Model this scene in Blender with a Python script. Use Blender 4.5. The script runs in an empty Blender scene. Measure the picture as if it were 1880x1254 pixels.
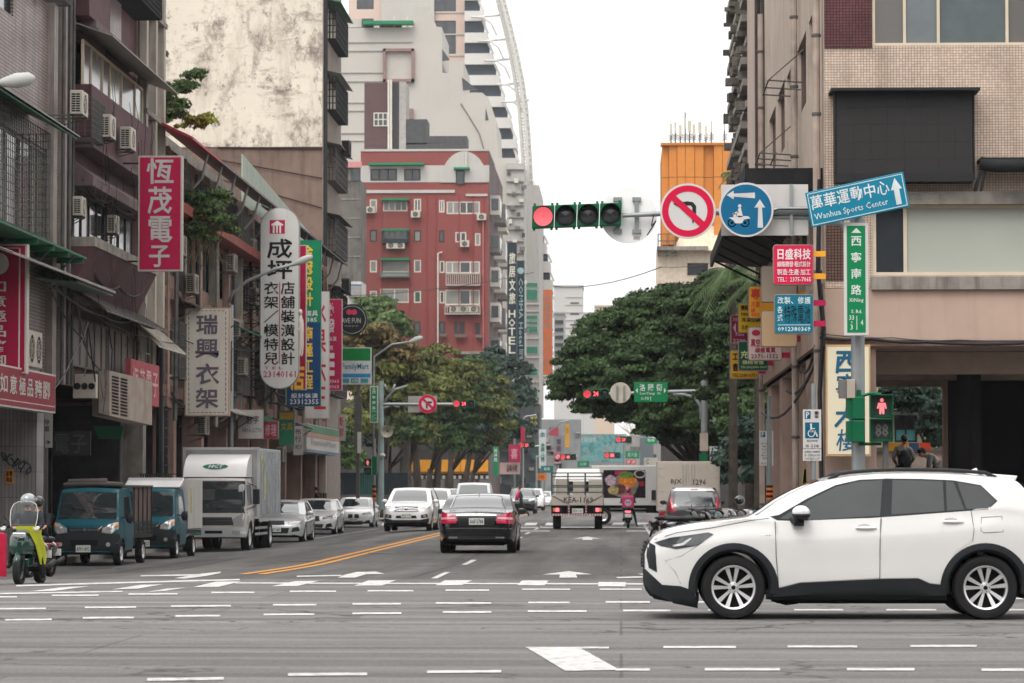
import bpy,bmesh,math,random
import numpy as np
from mathutils import Vector,Matrix,noise
from mathutils.bvhtree import BVHTree
random.seed(7);rng=np.random.default_rng(7)
SC=bpy.context.scene;COL=SC.collection
R=math.radians
# ---------------------------------------------------------------- camera
ZC=1.37
FPX=5800.0
cam=bpy.data.cameras.new('camera');cam.sensor_width=36.0;cam.lens=36.0*FPX/1880
cam.clip_start=0.5;cam.clip_end=4000
camo=bpy.data.objects.new('camera',cam);COL.objects.link(camo)
_N=math.sqrt(200**2+273**2+FPX**2)
YAW=math.asin(200/_N);PITCH=math.asin(273/_N/math.cos(YAW))
camo.location=(0,0,ZC);camo.rotation_euler=(math.pi/2+PITCH,0,YAW)
cam.dof.use_dof=True;cam.dof.focus_distance=50;cam.dof.aperture_fstop=5.6
SC.camera=camo
# ---------------------------------------------------------------- world, sun, exposure
SUN_EL,SUN_AZ=55,200
w=bpy.data.worlds.new('World');SC.world=w;w.use_nodes=True
nt=w.node_tree;nt.nodes.clear();N=nt.nodes.new;L=nt.links.new
out=N('ShaderNodeOutputWorld');bg=N('ShaderNodeBackground');bg2=N('ShaderNodeBackground');add=N('ShaderNodeAddShader')
sky=N('ShaderNodeTexSky');sky.sky_type='NISHITA';sky.sun_disc=False
sky.sun_elevation=R(SUN_EL);sky.sun_rotation=R(SUN_AZ);sky.dust_density=4.0
hs=N('ShaderNodeHueSaturation');hs.inputs['Saturation'].default_value=0.25
L(sky.outputs[0],hs.inputs['Color']);L(hs.outputs[0],bg.inputs['Color']);bg.inputs['Strength'].default_value=0.05
tc=N('ShaderNodeTexCoord');sep=N('ShaderNodeSeparateXYZ');mr=N('ShaderNodeMapRange')
L(tc.outputs['Generated'],sep.inputs[0]);L(sep.outputs['Z'],mr.inputs['Value'])
mr.inputs['From Min'].default_value=0;mr.inputs['From Max'].default_value=1
mr.inputs['To Min'].default_value=0.62;mr.inputs['To Max'].default_value=1.2
bg2 .inputs['Color'].default_value=(1.0,0.985,0.965,1);L(mr.outputs[0],bg2 .inputs['Strength'])
L(bg.outputs[0],add.inputs[0]);L(bg2 .outputs[0],add.inputs[1]);L(add.outputs[0],out.inputs['Surface'])
sl=bpy.data.lights.new('sun','SUN');sl.energy=0.6;sl.angle=R(25);sl.color=(1.0,0.96,0.9)
so=bpy.data.objects.new('sun',sl);COL.objects.link(so)
_el,_az=R(SUN_EL),R(SUN_AZ)
_d=Vector((math.sin(_az)*math.cos(_el),math.cos(_az)*math.cos(_el),math.sin(_el)))
so.rotation_euler=_d.to_track_quat('Z','Y').to_euler();so.location=(0,0,60)
vs=SC.view_settings;vs.view_transform='Standard';vs.look='None';vs.gamma=1;vs.use_curve_mapping=False
vs.exposure=0.70
SC.cycles.use_denoising=True
SC.cycles.max_bounces=6;SC.cycles.diffuse_bounces=3;SC.cycles.glossy_bounces=3
SC.cycles.transparent_max_bounces=12;SC.cycles.volume_bounces=0
SC.cycles.use_adaptive_sampling=True;SC.cycles.adaptive_threshold=0.02
SC.cycles.sample_clamp_indirect=4
_ROT=Matrix.Rotation(YAW,3,'Z')@Matrix.Rotation(math.pi/2+PITCH,3,'X')
O=Vector((0,0,ZC))
def ray(x,y):
 return _ROT@Vector((x-940,627-y,-FPX))
def onY(x,y,Y):
 d=ray(x,y);return O+d*(Y/d.y)
def onX(x,y,X):
 d=ray(x,y);return O+d*(X/d.x)
def sst(a,b,x):
 t=max(0.0,min(1.0,(x-a)/(b-a)));return t*t*(3-2*t)
def gz(X,Y):
 """road height: the cross street is crowned higher than the main street, which falls to its gutters"""
 s=sst(45,66,Y)
 return 0.012*sst(18,28,Y)*(1-sst(40,48,Y))-s*(0.13+0.25*sst(6.5,12,-X)+0.05*sst(0,3.5,X))
def gp(x,y):
 d=ray(x,y);z=0.0
 for _ in range(12):
  t=(z-ZC)/d.z;p=O+d*t;z=gz(p.x,p.y)
 return Vector((p.x,p.y,z))
 # ---------------------------------------------------------------- materials
def C(h,k=1.0):
 if not isinstance(h,str):return tuple(c*k for c in h[:3])
 h=h.lstrip('#');o=[]
 for i in(0,2,4):
  c=int(h[i:i+2],16)/255;c=c/12.92 if c<=0.04045 else((c+0.055)/1.055)**2.4
  o.append(min(0.85,c*k))
 return tuple(o)
MATS={}
def mat(name,col,rough=0.6,metal=0.0,var=0.12,scale=3.0,bump=0.0,spec=0.2,coat=0.0,stain=0.0,sts=0.55,stlo=0.5,staincol=(0.03,0.028,0.025),
emit=None,estr=1.0,streak=0.0,island=0.0,k=1.0,bscale=None):
 """procedural surface: base colour varied by noise, optional vertical streaks of grime, patchy stains and fine bump"""
 if name in MATS:return MATS[name]
 m=bpy.data.materials.new(name);m.use_nodes=True;t=m.node_tree;b=t.nodes['Principled BSDF'];N=t.nodes.new;L=t.links.new
 c=C(col,k)
 b.inputs['Roughness'].default_value=rough;b.inputs['Metallic'].default_value=metal
 b.inputs['Specular IOR Level'].default_value=spec;b.inputs['Coat Weight'].default_value=coat;b.inputs['Coat Roughness'].default_value=0.04
 geo=N('ShaderNodeNewGeometry')
 n=N('ShaderNodeTexNoise');n.inputs['Scale'].default_value=scale;n.inputs['Detail'].default_value=5
 L(geo.outputs['Position'],n.inputs['Vector'])
 rp=N('ShaderNodeMapRange');rp.inputs['From Min'].default_value=0.3;rp.inputs['From Max'].default_value=0.7
 rp.inputs['To Min'].default_value=1-var;rp.inputs['To Max'].default_value=1+var
 L(n.outputs['Fac'],rp.inputs['Value'])
 vm=N('ShaderNodeVectorMath');vm.operation='SCALE';vm.inputs[0].default_value=c;L(rp.outputs[0],vm.inputs['Scale'])
 cur=vm.outputs[0]
 if island:
  r2=N('ShaderNodeMapRange');r2 .inputs['To Min'].default_value=1-island;r2 .inputs['To Max'].default_value=1+island
  L(geo.outputs['Random Per Island'],r2 .inputs['Value'])
  v2=N('ShaderNodeVectorMath');v2 .operation='SCALE';L(cur,v2 .inputs[0]);L(r2 .outputs[0],v2 .inputs['Scale']);cur=v2 .outputs[0]
 def over(cur,fac,colr):
  mx=N('ShaderNodeMix');mx.data_type='RGBA';L(fac,mx.inputs[0]);L(cur,mx.inputs[6]);mx.inputs[7].default_value=(*colr,1);return mx.outputs[2]
 if streak:
  mp=N('ShaderNodeVectorMath');mp.operation='MULTIPLY';mp.inputs[1].default_value=(2.2,2.2,0.16);L(geo.outputs['Position'],mp.inputs[0])
  n2=N('ShaderNodeTexNoise');n2 .inputs['Scale'].default_value=1.6;n2 .inputs['Detail'].default_value=7;n2 .inputs['Roughness'].default_value=0.65;L(mp.outputs[0],n2 .inputs['Vector'])
  r=N('ShaderNodeMapRange');r.inputs['From Min'].default_value=0.5;r.inputs['From Max'].default_value=0.78;r.inputs['To Max'].default_value=streak;L(n2 .outputs['Fac'],r.inputs['Value'])
  cur=over(cur,r.outputs[0],staincol)
 if stain:
  n3=N('ShaderNodeTexNoise');n3 .inputs['Scale'].default_value=sts;n3 .inputs['Detail'].default_value=9;n3 .inputs['Roughness'].default_value=0.7;L(geo.outputs['Position'],n3 .inputs['Vector'])
  r=N('ShaderNodeMapRange');r.inputs['From Min'].default_value=stlo;r.inputs['From Max'].default_value=stlo+.18;r.inputs['To Max'].default_value=stain;L(n3 .outputs['Fac'],r.inputs['Value'])
  cur=over(cur,r.outputs[0],staincol)
 L(cur,b.inputs['Base Color'])
 if bump:
  bp=N('ShaderNodeBump');bp.inputs['Strength'].default_value=bump;bp.inputs['Distance'].default_value=0.02
  n4=N('ShaderNodeTexNoise');n4 .inputs['Scale'].default_value=bscale or scale*8;n4 .inputs['Detail'].default_value=4;L(geo.outputs['Position'],n4 .inputs['Vector'])
  L(n4 .outputs['Fac'],bp.inputs['Height']);L(bp.outputs[0],b.inputs['Normal'])
 if emit is not None:
  b.inputs['Emission Color'].default_value=(*C(emit),1);b.inputs['Emission Strength'].default_value=estr
 MATS[name]=m;return m
def tilemat(name,col,mortar,su,sv,axis,gap=0.012,var=0.2,bumps=0.4,offset=0.0,streak=0.3,rough=0.35,staincol=(0.03,0.028,0.025),jit=0.12):
 """small wall tiles too fine to be picked apart: brick texture in metres; axis = which world axis runs along the wall"""
 if name in MATS:return MATS[name]
 m=mat(name,col,rough,var=0.0,streak=0.0);t=m.node_tree;N=t.nodes.new;L=t.links.new;b=t.nodes['Principled BSDF']
 geo=N('ShaderNodeNewGeometry');s=N('ShaderNodeSeparateXYZ');cb=N('ShaderNodeCombineXYZ');L(geo.outputs['Position'],s.inputs[0])
 L(s.outputs[axis],cb.inputs[0]);L(s.outputs['Z'],cb.inputs[1])
 br=N('ShaderNodeTexBrick');br.offset=offset;br.squash=1;L(cb.outputs[0],br.inputs['Vector'])
 c=C(col);br.inputs['Color1'].default_value=(*[x*(1-jit)for x in c],1);br.inputs['Color2'].default_value=(*[min(1,x*(1+jit))for x in c],1);br.inputs['Mortar'].default_value=(*C(mortar),1)
 br.inputs['Scale'].default_value=1;br.inputs['Brick Width'].default_value=su;br.inputs['Row Height'].default_value=sv;br.inputs['Mortar Size'].default_value=gap;br.inputs['Mortar Smooth'].default_value=0.1
 n=N('ShaderNodeTexNoise');n.inputs['Scale'].default_value=1.3;n.inputs['Detail'].default_value=6;L(geo.outputs['Position'],n.inputs['Vector'])
 rp=N('ShaderNodeMapRange');rp.inputs['From Min'].default_value=0.3;rp.inputs['From Max'].default_value=0.7;rp.inputs['To Min'].default_value=1-var;rp.inputs['To Max'].default_value=1+var;L(n.outputs['Fac'],rp.inputs['Value'])
 vm=N('ShaderNodeVectorMath');vm.operation='SCALE';L(br.outputs['Color'],vm.inputs[0]);L(rp.outputs[0],vm.inputs['Scale'])
 mp=N('ShaderNodeVectorMath');mp.operation='MULTIPLY';mp.inputs[1].default_value=(2.2,2.2,0.14);L(geo.outputs['Position'],mp.inputs[0])
 n2=N('ShaderNodeTexNoise');n2 .inputs['Scale'].default_value=1.5;n2 .inputs['Detail'].default_value=7;L(mp.outputs[0],n2 .inputs['Vector'])
 r=N('ShaderNodeMapRange');r.inputs['From Min'].default_value=0.48;r.inputs['From Max'].default_value=0.8;r.inputs['To Max'].default_value=streak;L(n2 .outputs['Fac'],r.inputs['Value'])
 mx=N('ShaderNodeMix');mx.data_type='RGBA';L(r.outputs[0],mx.inputs[0]);L(vm.outputs[0],mx.inputs[6]);mx.inputs[7].default_value=(*staincol,1)
 L(mx.outputs[2],b.inputs['Base Color'])
 bp=N('ShaderNodeBump');bp.invert=True;bp.inputs['Strength'].default_value=bumps;bp.inputs['Distance'].default_value=0.01;L(br.outputs['Fac'],bp.inputs['Height']);L(bp.outputs[0],b.inputs['Normal'])
 return m
 # ---------------------------------------------------------------- objects
WO={}
def thing(name,label,cat,loc=(0,0,0),rz=0.0,group=None,world=False,kind=None):
 o=bpy.data.objects.new(name,None);COL.objects.link(o);o.empty_display_size=0.2
 o.location=loc;o.rotation_euler=(0,0,rz);o['label']=label;o['category']=cat
 if group:o['group']=group
 if kind:o['kind']=kind
 if world:WO[o]=Vector(loc)
 return o
def dup(root,loc,rz=0.0,label=None,group=None):
 def cp(o,p):
  c=o.copy();COL.objects.link(c);c.parent=p
  for ch in o.children:cp(ch,c)
  return c
 r=cp(root,None);r.location=loc;r.rotation_euler=(0,0,rz)
 if label:r['label']=label
 if group:r['group']=group
 return r
class MB:
 def __init__(s):s.v=[];s.f=[];s.mi=[];s.m=0;s.M=None
 def add(s,vs,fs):
  n=len(s.v)
  if s.M is not None:vs=[s.M@Vector(v)for v in vs]
  s.v.extend([tuple(v)for v in vs]);s.f.extend([tuple(i+n for i in f)for f in fs]);s.mi.extend([s.m]*len(fs));return s
 def box(s,x0,x1,y0,y1,z0,z1):
  x0,x1=min(x0,x1),max(x0,x1);y0,y1=min(y0,y1),max(y0,y1);z0,z1=min(z0,z1),max(z0,z1)
  return s.add([(x0,y0,z0),(x1,y0,z0),(x1,y1,z0),(x0,y1,z0),(x0,y0,z1),(x1,y0,z1),(x1,y1,z1),(x0,y1,z1)],
[(0,3,2,1),(4,5,6,7),(0,1,5,4),(1,2,6,5),(2,3,7,6),(3,0,4,7)])
 def quad(s,a,b,c,d):return s.add([a,b,c,d],[(0,1,2,3)])
 def poly(s,pts):return s.add(pts,[tuple(range(len(pts)))])
 def prism(s,pts,d):
  """polygon pts extruded by vector d"""
  n=len(pts);d=Vector(d);a=[Vector(p)for p in pts];b=[p+d for p in a]
  return s.add(a+b,[tuple(range(n))[::-1],tuple(range(n,2*n))]+[(i,(i+1)%n,(i+1)%n+n,i+n)for i in range(n)])
 def tube(s,pts,r,n=8,caps=True):
  pts=[Vector(p)for p in pts];k=len(pts);vs=[];fs=[]
  rr=r if isinstance(r,(list,tuple))else[r]*k
  up=None
  for i,p in enumerate(pts):
   t=(pts[min(i+1,k-1)]-pts[max(i-1,0)])
   if t.length<1e-9:t=Vector((0,0,1))
   t.normalize()
   if up is None:up=Vector((0,0,1))if abs(t.z)<0.9 else Vector((1,0,0))
   a=t.cross(up).normalized();b=t.cross(a).normalized();up=-b if False else up
   for j in range(n):
    q=2*math.pi*j/n;vs.append(p+a*math.cos(q)*rr[i]+b*math.sin(q)*rr[i])
  for i in range(k-1):
   for j in range(n):fs.append((i*n+j,i*n+(j+1)%n,(i+1)*n+(j+1)%n,(i+1)*n+j))
  if caps:fs+=[tuple(range(n))[::-1],tuple(range((k-1)*n,k*n))]
  return s.add(vs,fs)
 def cyl(s,p0,p1,r0,r1=None,n=16):return s.tube([p0,p1],[r0,r0 if r1 is None else r1],n)
 def lathe(s,prof,c,ax,n=24):
  """prof: (radius, offset along axis) list; c centre; ax axis vector"""
  c=Vector(c);ax=Vector(ax).normalized();u=ax.orthogonal().normalized();w_=ax.cross(u);k=len(prof);vs=[];fs=[]
  for r,h in prof:
   for j in range(n):
    q=2*math.pi*j/n;vs.append(c+ax*h+u*math.cos(q)*r+w_*math.sin(q)*r)
  for i in range(k-1):
   for j in range(n):fs.append((i*n+j,i*n+(j+1)%n,(i+1)*n+(j+1)%n,(i+1)*n+j))
  return s.add(vs,fs)
 def ell(s,c,r,n=12,m=8):
  c=Vector(c);vs=[c+Vector((0,0,-r[2]))];fs=[]
  for i in range(1,m):
   a=-math.pi/2+math.pi*i/m
   for j in range(n):
    q=2*math.pi*j/n;vs.append(c+Vector((r[0]*math.cos(a)*math.cos(q),r[1]*math.cos(a)*math.sin(q),r[2]*math.sin(a))))
  vs.append(c+Vector((0,0,r[2])));t=len(vs)-1
  for j in range(n):
   fs.append((0,1+(j+1)%n,1+j));fs.append((t,1+(m-2)*n+j,1+(m-2)*n+(j+1)%n))
   for i in range(m-2):fs.append((1+i*n+j,1+i*n+(j+1)%n,1+(i+1)*n+(j+1)%n,1+(i+1)*n+j))
  return s.add(vs,fs)
 def grid(s,rows):
  """rows of equal numbers of points"""
  n=len(rows[0]);vs=[p for r in rows for p in r]
  return s.add(vs,[(i*n+j,i*n+j+1,(i+1)*n+j+1,(i+1)*n+j)for i in range(len(rows)-1)for j in range(n-1)])
 def ring(s,c,ax,r0,r1,t,n=32):return s.lathe([(r0,0),(r1,0),(r1,t),(r0,t),(r0,0)],c,ax,n)
 def disc(s,c,ax,r,n=32):
  c=Vector(c);ax=Vector(ax).normalized();u=ax.orthogonal().normalized();w_=ax.cross(u)
  return s.poly([c+u*math.cos(2*math.pi*j/n)*r+w_*math.sin(2*math.pi*j/n)*r for j in range(n)])
 def build(s,name,mats,parent=None,smooth=False,bevel=0.0,kind=None,label=None,cat=None,group=None,recalc=False):
  me=bpy.data.meshes.new(name);off=WO.get(parent)if parent is not None else None
  vs=s.v if off is None else[(a-off.x,b-off.y,c-off.z)for a,b,c in s.v]
  me.from_pydata(vs,[],s.f)
  if not isinstance(mats,(list,tuple)):mats=[mats]
  for m in mats:me.materials.append(m)
  if len(mats)>1:me.polygons.foreach_set('material_index',s.mi)
  if recalc:
   bm=bmesh.new();bm.from_mesh(me);bmesh.ops.remove_doubles(bm,verts=bm.verts,dist=1e-5);bmesh.ops.recalc_face_normals(bm,faces=bm.faces);bm.to_mesh(me);bm.free()
  if smooth:
   me.polygons.foreach_set('use_smooth',[True]*len(me.polygons))
   if smooth is not True:me.set_sharp_from_angle(angle=R(smooth))
  me.update()
  o=bpy.data.objects.new(name,me);COL.objects.link(o)
  if parent is not None:
   o.parent=parent
   if off is not None:WO[o]=off
  if bevel:
   bv=o.modifiers.new('bevel','BEVEL');bv.width=bevel;bv.segments=2;bv.limit_method='ANGLE'
  if kind:o['kind']=kind
  if label:o['label']=label
  if cat:o['category']=cat
  if group:o['group']=group
  return o
class Fr:
 def __init__(s,o,r,up=(0,0,1)):
  s.o=Vector(o);s.r=Vector(r).normalized();s.up=Vector(up).normalized();s.n=s.r.cross(s.up)
 def p(s,u,v,d=0.0):return s.o+s.r*u+s.up*v+s.n*d
 def px(s,x,y,d=0.0):
  q=ray(x,y);o=s.o+s.n*d;t=(o-O).dot(s.n)/q.dot(s.n);h=O+q*t-s.o;return h.dot(s.r),h.dot(s.up)
 def P(s,x,y,d=0.0):
  u,v=s.px(x,y,d);return s.p(u,v,d)
 def box(s,mb,u0,u1,v0,v1,d0,d1):
  u0,u1=min(u0,u1),max(u0,u1);v0,v1=min(v0,v1),max(v0,v1);d0,d1=min(d0,d1),max(d0,d1)
  q=[s.p(u,v,d)for d in(d0,d1)for u,v in((u0,v0),(u1,v0),(u1,v1),(u0,v1))]
  mb.add(q,[(0,3,2,1),(4,5,6,7),(0,1,5,4),(1,2,6,5),(2,3,7,6),(3,0,4,7)])
 def pbox(s,mb,x0,y0,x1,y1,d0,d1):
  """box whose outline on the plane is the pixel rectangle"""
  u0,v1=s.px(x0,y0,d1);u1,v0=s.px(x1,y1,d1);s.box(mb,u0,u1,v0,v1,d0,d1)
def FY(Y):return Fr((0,Y,0),(1,0,0))
def FL(X):return Fr((X,0,0),(0,1,0))
def FRt(X):return Fr((X,0,0),(0,-1,0))
# ---------------------------------------------------------------- lettering
_fc=bpy.data.curves.new('lettering_source','FONT');_fo=bpy.data.objects.new('lettering_source',_fc)
_ts=bpy.data.scenes.new('workbench');_ts.collection.objects.link(_fo)
def evalmesh(o):
 dg=_ts.view_layers[0].depsgraph;_ts.view_layers[0].update();dg=_ts.view_layers[0].depsgraph
 return bpy.data.meshes.new_from_object(o.evaluated_get(dg))
_fc.resolution_u=1
_GL={}
def glyph(s,bold=0.0):
 k=(s,bold)
 if k not in _GL:
  _fc.offset=bold;_fc.body=s;me=evalmesh(_fo)
  v=[(p.co.x,p.co.y)for p in me.vertices];f=[tuple(p.vertices)for p in me.polygons]
  bpy.data.meshes.remove(me);_GL[k]=(v,f)
 return _GL[k]
def is_cjk(s):return any(ord(c)>0x2e80 for c in s)
def text(mb,s,fr,u0,v0,u1,v1,d=0.0,bold=0.012,skew=0.0):
 """fit string s into the rectangle on frame fr"""
 if bold>0.015:
  e=(bold-.008)*.95*(v1-v0 if is_cjk(s)else(v1-v0)*.8)
  for k,(a,b)in enumerate(((-1,0),(1,0),(0,1),(0,-1),(.7,.7),(-.7,-.7),(.7,-.7),(-.7,.7))):text(mb,s,fr,u0+a*e,v0+b*e,u1+a*e,v1+b*e,d+k*.0008,.006,skew)
  return
 v,f=glyph(s,bold)
 if not v:return
 xs=[p[0]for p in v];ys=[p[1]for p in v];a0,a1,b0,b1=min(xs),max(xs),min(ys),max(ys)
 if is_cjk(s)and len(s)==1:a0,a1,b0,b1=min(0.04,a0),max(0.96,a1),min(-0.07,b0),max(0.83,b1)
 sx=(u1-u0)/(a1-a0);sy=(v1-v0)/(b1-b0)
 mb.add([fr.p(u0+(x-a0)*sx+(y-b0)*sy*skew,v0+(y-b0)*sy,d)for x,y in v],f)
def ptext(mb,s,fr,x0,y0,x1,y1,d=0.006,bold=0.012,skew=0.0):
 u0,v1=fr.px(x0,y0,d);u1,v0=fr.px(x1,y1,d);text(mb,s,fr,u0,v0,u1,v1,d,bold,skew)
def pcol(mb,s,fr,x0,y0,x1,y1,d=0.006,bold=0.02,gap=0.12):
 n=len(s);h=(y1-y0)/n
 for i,c in enumerate(s):
  if c!=' ':ptext(mb,c,fr,x0,y0+i*h+h*gap/2,x1,y0+(i+1)*h-h*gap/2,d,bold)
def prow(mb,s,fr,x0,y0,x1,y1,d=0.006,bold=0.02,gap=0.1):
 n=len(s);w_=(x1-x0)/n
 for i,c in enumerate(s):
  if c!=' ':ptext(mb,c,fr,x0+i*w_+w_*gap/2,y0,x0+(i+1)*w_-w_*gap/2,y1,d,bold)
  # ================================================================ ground, road, pavements, markings
def roadmat():
 m=mat('asphalt',(0.155,0.15,0.145),0.85,var=0.05,scale=1.2);t=m.node_tree;N=t.nodes.new;L=t.links.new;b=t.nodes['Principled BSDF']
 src=b.inputs['Base Color'].links[0].from_socket
 geo=N('ShaderNodeNewGeometry');sp=N('ShaderNodeSeparateXYZ');L(geo.outputs['Position'],sp.inputs[0])
 def aniso(v,s,d=6,r=0.6):
  mp=N('ShaderNodeVectorMath');mp.operation='MULTIPLY';mp.inputs[1].default_value=v;L(geo.outputs['Position'],mp.inputs[0])
  n=N('ShaderNodeTexNoise');n.inputs['Scale'].default_value=s;n.inputs['Detail'].default_value=d;n.inputs['Roughness'].default_value=r;L(mp.outputs[0],n.inputs['Vector']);return n.outputs['Fac']
 a=aniso((0.05,1.3,1),1.0);c=aniso((1.1,0.04,1),1.0)
 sel=N('ShaderNodeMapRange');sel.inputs['From Min'].default_value=46;sel.inputs['From Max'].default_value=52;L(sp.outputs['Y'],sel.inputs['Value'])
 mx=N('ShaderNodeMix');L(sel.outputs[0],mx.inputs[0]);L(a,mx.inputs[2]);L(c,mx.inputs[3])
 mr=N('ShaderNodeMapRange');mr.inputs['From Min'].default_value=0.33;mr.inputs['From Max'].default_value=0.68;mr.inputs['To Min'].default_value=0.58;mr.inputs['To Max'].default_value=1.24;L(mx.outputs[0],mr.inputs['Value'])
 g=N('ShaderNodeTexNoise');g.inputs['Scale'].default_value=38;g.inputs['Detail'].default_value=3;L(geo.outputs['Position'],g.inputs['Vector'])
 g2=N('ShaderNodeMapRange');g2 .inputs['From Min'].default_value=0.3;g2 .inputs['From Max'].default_value=0.7;g2 .inputs['To Min'].default_value=0.74;g2 .inputs['To Max'].default_value=1.26;L(g.outputs['Fac'],g2 .inputs['Value'])
 mu=N('ShaderNodeMath');mu.operation='MULTIPLY';L(mr.outputs[0],mu.inputs[0]);L(g2 .outputs[0],mu.inputs[1])
 v=N('ShaderNodeVectorMath');v.operation='SCALE';L(src,v.inputs[0]);L(mu.outputs[0],v.inputs['Scale'])
 p=aniso((0.25,0.9,1),0.6,8,0.7);pr=N('ShaderNodeMapRange');pr.inputs['From Min'].default_value=0.6;pr.inputs['From Max'].default_value=0.72;pr.inputs['To Max'].default_value=0.55;L(p,pr.inputs['Value'])
 m2=N('ShaderNodeMix');m2 .data_type='RGBA';L(pr.outputs[0],m2 .inputs[0]);L(v.outputs[0],m2 .inputs[6]);m2 .inputs[7].default_value=(0.07,0.068,0.066,1)
 dn=N('ShaderNodeTexNoise');dn.inputs['Scale'].default_value=1.5;dn.inputs['Detail'].default_value=4;L(geo.outputs['Position'],dn.inputs['Vector'])
 dv=N('ShaderNodeVectorMath');dv.operation='MULTIPLY_ADD';L(dn.outputs['Color'],dv.inputs[0]);dv.inputs[1].default_value=(1.6,1.6,0);L(geo.outputs['Position'],dv.inputs[2])
 vo=N('ShaderNodeTexVoronoi');vo.feature='DISTANCE_TO_EDGE';vo.inputs['Scale'].default_value=0.42;L(dv.outputs[0],vo.inputs['Vector'])
 cr=N('ShaderNodeMapRange');cr.inputs['From Min'].default_value=0.005;cr.inputs['From Max'].default_value=0.022;cr.inputs['To Min'].default_value=0.9;cr.inputs['To Max'].default_value=0;L(vo.outputs['Distance'],cr.inputs['Value'])
 pm=aniso((0.12,0.2,1),1.0,3);pk=N('ShaderNodeMapRange');pk.inputs['From Min'].default_value=0.46;pk.inputs['From Max'].default_value=0.56;L(pm,pk.inputs['Value'])
 cm=N('ShaderNodeMath');cm.operation='MULTIPLY';L(cr.outputs[0],cm.inputs[0]);L(pk.outputs[0],cm.inputs[1])
 m3=N('ShaderNodeMix');m3 .data_type='RGBA';L(cm.outputs[0],m3 .inputs[0]);L(m2 .outputs[2],m3 .inputs[6]);m3 .inputs[7].default_value=(0.04,0.038,0.036,1)
 bk=N('ShaderNodeTexBrick');bk.inputs['Scale'].default_value=1;bk.inputs['Brick Width'].default_value=9;bk.inputs['Row Height'].default_value=3.3;bk.inputs['Mortar Size'].default_value=0.015;bk.inputs['Color1'].default_value=(.88,.88,.88,1);bk.inputs['Color2'].default_value=(1.08,1.075,1.07,1);bk.inputs['Mortar'].default_value=(.62,.62,.62,1);L(geo.outputs['Position'],bk.inputs['Vector'])
 m4=N('ShaderNodeMix');m4 .data_type='RGBA';m4 .blend_type='MULTIPLY';m4 .inputs[0].default_value=1;L(m3 .outputs[2],m4 .inputs[6]);L(bk.outputs['Color'],m4 .inputs[7])
 nw=N('ShaderNodeMapRange');nw.inputs['From Min'].default_value=47.5;nw.inputs['From Max'].default_value=49.5;nw.inputs['To Min'].default_value=1.03;nw.inputs['To Max'].default_value=0.74;L(sp.outputs['Y'],nw.inputs['Value'])
 v5=N('ShaderNodeVectorMath');v5 .operation='SCALE';L(m4 .outputs[2],v5 .inputs[0]);L(nw.outputs[0],v5 .inputs['Scale'])
 L(v5 .outputs[0],b.inputs['Base Color'])
 bp=N('ShaderNodeBump');bp.inputs['Strength'].default_value=0.35;bp.inputs['Distance'].default_value=0.01
 n4=N('ShaderNodeTexNoise');n4 .inputs['Scale'].default_value=60;n4 .inputs['Detail'].default_value=3;L(geo.outputs['Position'],n4 .inputs['Vector']);L(n4 .outputs['Fac'],bp.inputs['Height']);L(bp.outputs[0],b.inputs['Normal'])
 return m
ROAD=roadmat()
def frange(a,b,s):
 n=max(1,int(round((b-a)/s)));return[a+(b-a)*i/n for i in range(n+1)]
xs=frange(-90,-20,7)+frange(-18,6,0.5)+frange(8,90,6)
ys=frange(-30,16,3)+frange(17,72,0.5)+frange(74,200,3)+frange(220,1000,30)
mb=MB();mb.grid([[(x,y,gz(x,y))for x in xs]for y in ys]);mb.f=[f[::-1]for f in mb.f]if False else mb.f
road=mb.build('road',ROAD,smooth=True,kind='structure');road['label']='worn grey asphalt road with white and yellow painted markings'
mb=MB();mb.box(-1500,1500,-400,2600,-3.0,-0.9);mb.build('ground',mat('far_ground',(0.12,0.12,0.115),0.9),kind='structure')
# pavements with kerbs
PAVE=tilemat('pavement_tiles','#8a7f78','#5a534e',0.3,0.3,'X',0.01,streak=0.1,rough=0.7)
KERB=mat('kerb_concrete','#9a9690',0.8,var=0.15,stain=0.3)
def pavement(name,x0,x1,y0,y1,h=0.14,side=1):
 mb=MB();X=frange(x0,x1,2);Y=frange(y0,y1,1.5)
 for j in range(len(Y)-1):
  for i in range(len(X)-1):
   q=[(X[i],Y[j]),(X[i+1],Y[j]),(X[i+1],Y[j+1]),(X[i],Y[j+1])]
   mb.quad(*[(a,b,gz(a,b)+h)for a,b in q])
 E=[(x,y0)for x in X]+[(x1,y)for y in Y[1:]]+[(x,y1)for x in X[::-1][1:]]+[(x0,y)for y in Y[::-1][1:]]
 for i in range(len(E)-1):
  (a,b),(c,d)=E[i],E[i+1];mb.quad((a,b,gz(a,b)-0.05),(c,d,gz(c,d)-0.05),(c,d,gz(c,d)+h),(a,b,gz(a,b)+h))
 o=mb.build(name,mat('paving','#6f6a66',0.8,var=0.15,stain=0.3,bump=0.2),kind='structure')
 k=MB();xe=x1 if side>0 else x0;s=-0.16 if side>0 else 0.16;n=0
 for a,b in zip(frange(y0,y1,1.0)[:-1],frange(y0,y1,1.0)[1:]):
  k.M=None;z0=gz(xe,a);z1=gz(xe,b);e=xe-s*0.1
  k.add([(e,a,z0),(xe+s,a,z0),(xe+s,b-0.012,z1),(e,b-0.012,z1),(e,a,z0+h+0.012),(xe+s,a,z0+h+0.012),(xe+s,b-0.012,z1+h+0.012),(e,b-0.012,z1+h+0.012)],
[(0,3,2,1),(4,5,6,7),(0,1,5,4),(1,2,6,5),(2,3,7,6),(3,0,4,7)])
 ko=k.build('kerb',KERB,o);ko['kind']='stuff'
 return o
pavement('pavement_left',-60,-13.2,57,139)
pavement('pavement_right',3.75,60,56,128,side=-1)
pavement('pavement_beyond_left',-60,-13.2,176,700)
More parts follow.
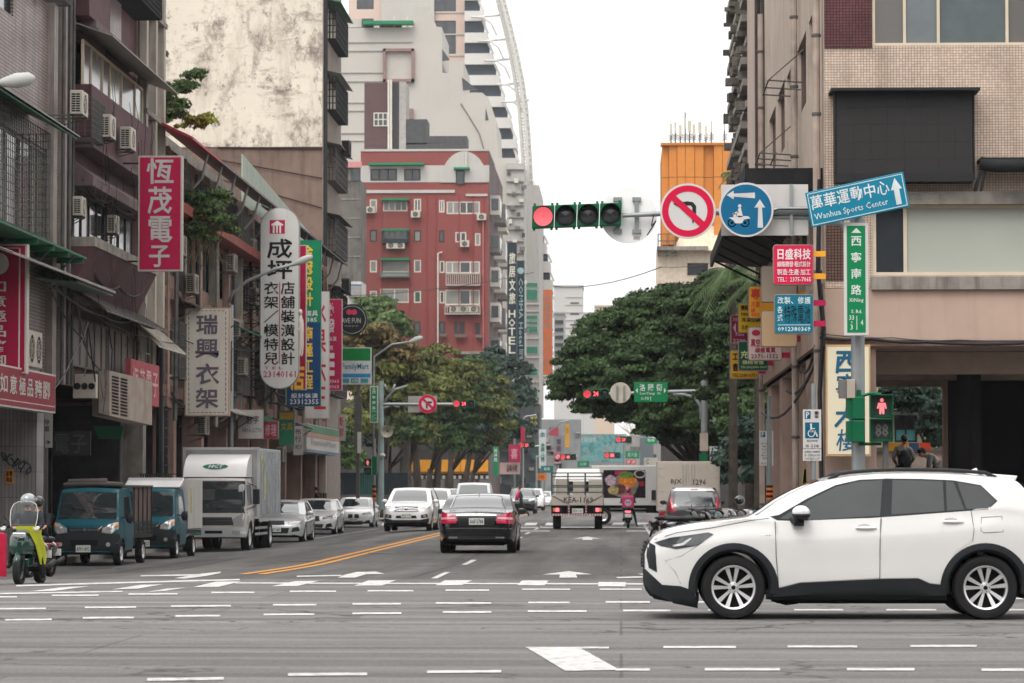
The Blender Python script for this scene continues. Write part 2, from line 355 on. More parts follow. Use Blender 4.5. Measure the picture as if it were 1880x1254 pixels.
pavement('pavement_beyond_right',4.2,60,178,700,side=-1)
# painted markings: laid on the road surface
WP=mat('white_road_paint',(0.56,0.55,0.53),0.7,var=0.1,stain=0.9,staincol=(0.16,0.155,0.15),scale=6,sts=7,stlo=.47)
YP=mat('yellow_road_paint','#c98a3a',0.7,var=0.1,stain=0.6,staincol=(0.16,0.14,0.11),scale=6,sts=5)
RP=mat('red_kerb_paint','#b8495a',0.7,var=0.1,stain=0.3,staincol=(0.2,0.12,0.1))
TAR=mat('tar_seam',(0.03,0.03,0.03),0.6)
LIFT=0.006
def mpoly(mb,pts,lift=LIFT,n=6):
 """polygon given as photo pixels -> flat paint on the road; quads are subdivided so they follow the surface"""
 g=[gp(*p)for p in pts]
 if len(g)==4:
  rows=[]
  for j in range(3):
   t=j/2;rows.append([])
   for i in range(n+1):
    s=i/n;a=g[0].lerp(g[1],s);b=g[3].lerp(g[2],s);q=a.lerp(b,t);rows[-1].append((q.x,q.y,gz(q.x,q.y)+lift))
  mb.grid(rows)
 else:mb.poly([(q.x,q.y,gz(q.x,q.y)+lift)for q in g])
def marking(name,polys,m=WP):
 for pl in polys:
  mb=MB();mpoly(mb,pl);mb.build(name,m,road)
def dash(x0,x1,y,t=3.2,sl=0.0):return[(x0,y-t/2+sl),(x1,y-t/2),(x1,y+t/2),(x0,y+t/2+sl)]
marking('dashed_line',[dash(*a)for a in[
(-40,31,1096.5,2.6,.4),(95,181,1093.5,2.6,.5),(236,326,1091,2.6,.4),(388,467,1088.3,2.6,.3),(532,617,1086.3,2.6),(675,759,1085.4,2.6),(818,898,1084.2,2.6),(958,1047,1082.5,2.4),(1101,1178,1082.5,2.4),
(0,84,1118,3,.4),(156,250,1115.5,3,.6),(314,424,1113,3,.6),(501,581,1111,3,.4),(647,736,1109.3,3,.3),(800,902,1108,3),(970,1046,1107,3),(1112,1193,1106,3),(1250,1335,1106,3),(1566,1668,1105,2.6),
(9,95,1138,3.2,1),(152,246,1134.5,3.2,.8),(322,404,1131.2,3.2,.6),(484,577,1128.6,3.2,.4),(647,737,1126.6,3.2,.4),(813,902,1124.5,3.2,.2),(969,1077,1123,3.2),(1144,1231,1121.8,3.2),(1300,1390,1121,3),(1458,1548,1120.5,3),(1627,1719,1120.5,3),(1790,1880,1120.5,3),
(1218,1351,1189,3.6),(1446,1574,1188,3.6),(1671,1793,1187,3.6),(1058,1118,1190,3.2),
(270,411,1247,5,2),(529,674,1238.5,4.8,1.2),(784,920,1234,4.6,.5),(1130,1193,1230.5,4),(1294,1432,1230,4.4),(1555,1679,1230,4.4),(1802,1940,1231,4.6)]])
marking('zebra_stripe',[[(965,1189),(1062,1189),(1137,1231),(1038,1233)],
[(355,1078.5),(402,1078),(443,1068),(397,1068.5)],[(499,1077),(546,1076.5),(586,1067),(543,1067.5)],[(650,1076),(702,1075.5),(727,1066),(676,1066.5)],
[(799,1075.5),(848,1075),(867,1066),(817,1066)],[(950,1075),(1000,1075.5),(1007,1066.5),(958,1066.5)],[(1098,1077),(1148,1077.5),(1149,1069.5),(1099,1069)],
[(205,1083),(252,1081.5),(300,1073.5),(258,1074.5)],[(50,1087),(100,1085.5),(165,1077),(118,1078.5)],[(270,1087.5),(303,1085.5),(342,1079.5),(308,1081)]])
marking('stop_line',[[(30,1074.5),(440,1063.5),(440,1066),(30,1077.5)],[(432,1070),(1200,1071.6),(1200,1074),(432,1072)],[(0,1089.5),(225,1085.5),(225,1087.5),(0,1092)],
[(1475,1099),(1740,1102),(1740,1104.5),(1475,1101.5)],[(1740,1098),(1880,1099),(1880,1101),(1740,1100)],
[(940,967.6),(1215,968.6),(1215,970),(940,969)],[(955,974.4),(1010,974.6),(1010,975.8),(955,975.6)],[(1150,974.4),(1210,975),(1210,976.4),(1150,975.8)]])
marking('arrow_marking',[[(258,1057),(366,1054.5),(366,1057.5),(258,1058.6)],[(320,1062),(372,1053.5),(406,1050),(404,1053),(372,1059),(338,1063)],
[(545,1057.6),(627,1056),(627,1058),(545,1059.6)],[(620,1061),(632,1056),(655,1050.6),(690,1050),(706,1054),(672,1054.8),(652,1061)],
[(995,1055.5),(1044,1049),(1087,1055)],[(1028,1055.3),(1057,1055.1),(1060,1061),(1027,1061)],
[(1053,989),(1078,985.4),(1103,989)],[(1070,989),(1087,989),(1088,991.6),(1069,991.6)],[(1170,1054),(1215,1053.5),(1215,1056),(1180,1056)],[(1130,1060),(1185,1058.5),(1185,1061),(1135,1062)]])
marking('lane_dash',[[(791,1062.5),(803,1062.5),(827,1051),(817,1050.8)],[(847,1037.3),(857,1037.3),(876,1028.4),(866,1028)],
[(944,991.2),(950,991.2),(961,986.2),(955,986.2)],[(962,981),(968,981),(975,977.4),(970,977.4)],[(979,973),(984,973),(996,966.4),(991,966.4)]])
marking('zebra_stripe',[[(x,964.6),(x+22,964.6),(x+25,960),(x+4,960)]for x in(700,745,962,1000,1122,1165,1200)])
def strip(name,x0,x1,y0,y1,m,dx=0.0):
 mb=MB();mb.grid([[(x+dx*(y-y0),y,gz(x,y)+LIFT)for x in(x0,x1)]for y in frange(y0,y1,1.0)]);return mb.build(name,m,road)
strip('yellow_line',-6.42,-6.27,53,141,YP);strip('yellow_line',-6.12,-5.97,53,141,YP)
strip('yellow_line',-5.9,-5.8,182,420,YP);strip('edge_line',-10.9,-10.8,108,141,WP);strip('edge_line',0.95,1.05,60,138,WP)
strip('tar_seam',-3.36,-3.33,50,140,TAR);strip('tar_seam',-9.2,-9.17,60,120,TAR,0.004)
for y in(24.6,27.3,30.2,36.4):
 mb=MB();r_=random.Random(y);P_=[(x,y+0.12*noise.noise((x*0.15,y,0))+0.02*r_.random())for x in frange(-12,14,0.5)]
 mb.grid([[(x,yy,gz(x,yy)+LIFT*0.5)for x,yy in P_],[(x,yy+0.018,gz(x,yy)+LIFT*0.5)for x,yy in P_]]);mb.build('crack',mat('asphalt_crack',(0.06,0.058,0.055),0.9),road)
 # manhole lids
for(px_,py_)in((1470,1093),(700,1016),(1108,1006)):
 q=gp(px_,py_);mb=MB();mb.lathe([(0.001,0.012),(0.3,0.012),(0.33,0.0)],(q.x,q.y,gz(q.x,q.y)+0.002),(0,0,1),24);mb.build('manhole_lid',mat('cast_iron',(0.05,0.05,0.05),0.5,0.6,bump=0.5),road)
q=gp(1876,1093);mb=MB();mb.box(6.0,12,q.y,q.y+0.5,gz(8,q.y),gz(8,q.y)+0.008);mb.build('red_strip',RP,road)
# ================================================================ vehicles
def pchip(pts):
 X=[p[0]for p in pts];Y=[p[1]for p in pts];n=len(X)
 d=[(Y[i+1]-Y[i])/(X[i+1]-X[i])for i in range(n-1)];m=[d[0]]+[0 if d[i-1]*d[i]<=0 else 2*d[i-1]*d[i]/(d[i-1]+d[i])for i in range(1,n-1)]+[d[-1]]
 def f(x):
  if x<=X[0]:return Y[0]
  if x>=X[-1]:return Y[-1]
  i=0
  while x>X[i+1]:i+=1
  h=X[i+1]-X[i];t=(x-X[i])/h
  return(2*t**3-3*t*t+1)*Y[i]+(t**3-2*t*t+t)*h*m[i]+(-2*t**3+3*t*t)*Y[i+1]+(t**3-t*t)*h*m[i+1]
 return f
GLASS=mat('tinted_car_glass',(0.02,0.024,0.026),0.06,spec=0.55,var=0.5,scale=1.2,bump=.2,bscale=1.1)
GLASSL=mat('car_windscreen_glass',(0.03,0.038,0.04),0.03,spec=1.0,var=0.0,coat=1.0)
BLKP=mat('black_plastic',(0.022,0.025,0.028),0.55,var=0.08)
DARK=mat('dark_underbody',(0.008,0.008,0.009),0.9,var=0.1)
CHROME=mat('chrome',(0.6,0.6,0.6),0.15,1.0,var=0.03)
RUB=mat('tyre_rubber',(0.018,0.018,0.019),0.85,var=0.15,bump=0.2)
ALLOY=mat('alloy_silver',(0.72,0.72,0.73),0.28,0.6,var=0.05)
RLAMP=mat('red_lamp_glass',(0.35,0.012,0.03),0.1,coat=1.0,var=0.1)
RLIT=mat('lit_red_lamp',(0.6,0.03,0.05),0.2,emit=(1.0,0.12,0.15),estr=1.6)
HLAMP=mat('headlamp_glass',(0.45,0.45,0.44),0.05,0.3,coat=1.0,var=0.2,scale=18)
HDARK=mat('smoked_headlamp',(0.05,0.055,0.06),0.05,coat=1.0,var=0.3,scale=14)
AMBER=mat('amber_lamp','#d98a4a',0.1,coat=1)
PLATE=mat('number_plate_white',(0.62,0.64,0.6),0.4,var=0.03)
PLTXT=mat('number_plate_black',(0.02,0.02,0.02),0.5)
SEAM=mat('panel_gap',(0.12,0.12,0.12),0.7,var=0)
def paint(name,col,k=1.0,metal=0.0,rough=0.28):return mat(name,col,rough,metal,var=0.02,coat=1.0,k=k)
WHITE=mat('white_car_paint',(0.78,0.775,0.765),.28,var=.03,scale=1.2,coat=1.0,streak=.06,staincol=(.4,.38,.36),bump=.03,bscale=.8);SILVER=paint('silver_car_paint',(0.5,0.51,0.52),metal=0.35);BLACK=paint('black_car_paint',(0.005,0.006,0.008),rough=0.15)
TEALP=mat('teal_van_paint','#0c4f5c',.42,0,var=.03,coat=.25);GREYW=mat('off_white_truck_paint','#b5b2ae',.4,var=.04,coat=.3,streak=.15)
_wm={}
def wheel_mesh(r,wd,style):
 k=(r,wd,style)
 if k in _wm:return _wm[k]
 h=wd/2;ri=r*0.7 if style!='steel' else r*0.6
 t=MB();t.lathe([(ri,-h*0.85),(r*0.8,-h),(r*0.95,-h*0.92),(r,-h*0.6),(r,h*0.6),(r*0.95,h*0.92),(r*0.8,h),(ri,h*0.85),(ri,-h*0.85)],(0,0,0),(0,1,0),40)
 for j in range(3):t.lathe([(r+0.001,-h*0.45+j*h*0.45),(r+0.004,-h*0.4+j*h*0.45),(r+0.001,-h*0.3+j*h*0.45)],(0,0,0),(0,1,0),40)
 mt=bpy.data.meshes.new('tyre');mt.from_pydata(t.v,[],t.f);mt.materials.append(RUB);mt.polygons.foreach_set('use_smooth',[True]*len(mt.polygons));mt.set_sharp_from_angle(angle=R(40))
 m=MB();m.m=0
 m.lathe([(ri,h*0.84),(ri*0.97,h*0.9),(ri*0.9,h*0.8),(ri*0.88,-h*0.5)],(0,0,0),(0,1,0),40)
 if style=='steel':
  m.lathe([(ri*0.9,h*0.5),(ri*0.55,h*0.2),(ri*0.4,h*0.75),(ri*0.1,h*0.8),(0.001,h*0.8)],(0,0,0),(0,1,0),24)
 else:
  n=10 if style=='ten' else 5
  for i in range(n):
   a=2*math.pi*i/n+(-0.12 if style=='ten' and i%2 else 0)
   ca,sa=math.cos(a),math.sin(a);wi,wo_=(0.05,0.10)if style=='ten' else(0.16,0.2)
   def q(rr,s,y):return(ca*rr-sa*s,y,sa*rr+ca*s)
   r0,r1=ri*0.2,ri*0.93;pts=[q(r0,-ri*wi,h*0.5),q(r1,-ri*wo_,h*0.75),q(r1,ri*wo_,h*0.75),q(r0,ri*wi,h*0.5)]
   m.prism(pts,(0,-h*0.3,0))
  m.lathe([(ri*0.24,h*0.3),(ri*0.24,h*0.62),(ri*0.14,h*0.66),(0.001,h*0.66)],(0,0,0),(0,1,0),20)
  m.m=1;m.lathe([(ri*0.9,h*0.15),(0.001,h*0.15)],(0,0,0),(0,1,0),24);m.lathe([(ri*0.1,h*0.67),(0.001,h*0.67)],(0,0,0),(0,1,0),16)
  for i in range(5):
   a=2*math.pi*(i+.5)/5;m.cyl((math.cos(a)*ri*.17,h*.5,math.sin(a)*ri*.17),(math.cos(a)*ri*.17,h*.65,math.sin(a)*ri*.17),ri*.03,n=8)
 mr_=bpy.data.meshes.new('rim');mr_.from_pydata(m.v,[],m.f);mr_.materials.append(ALLOY);mr_.materials.append(DARK);mr_.polygons.foreach_set('material_index',m.mi)
 mr_.polygons.foreach_set('use_smooth',[True]*len(mr_.polygons));mr_.set_sharp_from_angle(angle=R(30))
 _wm[k]=(mt,mr_);return _wm[k]
def wheel(root,x,y,r,wd=0.22,style='five',steer=0.0):
 mt,mr_=wheel_mesh(r,wd,style);o=bpy.data.objects.new('wheel',mt);COL.objects.link(o);o.parent=root;o.location=(x,y,r)
 o.rotation_euler=(0,0,(0 if y>0 else math.pi)+steer);c=bpy.data.objects.new('rim',mr_);COL.objects.link(c);c.parent=o;return o
class Car:
 """x measured from the nose backwards (0..L); local +X is forward, origin on the ground mid-length"""
 def __init__(s,name,label,cat,L_,W_,top,bot,belt,wid,loc,rz,body,group=None,wheels=(),r=0.32,arch=0.37,hump=0.36,step=0.06,under=DARK,bodyname='body',crown=0.04,dx0=0.0,crease=1.0):
  s.root=thing(name,label,cat,loc,rz,group);s.L=L_;s.W=W_;s.body=body;s.x0=L_/2
  T,B,BE,WD=pchip(top),pchip(bot),pchip(belt),pchip(wid);s.T,s.B,s.BE,s.WD=T,B,BE,WD
  xe=top[-1][0];st=sorted(set([round(x,4)for x in frange(top[0][0],xe,step)]+[round(top[0][0]+e,4)for e in(0.01,0.03)]+[round(xe-e,4)for e in(0.01,0.03)]+
[round(wx+arch*math.cos(R(a)),4)for wx in wheels for a in range(0,181,12)]))
  st=[x for x in st if top[0][0]<=x<=xe]
  rows=[];s.arch=arch
  for x in st:
   zt=T(x);zb=B(x)
   for wx in wheels:
    if abs(x-wx)<arch:zb=max(zb,r+math.sqrt(max(0,arch**2-(x-wx)**2)))
   be=min(BE(x),zt-0.035);zb=min(zb,be-0.06);Wx=WD(x)*W_
   hg=zt-be;te=zt-min(0.05,hg*0.5);Rw=max(0.2,Wx*0.965-hump*max(0,hg-0.04));zb0=B(x)
   row=[(0,zb),(Wx*0.8,zb)]
   for h in(0,.08,.2,.32,.45,.6,.72,.8,.88,.95,1):
    z=zb+(be-zb)*h;hh=max(0,min(1,(z-zb0)/(be-zb0)))
    f=0.945+0.055*sst(0,.35,hh)-0.035*sst(.6,1,hh)**1.5+crease*(.012*math.exp(-((hh-.8)/.09)**2)-.016*math.exp(-((hh-.38)/.16)**2));row.append((Wx*f,z))
   for t in(.12,.4,.7,.92):row.append((Wx*0.965+(Rw-Wx*0.965)*t,be+(te-be)*t))
   row+=[(Rw*.985,te+(zt-te)*0.35),(Rw*.93,zt-crown*0.7),(Rw*.75,zt-crown*.45),(Rw*.5,zt-crown*.2),(Rw*.25,zt-crown*.05),(0,zt)]
   rows.append((s.x0-x,row))
  n=len(rows[0][1]);m=MB();ring=2*n-2
  for X,row in rows:
   m.v+=[(X,y,z)for y,z in row]+[(X,-y,z)for y,z in row[::-1][1:-1]]
  for i in range(len(rows)-1):
   for j in range(ring):
    j2=(j+1)%ring;m.f.append((i*ring+j,(i+1)*ring+j,(i+1)*ring+j2,i*ring+j2));m.mi.append(1 if(j<3 or j>=ring-3)else 0)
  m.f+=[tuple(range(ring)),tuple(range((len(rows)-1)*ring,len(rows)*ring))[::-1]];m.mi+=[0,0]
  s.bvh=BVHTree.FromPolygons([Vector(v)for v in m.v],m.f)
  s.bo=m.build(bodyname,[body,under],s.root,smooth=38)
 def _cast(s,a,b,ax,sgn):
  """a,b: for 'side' (x from nose, z); for 'end' (y, z); for 'top' (x, y)"""
  if ax=='side':o,d=Vector((s.x0-a,3*sgn,b)),Vector((0,-sgn,0))
  elif ax=='end':o,d=Vector((4*sgn,a,b)),Vector((-sgn,0,0))
  else:o,d=Vector((s.x0-a,b,4)),Vector((0,0,-1))
  h,nn,_,_=s.bvh.ray_cast(o,d)
  if h is None:
   mid=o+d*(3-s.W*0.9)if ax=='side' else o+d*(4-s.L/2);h,nn,_,_=s.bvh.find_nearest(mid)
   if ax=='side':h=Vector((mid.x,h.y,mid.z))
   elif ax=='end':h=Vector((h.x,mid.y,mid.z))
  if nn.dot(d)>0:nn=-nn
  return h,nn
 def dec(s,name,poly,ax,m,off=0.006,sgn=1,nx=10,nz=4,parent=None,both=False,rim=True):
  """a panel that hugs the body: polygon seen along an axis, cast onto the body and stood off its surface"""
  us=[p[0]for p in poly];a0,a1=min(us),max(us);cols=sorted(set([round(u,4)for u in frange(a0,a1,(a1-a0)/nx)]+[round(u,4)for u in us]))
  cols[0]+=1e-4;cols[-1]-=1e-4;rows=[]
  for u in cols:
   zz=[]
   for i in range(len(poly)):
    (p,q),(r_,t)=poly[i],poly[(i+1)%len(poly)]
    if(p-u)*(r_-u)<=0 and p!=r_:zz.append(q+(t-q)*(u-p)/(r_-p))
   if not zz:continue
   lo,hi=min(zz),max(zz);col=[]
   for k in range(nz+1):
    h,nn=s._cast(u,lo+(hi-lo)*k/nz,ax,sgn);col.append((h,nn))
   rows.append(col)
  mb=MB();mb.grid([[h+nn*off for h,nn in c]for c in rows])
  if rim:
   bd=[c[0]for c in rows]+[c for c in rows[-1][1:]]+[c[-1]for c in rows[::-1][1:]]+[c for c in rows[0][::-1][1:]]
   mb.grid([[h+nn*off for h,nn in bd],[h-nn*0.01 for h,nn in bd]])
  o=mb.build(name,m,parent or s.root,smooth=38)
  if both:s.dec(name,poly,ax,m,off,-sgn,nx,nz,parent,False,rim)
  return o
 def mir(s,name,poly,m,off=0.006,parent=None,ax='end',sgn=1,**k):
  s.dec(name,poly,ax,m,off,sgn,parent=parent,**k);return s.dec(name,[(-a,b)for a,b in poly],ax,m,off,sgn,parent=parent,**k)
 def line(s,pts,ax='side',m=None,wd=0.006,sgn=1,both=True,off=0.002,name='seam'):
  for g in((1,-1)if both else(sgn,)):
   mb=MB();P=[]
   for(a,b),(c,d)in zip(pts[:-1],pts[1:]):
    n=max(1,int(math.hypot(c-a,d-b)/0.1))
    for i in range(n):P.append((a+(c-a)*i/n,b+(d-b)*i/n))
   P.append(pts[-1]);H=[]
   for a,b in P:h,nn=s._cast(a,b,ax,g);H.append(h+nn*off)
   mb.tube(H,wd,5);mb.build(name,m or SEAM,s.root)
 def ring(s,wx,r0,r1,m,off=0.015,z=None,a0=-10,a1=190,name='wheel_arch_trim',zr=1.0,r=0.32):
  for g in(1,-1):
   rows=[]
   for i in range(25):
    a=R(a0+(a1-a0)*i/24);col=[]
    for k in range(4):
     rr=r0+(r1-r0)*k/3;h,nn=s._cast(wx+rr*math.cos(a),max(0.16,(z or r)+rr*zr*math.sin(a)),'side',g)
     col.append(Vector((s.x0-(wx+rr*math.cos(a)),g*max(abs(h.y),s.W*0.93),max(0.16,(z or r)+rr*zr*math.sin(a))))+Vector((0,g*off*(1.0 if 0<k<3 else 0.6),0)))
    rows.append([col[0]-Vector((0,g*0.12,0))]+col+[col[-1]-Vector((0,g*0.05,0))])
   mb=MB();mb.grid(rows);mb.build(name,m,s.root,smooth=50)
 def plate(s,txt,y,z,sgn=1,w=0.32,h=0.15,m=PLATE,tm=PLTXT,x=None,parent=None):
  hh,_=s._cast(y,z,'end',sgn);X=hh.x+0.02*sgn if x is None else x;mb=MB();mb.box(X-0.01,X+0.01,y-w/2,y+w/2,z-h/2,z+h/2);o=mb.build('number_plate',m,s.root,bevel=0.003)
  f=Fr((X+0.0115*sgn,y-sgn*w/2,z-h/2),(0,sgn,0));t=MB();text(t,txt,f,w*0.06,h*0.16,w*0.94,h*0.8,0.001,0.01);t.build('lettering',tm,o);return o
 def wheels(s,xs,r,y,wd=0.22,style='five',steer=0):
  for i,x in enumerate(xs):
   for g in(1,-1):wheel(s.root,s.x0-x,g*y,r,wd,style,steer if i==0 else 0)
 def mirror(s,x,z,y,m,sc=1.0):
  for g in(1,-1):
   mb=MB();X=s.x0-x;mb.ell((X,g*(y+0.1*sc),z),(0.075*sc,0.115*sc,0.075*sc),14,8);o=mb.build('wing_mirror',m,s.root,smooth=True)
   mb=MB();mb.prism([(X+0.05,g*(y-0.03),z-0.06*sc),(X-0.04,g*(y-0.03),z-0.06*sc),(X-0.02,g*(y+0.1*sc),z-0.02),(X+0.03,g*(y+0.1*sc),z-0.02)],(0,0,-0.025));mb.box(X-0.085*sc,X-0.065*sc,g*(y+0.01),g*(y+0.2*sc),z-0.05*sc,z+0.05*sc)
   mb.build('mirror_stalk',BLKP,o)
   # ---------------- the white crossover crossing in front
SY=34.25
def make_suv():
 L_=4.46;sc=1.0
 X=lambda zx:(zx-40)/467.4
 Z=lambda zy:(831.5-zy)/467.4
 p=lambda*q:[(X(a),Z(b))for a,b in q]
 top=[(0.0,0.70),(0.03,0.80),(0.09,0.875),(0.17,0.925),(0.41,0.99),(0.77,1.045),(1.10,1.085),(1.41,1.27),(1.71,1.42),(1.90,1.487),(2.27,1.545),(2.70,1.565),(3.12,1.56),(3.55,1.535),(3.90,1.49),(4.05,1.34),(4.22,1.12),(4.34,1.05),(4.44,0.95),(4.46,0.8)]
 bot=[(0,0.33),(0.1,0.21),(0.5,0.17),(1.4,0.225),(3.1,0.225),(4.0,0.22),(4.46,0.35)]
 belt=[(0,0.66),(0.1,0.83),(0.6,0.96),(1.15,1.045),(1.71,1.03),(2.48,1.075),(3.34,1.14),(3.7,1.17),(4.2,1.08),(4.46,0.9)]
 wid=[(0,0.70),(0.06,0.83),(0.2,0.93),(0.5,0.985),(1.0,1.0),(3.6,1.0),(4.1,0.97),(4.35,0.88),(4.46,0.78)]
 x_nose=onY(1184,1000,SY-0.9).x
 c=Car('white_suv','white crossover SUV with black wheel-arch cladding driving across the junction','car',L_,0.91,top,bot,belt,wid,(x_nose+L_/2,SY,gz(2,SY)),math.pi,WHITE,wheels=(0.93,3.57),r=0.325,arch=0.40,step=0.05)
 c.dec('side_window',p((700,338),(845,344),(1195,323),(1213,148),(1100,153),(985,180),(860,240)),'side',GLASS,0.004,both=True,nx=16)
 c.dec('side_window',p((1250,318),(1510,300),(1508,152),(1262,146)),'side',GLASS,0.004,both=True)
 c.dec('quarter_window',p((1522,299),(1608,293),(1562,158),(1524,152)),'side',GLASS,0.004,both=True)
 c.dec('quarter_window',p((1618,290),(1722,285),(1766,250),(1690,178),(1578,158)),'side',GLASS,0.004,both=True)
 c.dec('window_surround',p((655,326),(690,345),(845,351),(1200,330),(1205,330),(1225,140),(1100,145),(980,172),(840,238),(700,318)),'side',BLKP,0.0015,both=True,nx=20)
 c.dec('window_surround',p((1203,330),(1640,297),(1725,290),(1772,250),(1694,172),(1560,148),(1400,141),(1222,139)),'side',BLKP,0.0015,both=True,nx=20)
 c.dec('windscreen',[(1.17,-0.66),(1.17,0.66),(1.85,0.56),(1.85,-0.56)],'top',GLASSL,0.004,nx=10,nz=8)
 c.dec('rear_window',[(3.98,-0.5),(3.98,0.5),(4.25,0.6),(4.25,-0.6)],'top',GLASS,0.004,nx=6,nz=8)
 for sg in(1,-1):
  for poly,hd in((p((685,352),(1196,332),(1190,626),(800,648),(720,668),(700,672),(688,520)),(1070,1180,382)),(p((1204,330),(1640,300),(1652,380),(1648,440),(1560,500),(1505,600),(1500,655),(1440,652),(1380,626),(1197,628)),(1495,1605,351))):
   d=c.dec('door',poly,'side',WHITE,0.004,sg,nx=16,nz=8)
   a,b,y=hd;h,nn=c._cast(X((a+b)/2),Z(y),'side',sg);mb=MB();mb.ell((h.x,h.y+sg*0.022,h.z),((b-a)/467.4/2,0.016,0.017),16,8);mb.build('door_handle',WHITE,d,smooth=True)
   mb=MB();mb.ell((h.x+0.02,h.y+sg*0.002,h.z+0.012),(0.07,0.006,0.035),16,8);mb.build('handle_shade_patch',mat('recess_painted_shade',(0.5,0.5,0.5),0.4),d,smooth=True)  # raised grey patch, its colour stands for the shade behind the handle
 c.line(p((680,350),(684,520),(698,690)),wd=0.005,off=0.003);c.line(p((1200,335),(1193,450),(1190,700)),wd=0.005,off=0.003);c.line(p((1640,298),(1652,390),(1645,445)),wd=0.004,off=0.003)
 c.line(p((90,440),(200,405),(380,380),(560,345),(650,335)),wd=0.004,off=0.001)
 c.line(p((1690,330),(1790,325),(1795,400),(1700,405),(1686,395),(1690,330)),wd=0.0035,off=0.001,both=False)
 c.line(p((330,450),(220,520),(140,545),(190,600),(215,655)),wd=0.003,off=0.0)
 c.dec('sill_cladding',p((640,686),(720,672),(800,651),(1190,631),(1380,629),(1440,655),(1515,662),(1520,730),(640,732)),'side',BLKP,0.012,both=True,nx=24)
 c.ring(0.93,0.375,0.475,BLKP,0.016,r=0.33,a0=-8,a1=188,name='wheel_arch_cladding');c.ring(3.57,0.375,0.475,BLKP,0.016,r=0.33,a0=-8,a1=188,name='wheel_arch_cladding')
 c.dec('bumper_cladding',p((42,585),(85,625),(125,662),(215,668),(300,698),(300,772),(180,748),(75,705),(42,660)),'side',BLKP,0.012,both=True,nx=14)
 c.dec('lower_bumper',[(-0.6,0.24),(0.6,0.24),(0.62,0.5),(0.4,0.46),(-0.4,0.46),(-0.62,0.5)],'end',BLKP,0.012,1,nx=20)
 c.dec('grille',[(-0.62,0.52),(0.62,0.52),(0.55,0.82),(-0.55,0.82)],'end',BLKP,0.015,1,nx=24,nz=8)
 c.dec('grille_side',p((58,452),(92,470),(100,600),(62,580),(50,520)),'side',BLKP,0.006,both=True)
 for k in range(7):
  c.line([(-0.6+0.02*k,0.55+0.04*k),(0.6-0.02*k,0.55+0.04*k)],'end',BLKP,0.01,1,False,0.03,'grille_bar')
 for sg in(1,-1):
  h=c.dec('headlight',p((88,455),(160,432),(352,404),(378,414),(300,468),(195,486),(118,472)),'side',HDARK,0.006,sg,nx=16,nz=6)
  c.dec('lamp_strip',p((180,476),(232,468),(272,434),(262,432),(222,458),(176,468)),'side',HLAMP,0.009,sg,parent=h)
  c.dec('badge',p((603,414),(665,416),(665,421),(603,420)),'side',CHROME,0.003,sg)
  c.dec('tail_lamp',[(4.05,0.88),(4.42,0.84),(4.42,0.98),(4.18,1.02)],'side',RLAMP,0.008,sg)
 for g in(1,-1):
  mb=MB();pts=[]
  for x in frange(1.95,3.72,0.12):
   pts.append((c.x0-x,g*0.60,c.T(x)+0.012 if 2.05<x<3.62 else c.T(x)-0.03))
  mb.tube(pts,0.02,8);mb.build('roof_rail',BLKP,c.root,smooth=True)
 mb=MB();mb.prism([(c.x0-3.62,-.58,1.535),(c.x0-3.95,-.58,1.51),(c.x0-3.93,-.58,1.465),(c.x0-3.8,-.58,1.40),(c.x0-3.62,-.58,1.44)],(0,1.16,0));mb.build('roof_spoiler',WHITE,c.root,bevel=0.01)
 mb=MB();X0=c.x0-3.55;mb.prism([(X0+0.12,0.02,1.535),(X0-0.03,0.02,1.60),(X0-0.06,0.02,1.535)],(0,-0.04,0));mb.build('roof_aerial',WHITE,c.root,bevel=0.006)
 for g in(1,-1):
  mx,my,mz=c.x0-X(805),g*0.99,Z(305)
  mb=MB();mb.ell((mx,my,mz),(0.095,0.10,0.072),18,10);o=mb.build('wing_mirror',WHITE,c.root,smooth=True)
  mb=MB();mb.ell((mx,my,mz-0.03),(0.097,0.10,0.05),18,10);mb.prism([(mx+0.12,g*0.86,mz-0.05),(mx-0.03,g*0.86,mz-0.05),(mx-0.03,my,mz-0.11),(mx+0.07,my,mz-0.11)],(0,0,-0.035));mb.build('mirror_housing',BLKP,o,smooth=40)
 mb=MB();mb.box(c.x0-3.2,c.x0-1.4,-0.6,0.6,0.16,0.24);mb.build('underfloor',DARK,c.root)
 mb=MB();mb.tube([(c.x0-1.35,0.5,0.2),(c.x0-1.5,0.55,0.16),(c.x0-1.62,0.4,0.17)],0.025,6);mb.build('suspension_arm',DARK,c.root)
 c.wheels((0.93,3.57),0.335,0.79,0.23,'ten')
make_suv()
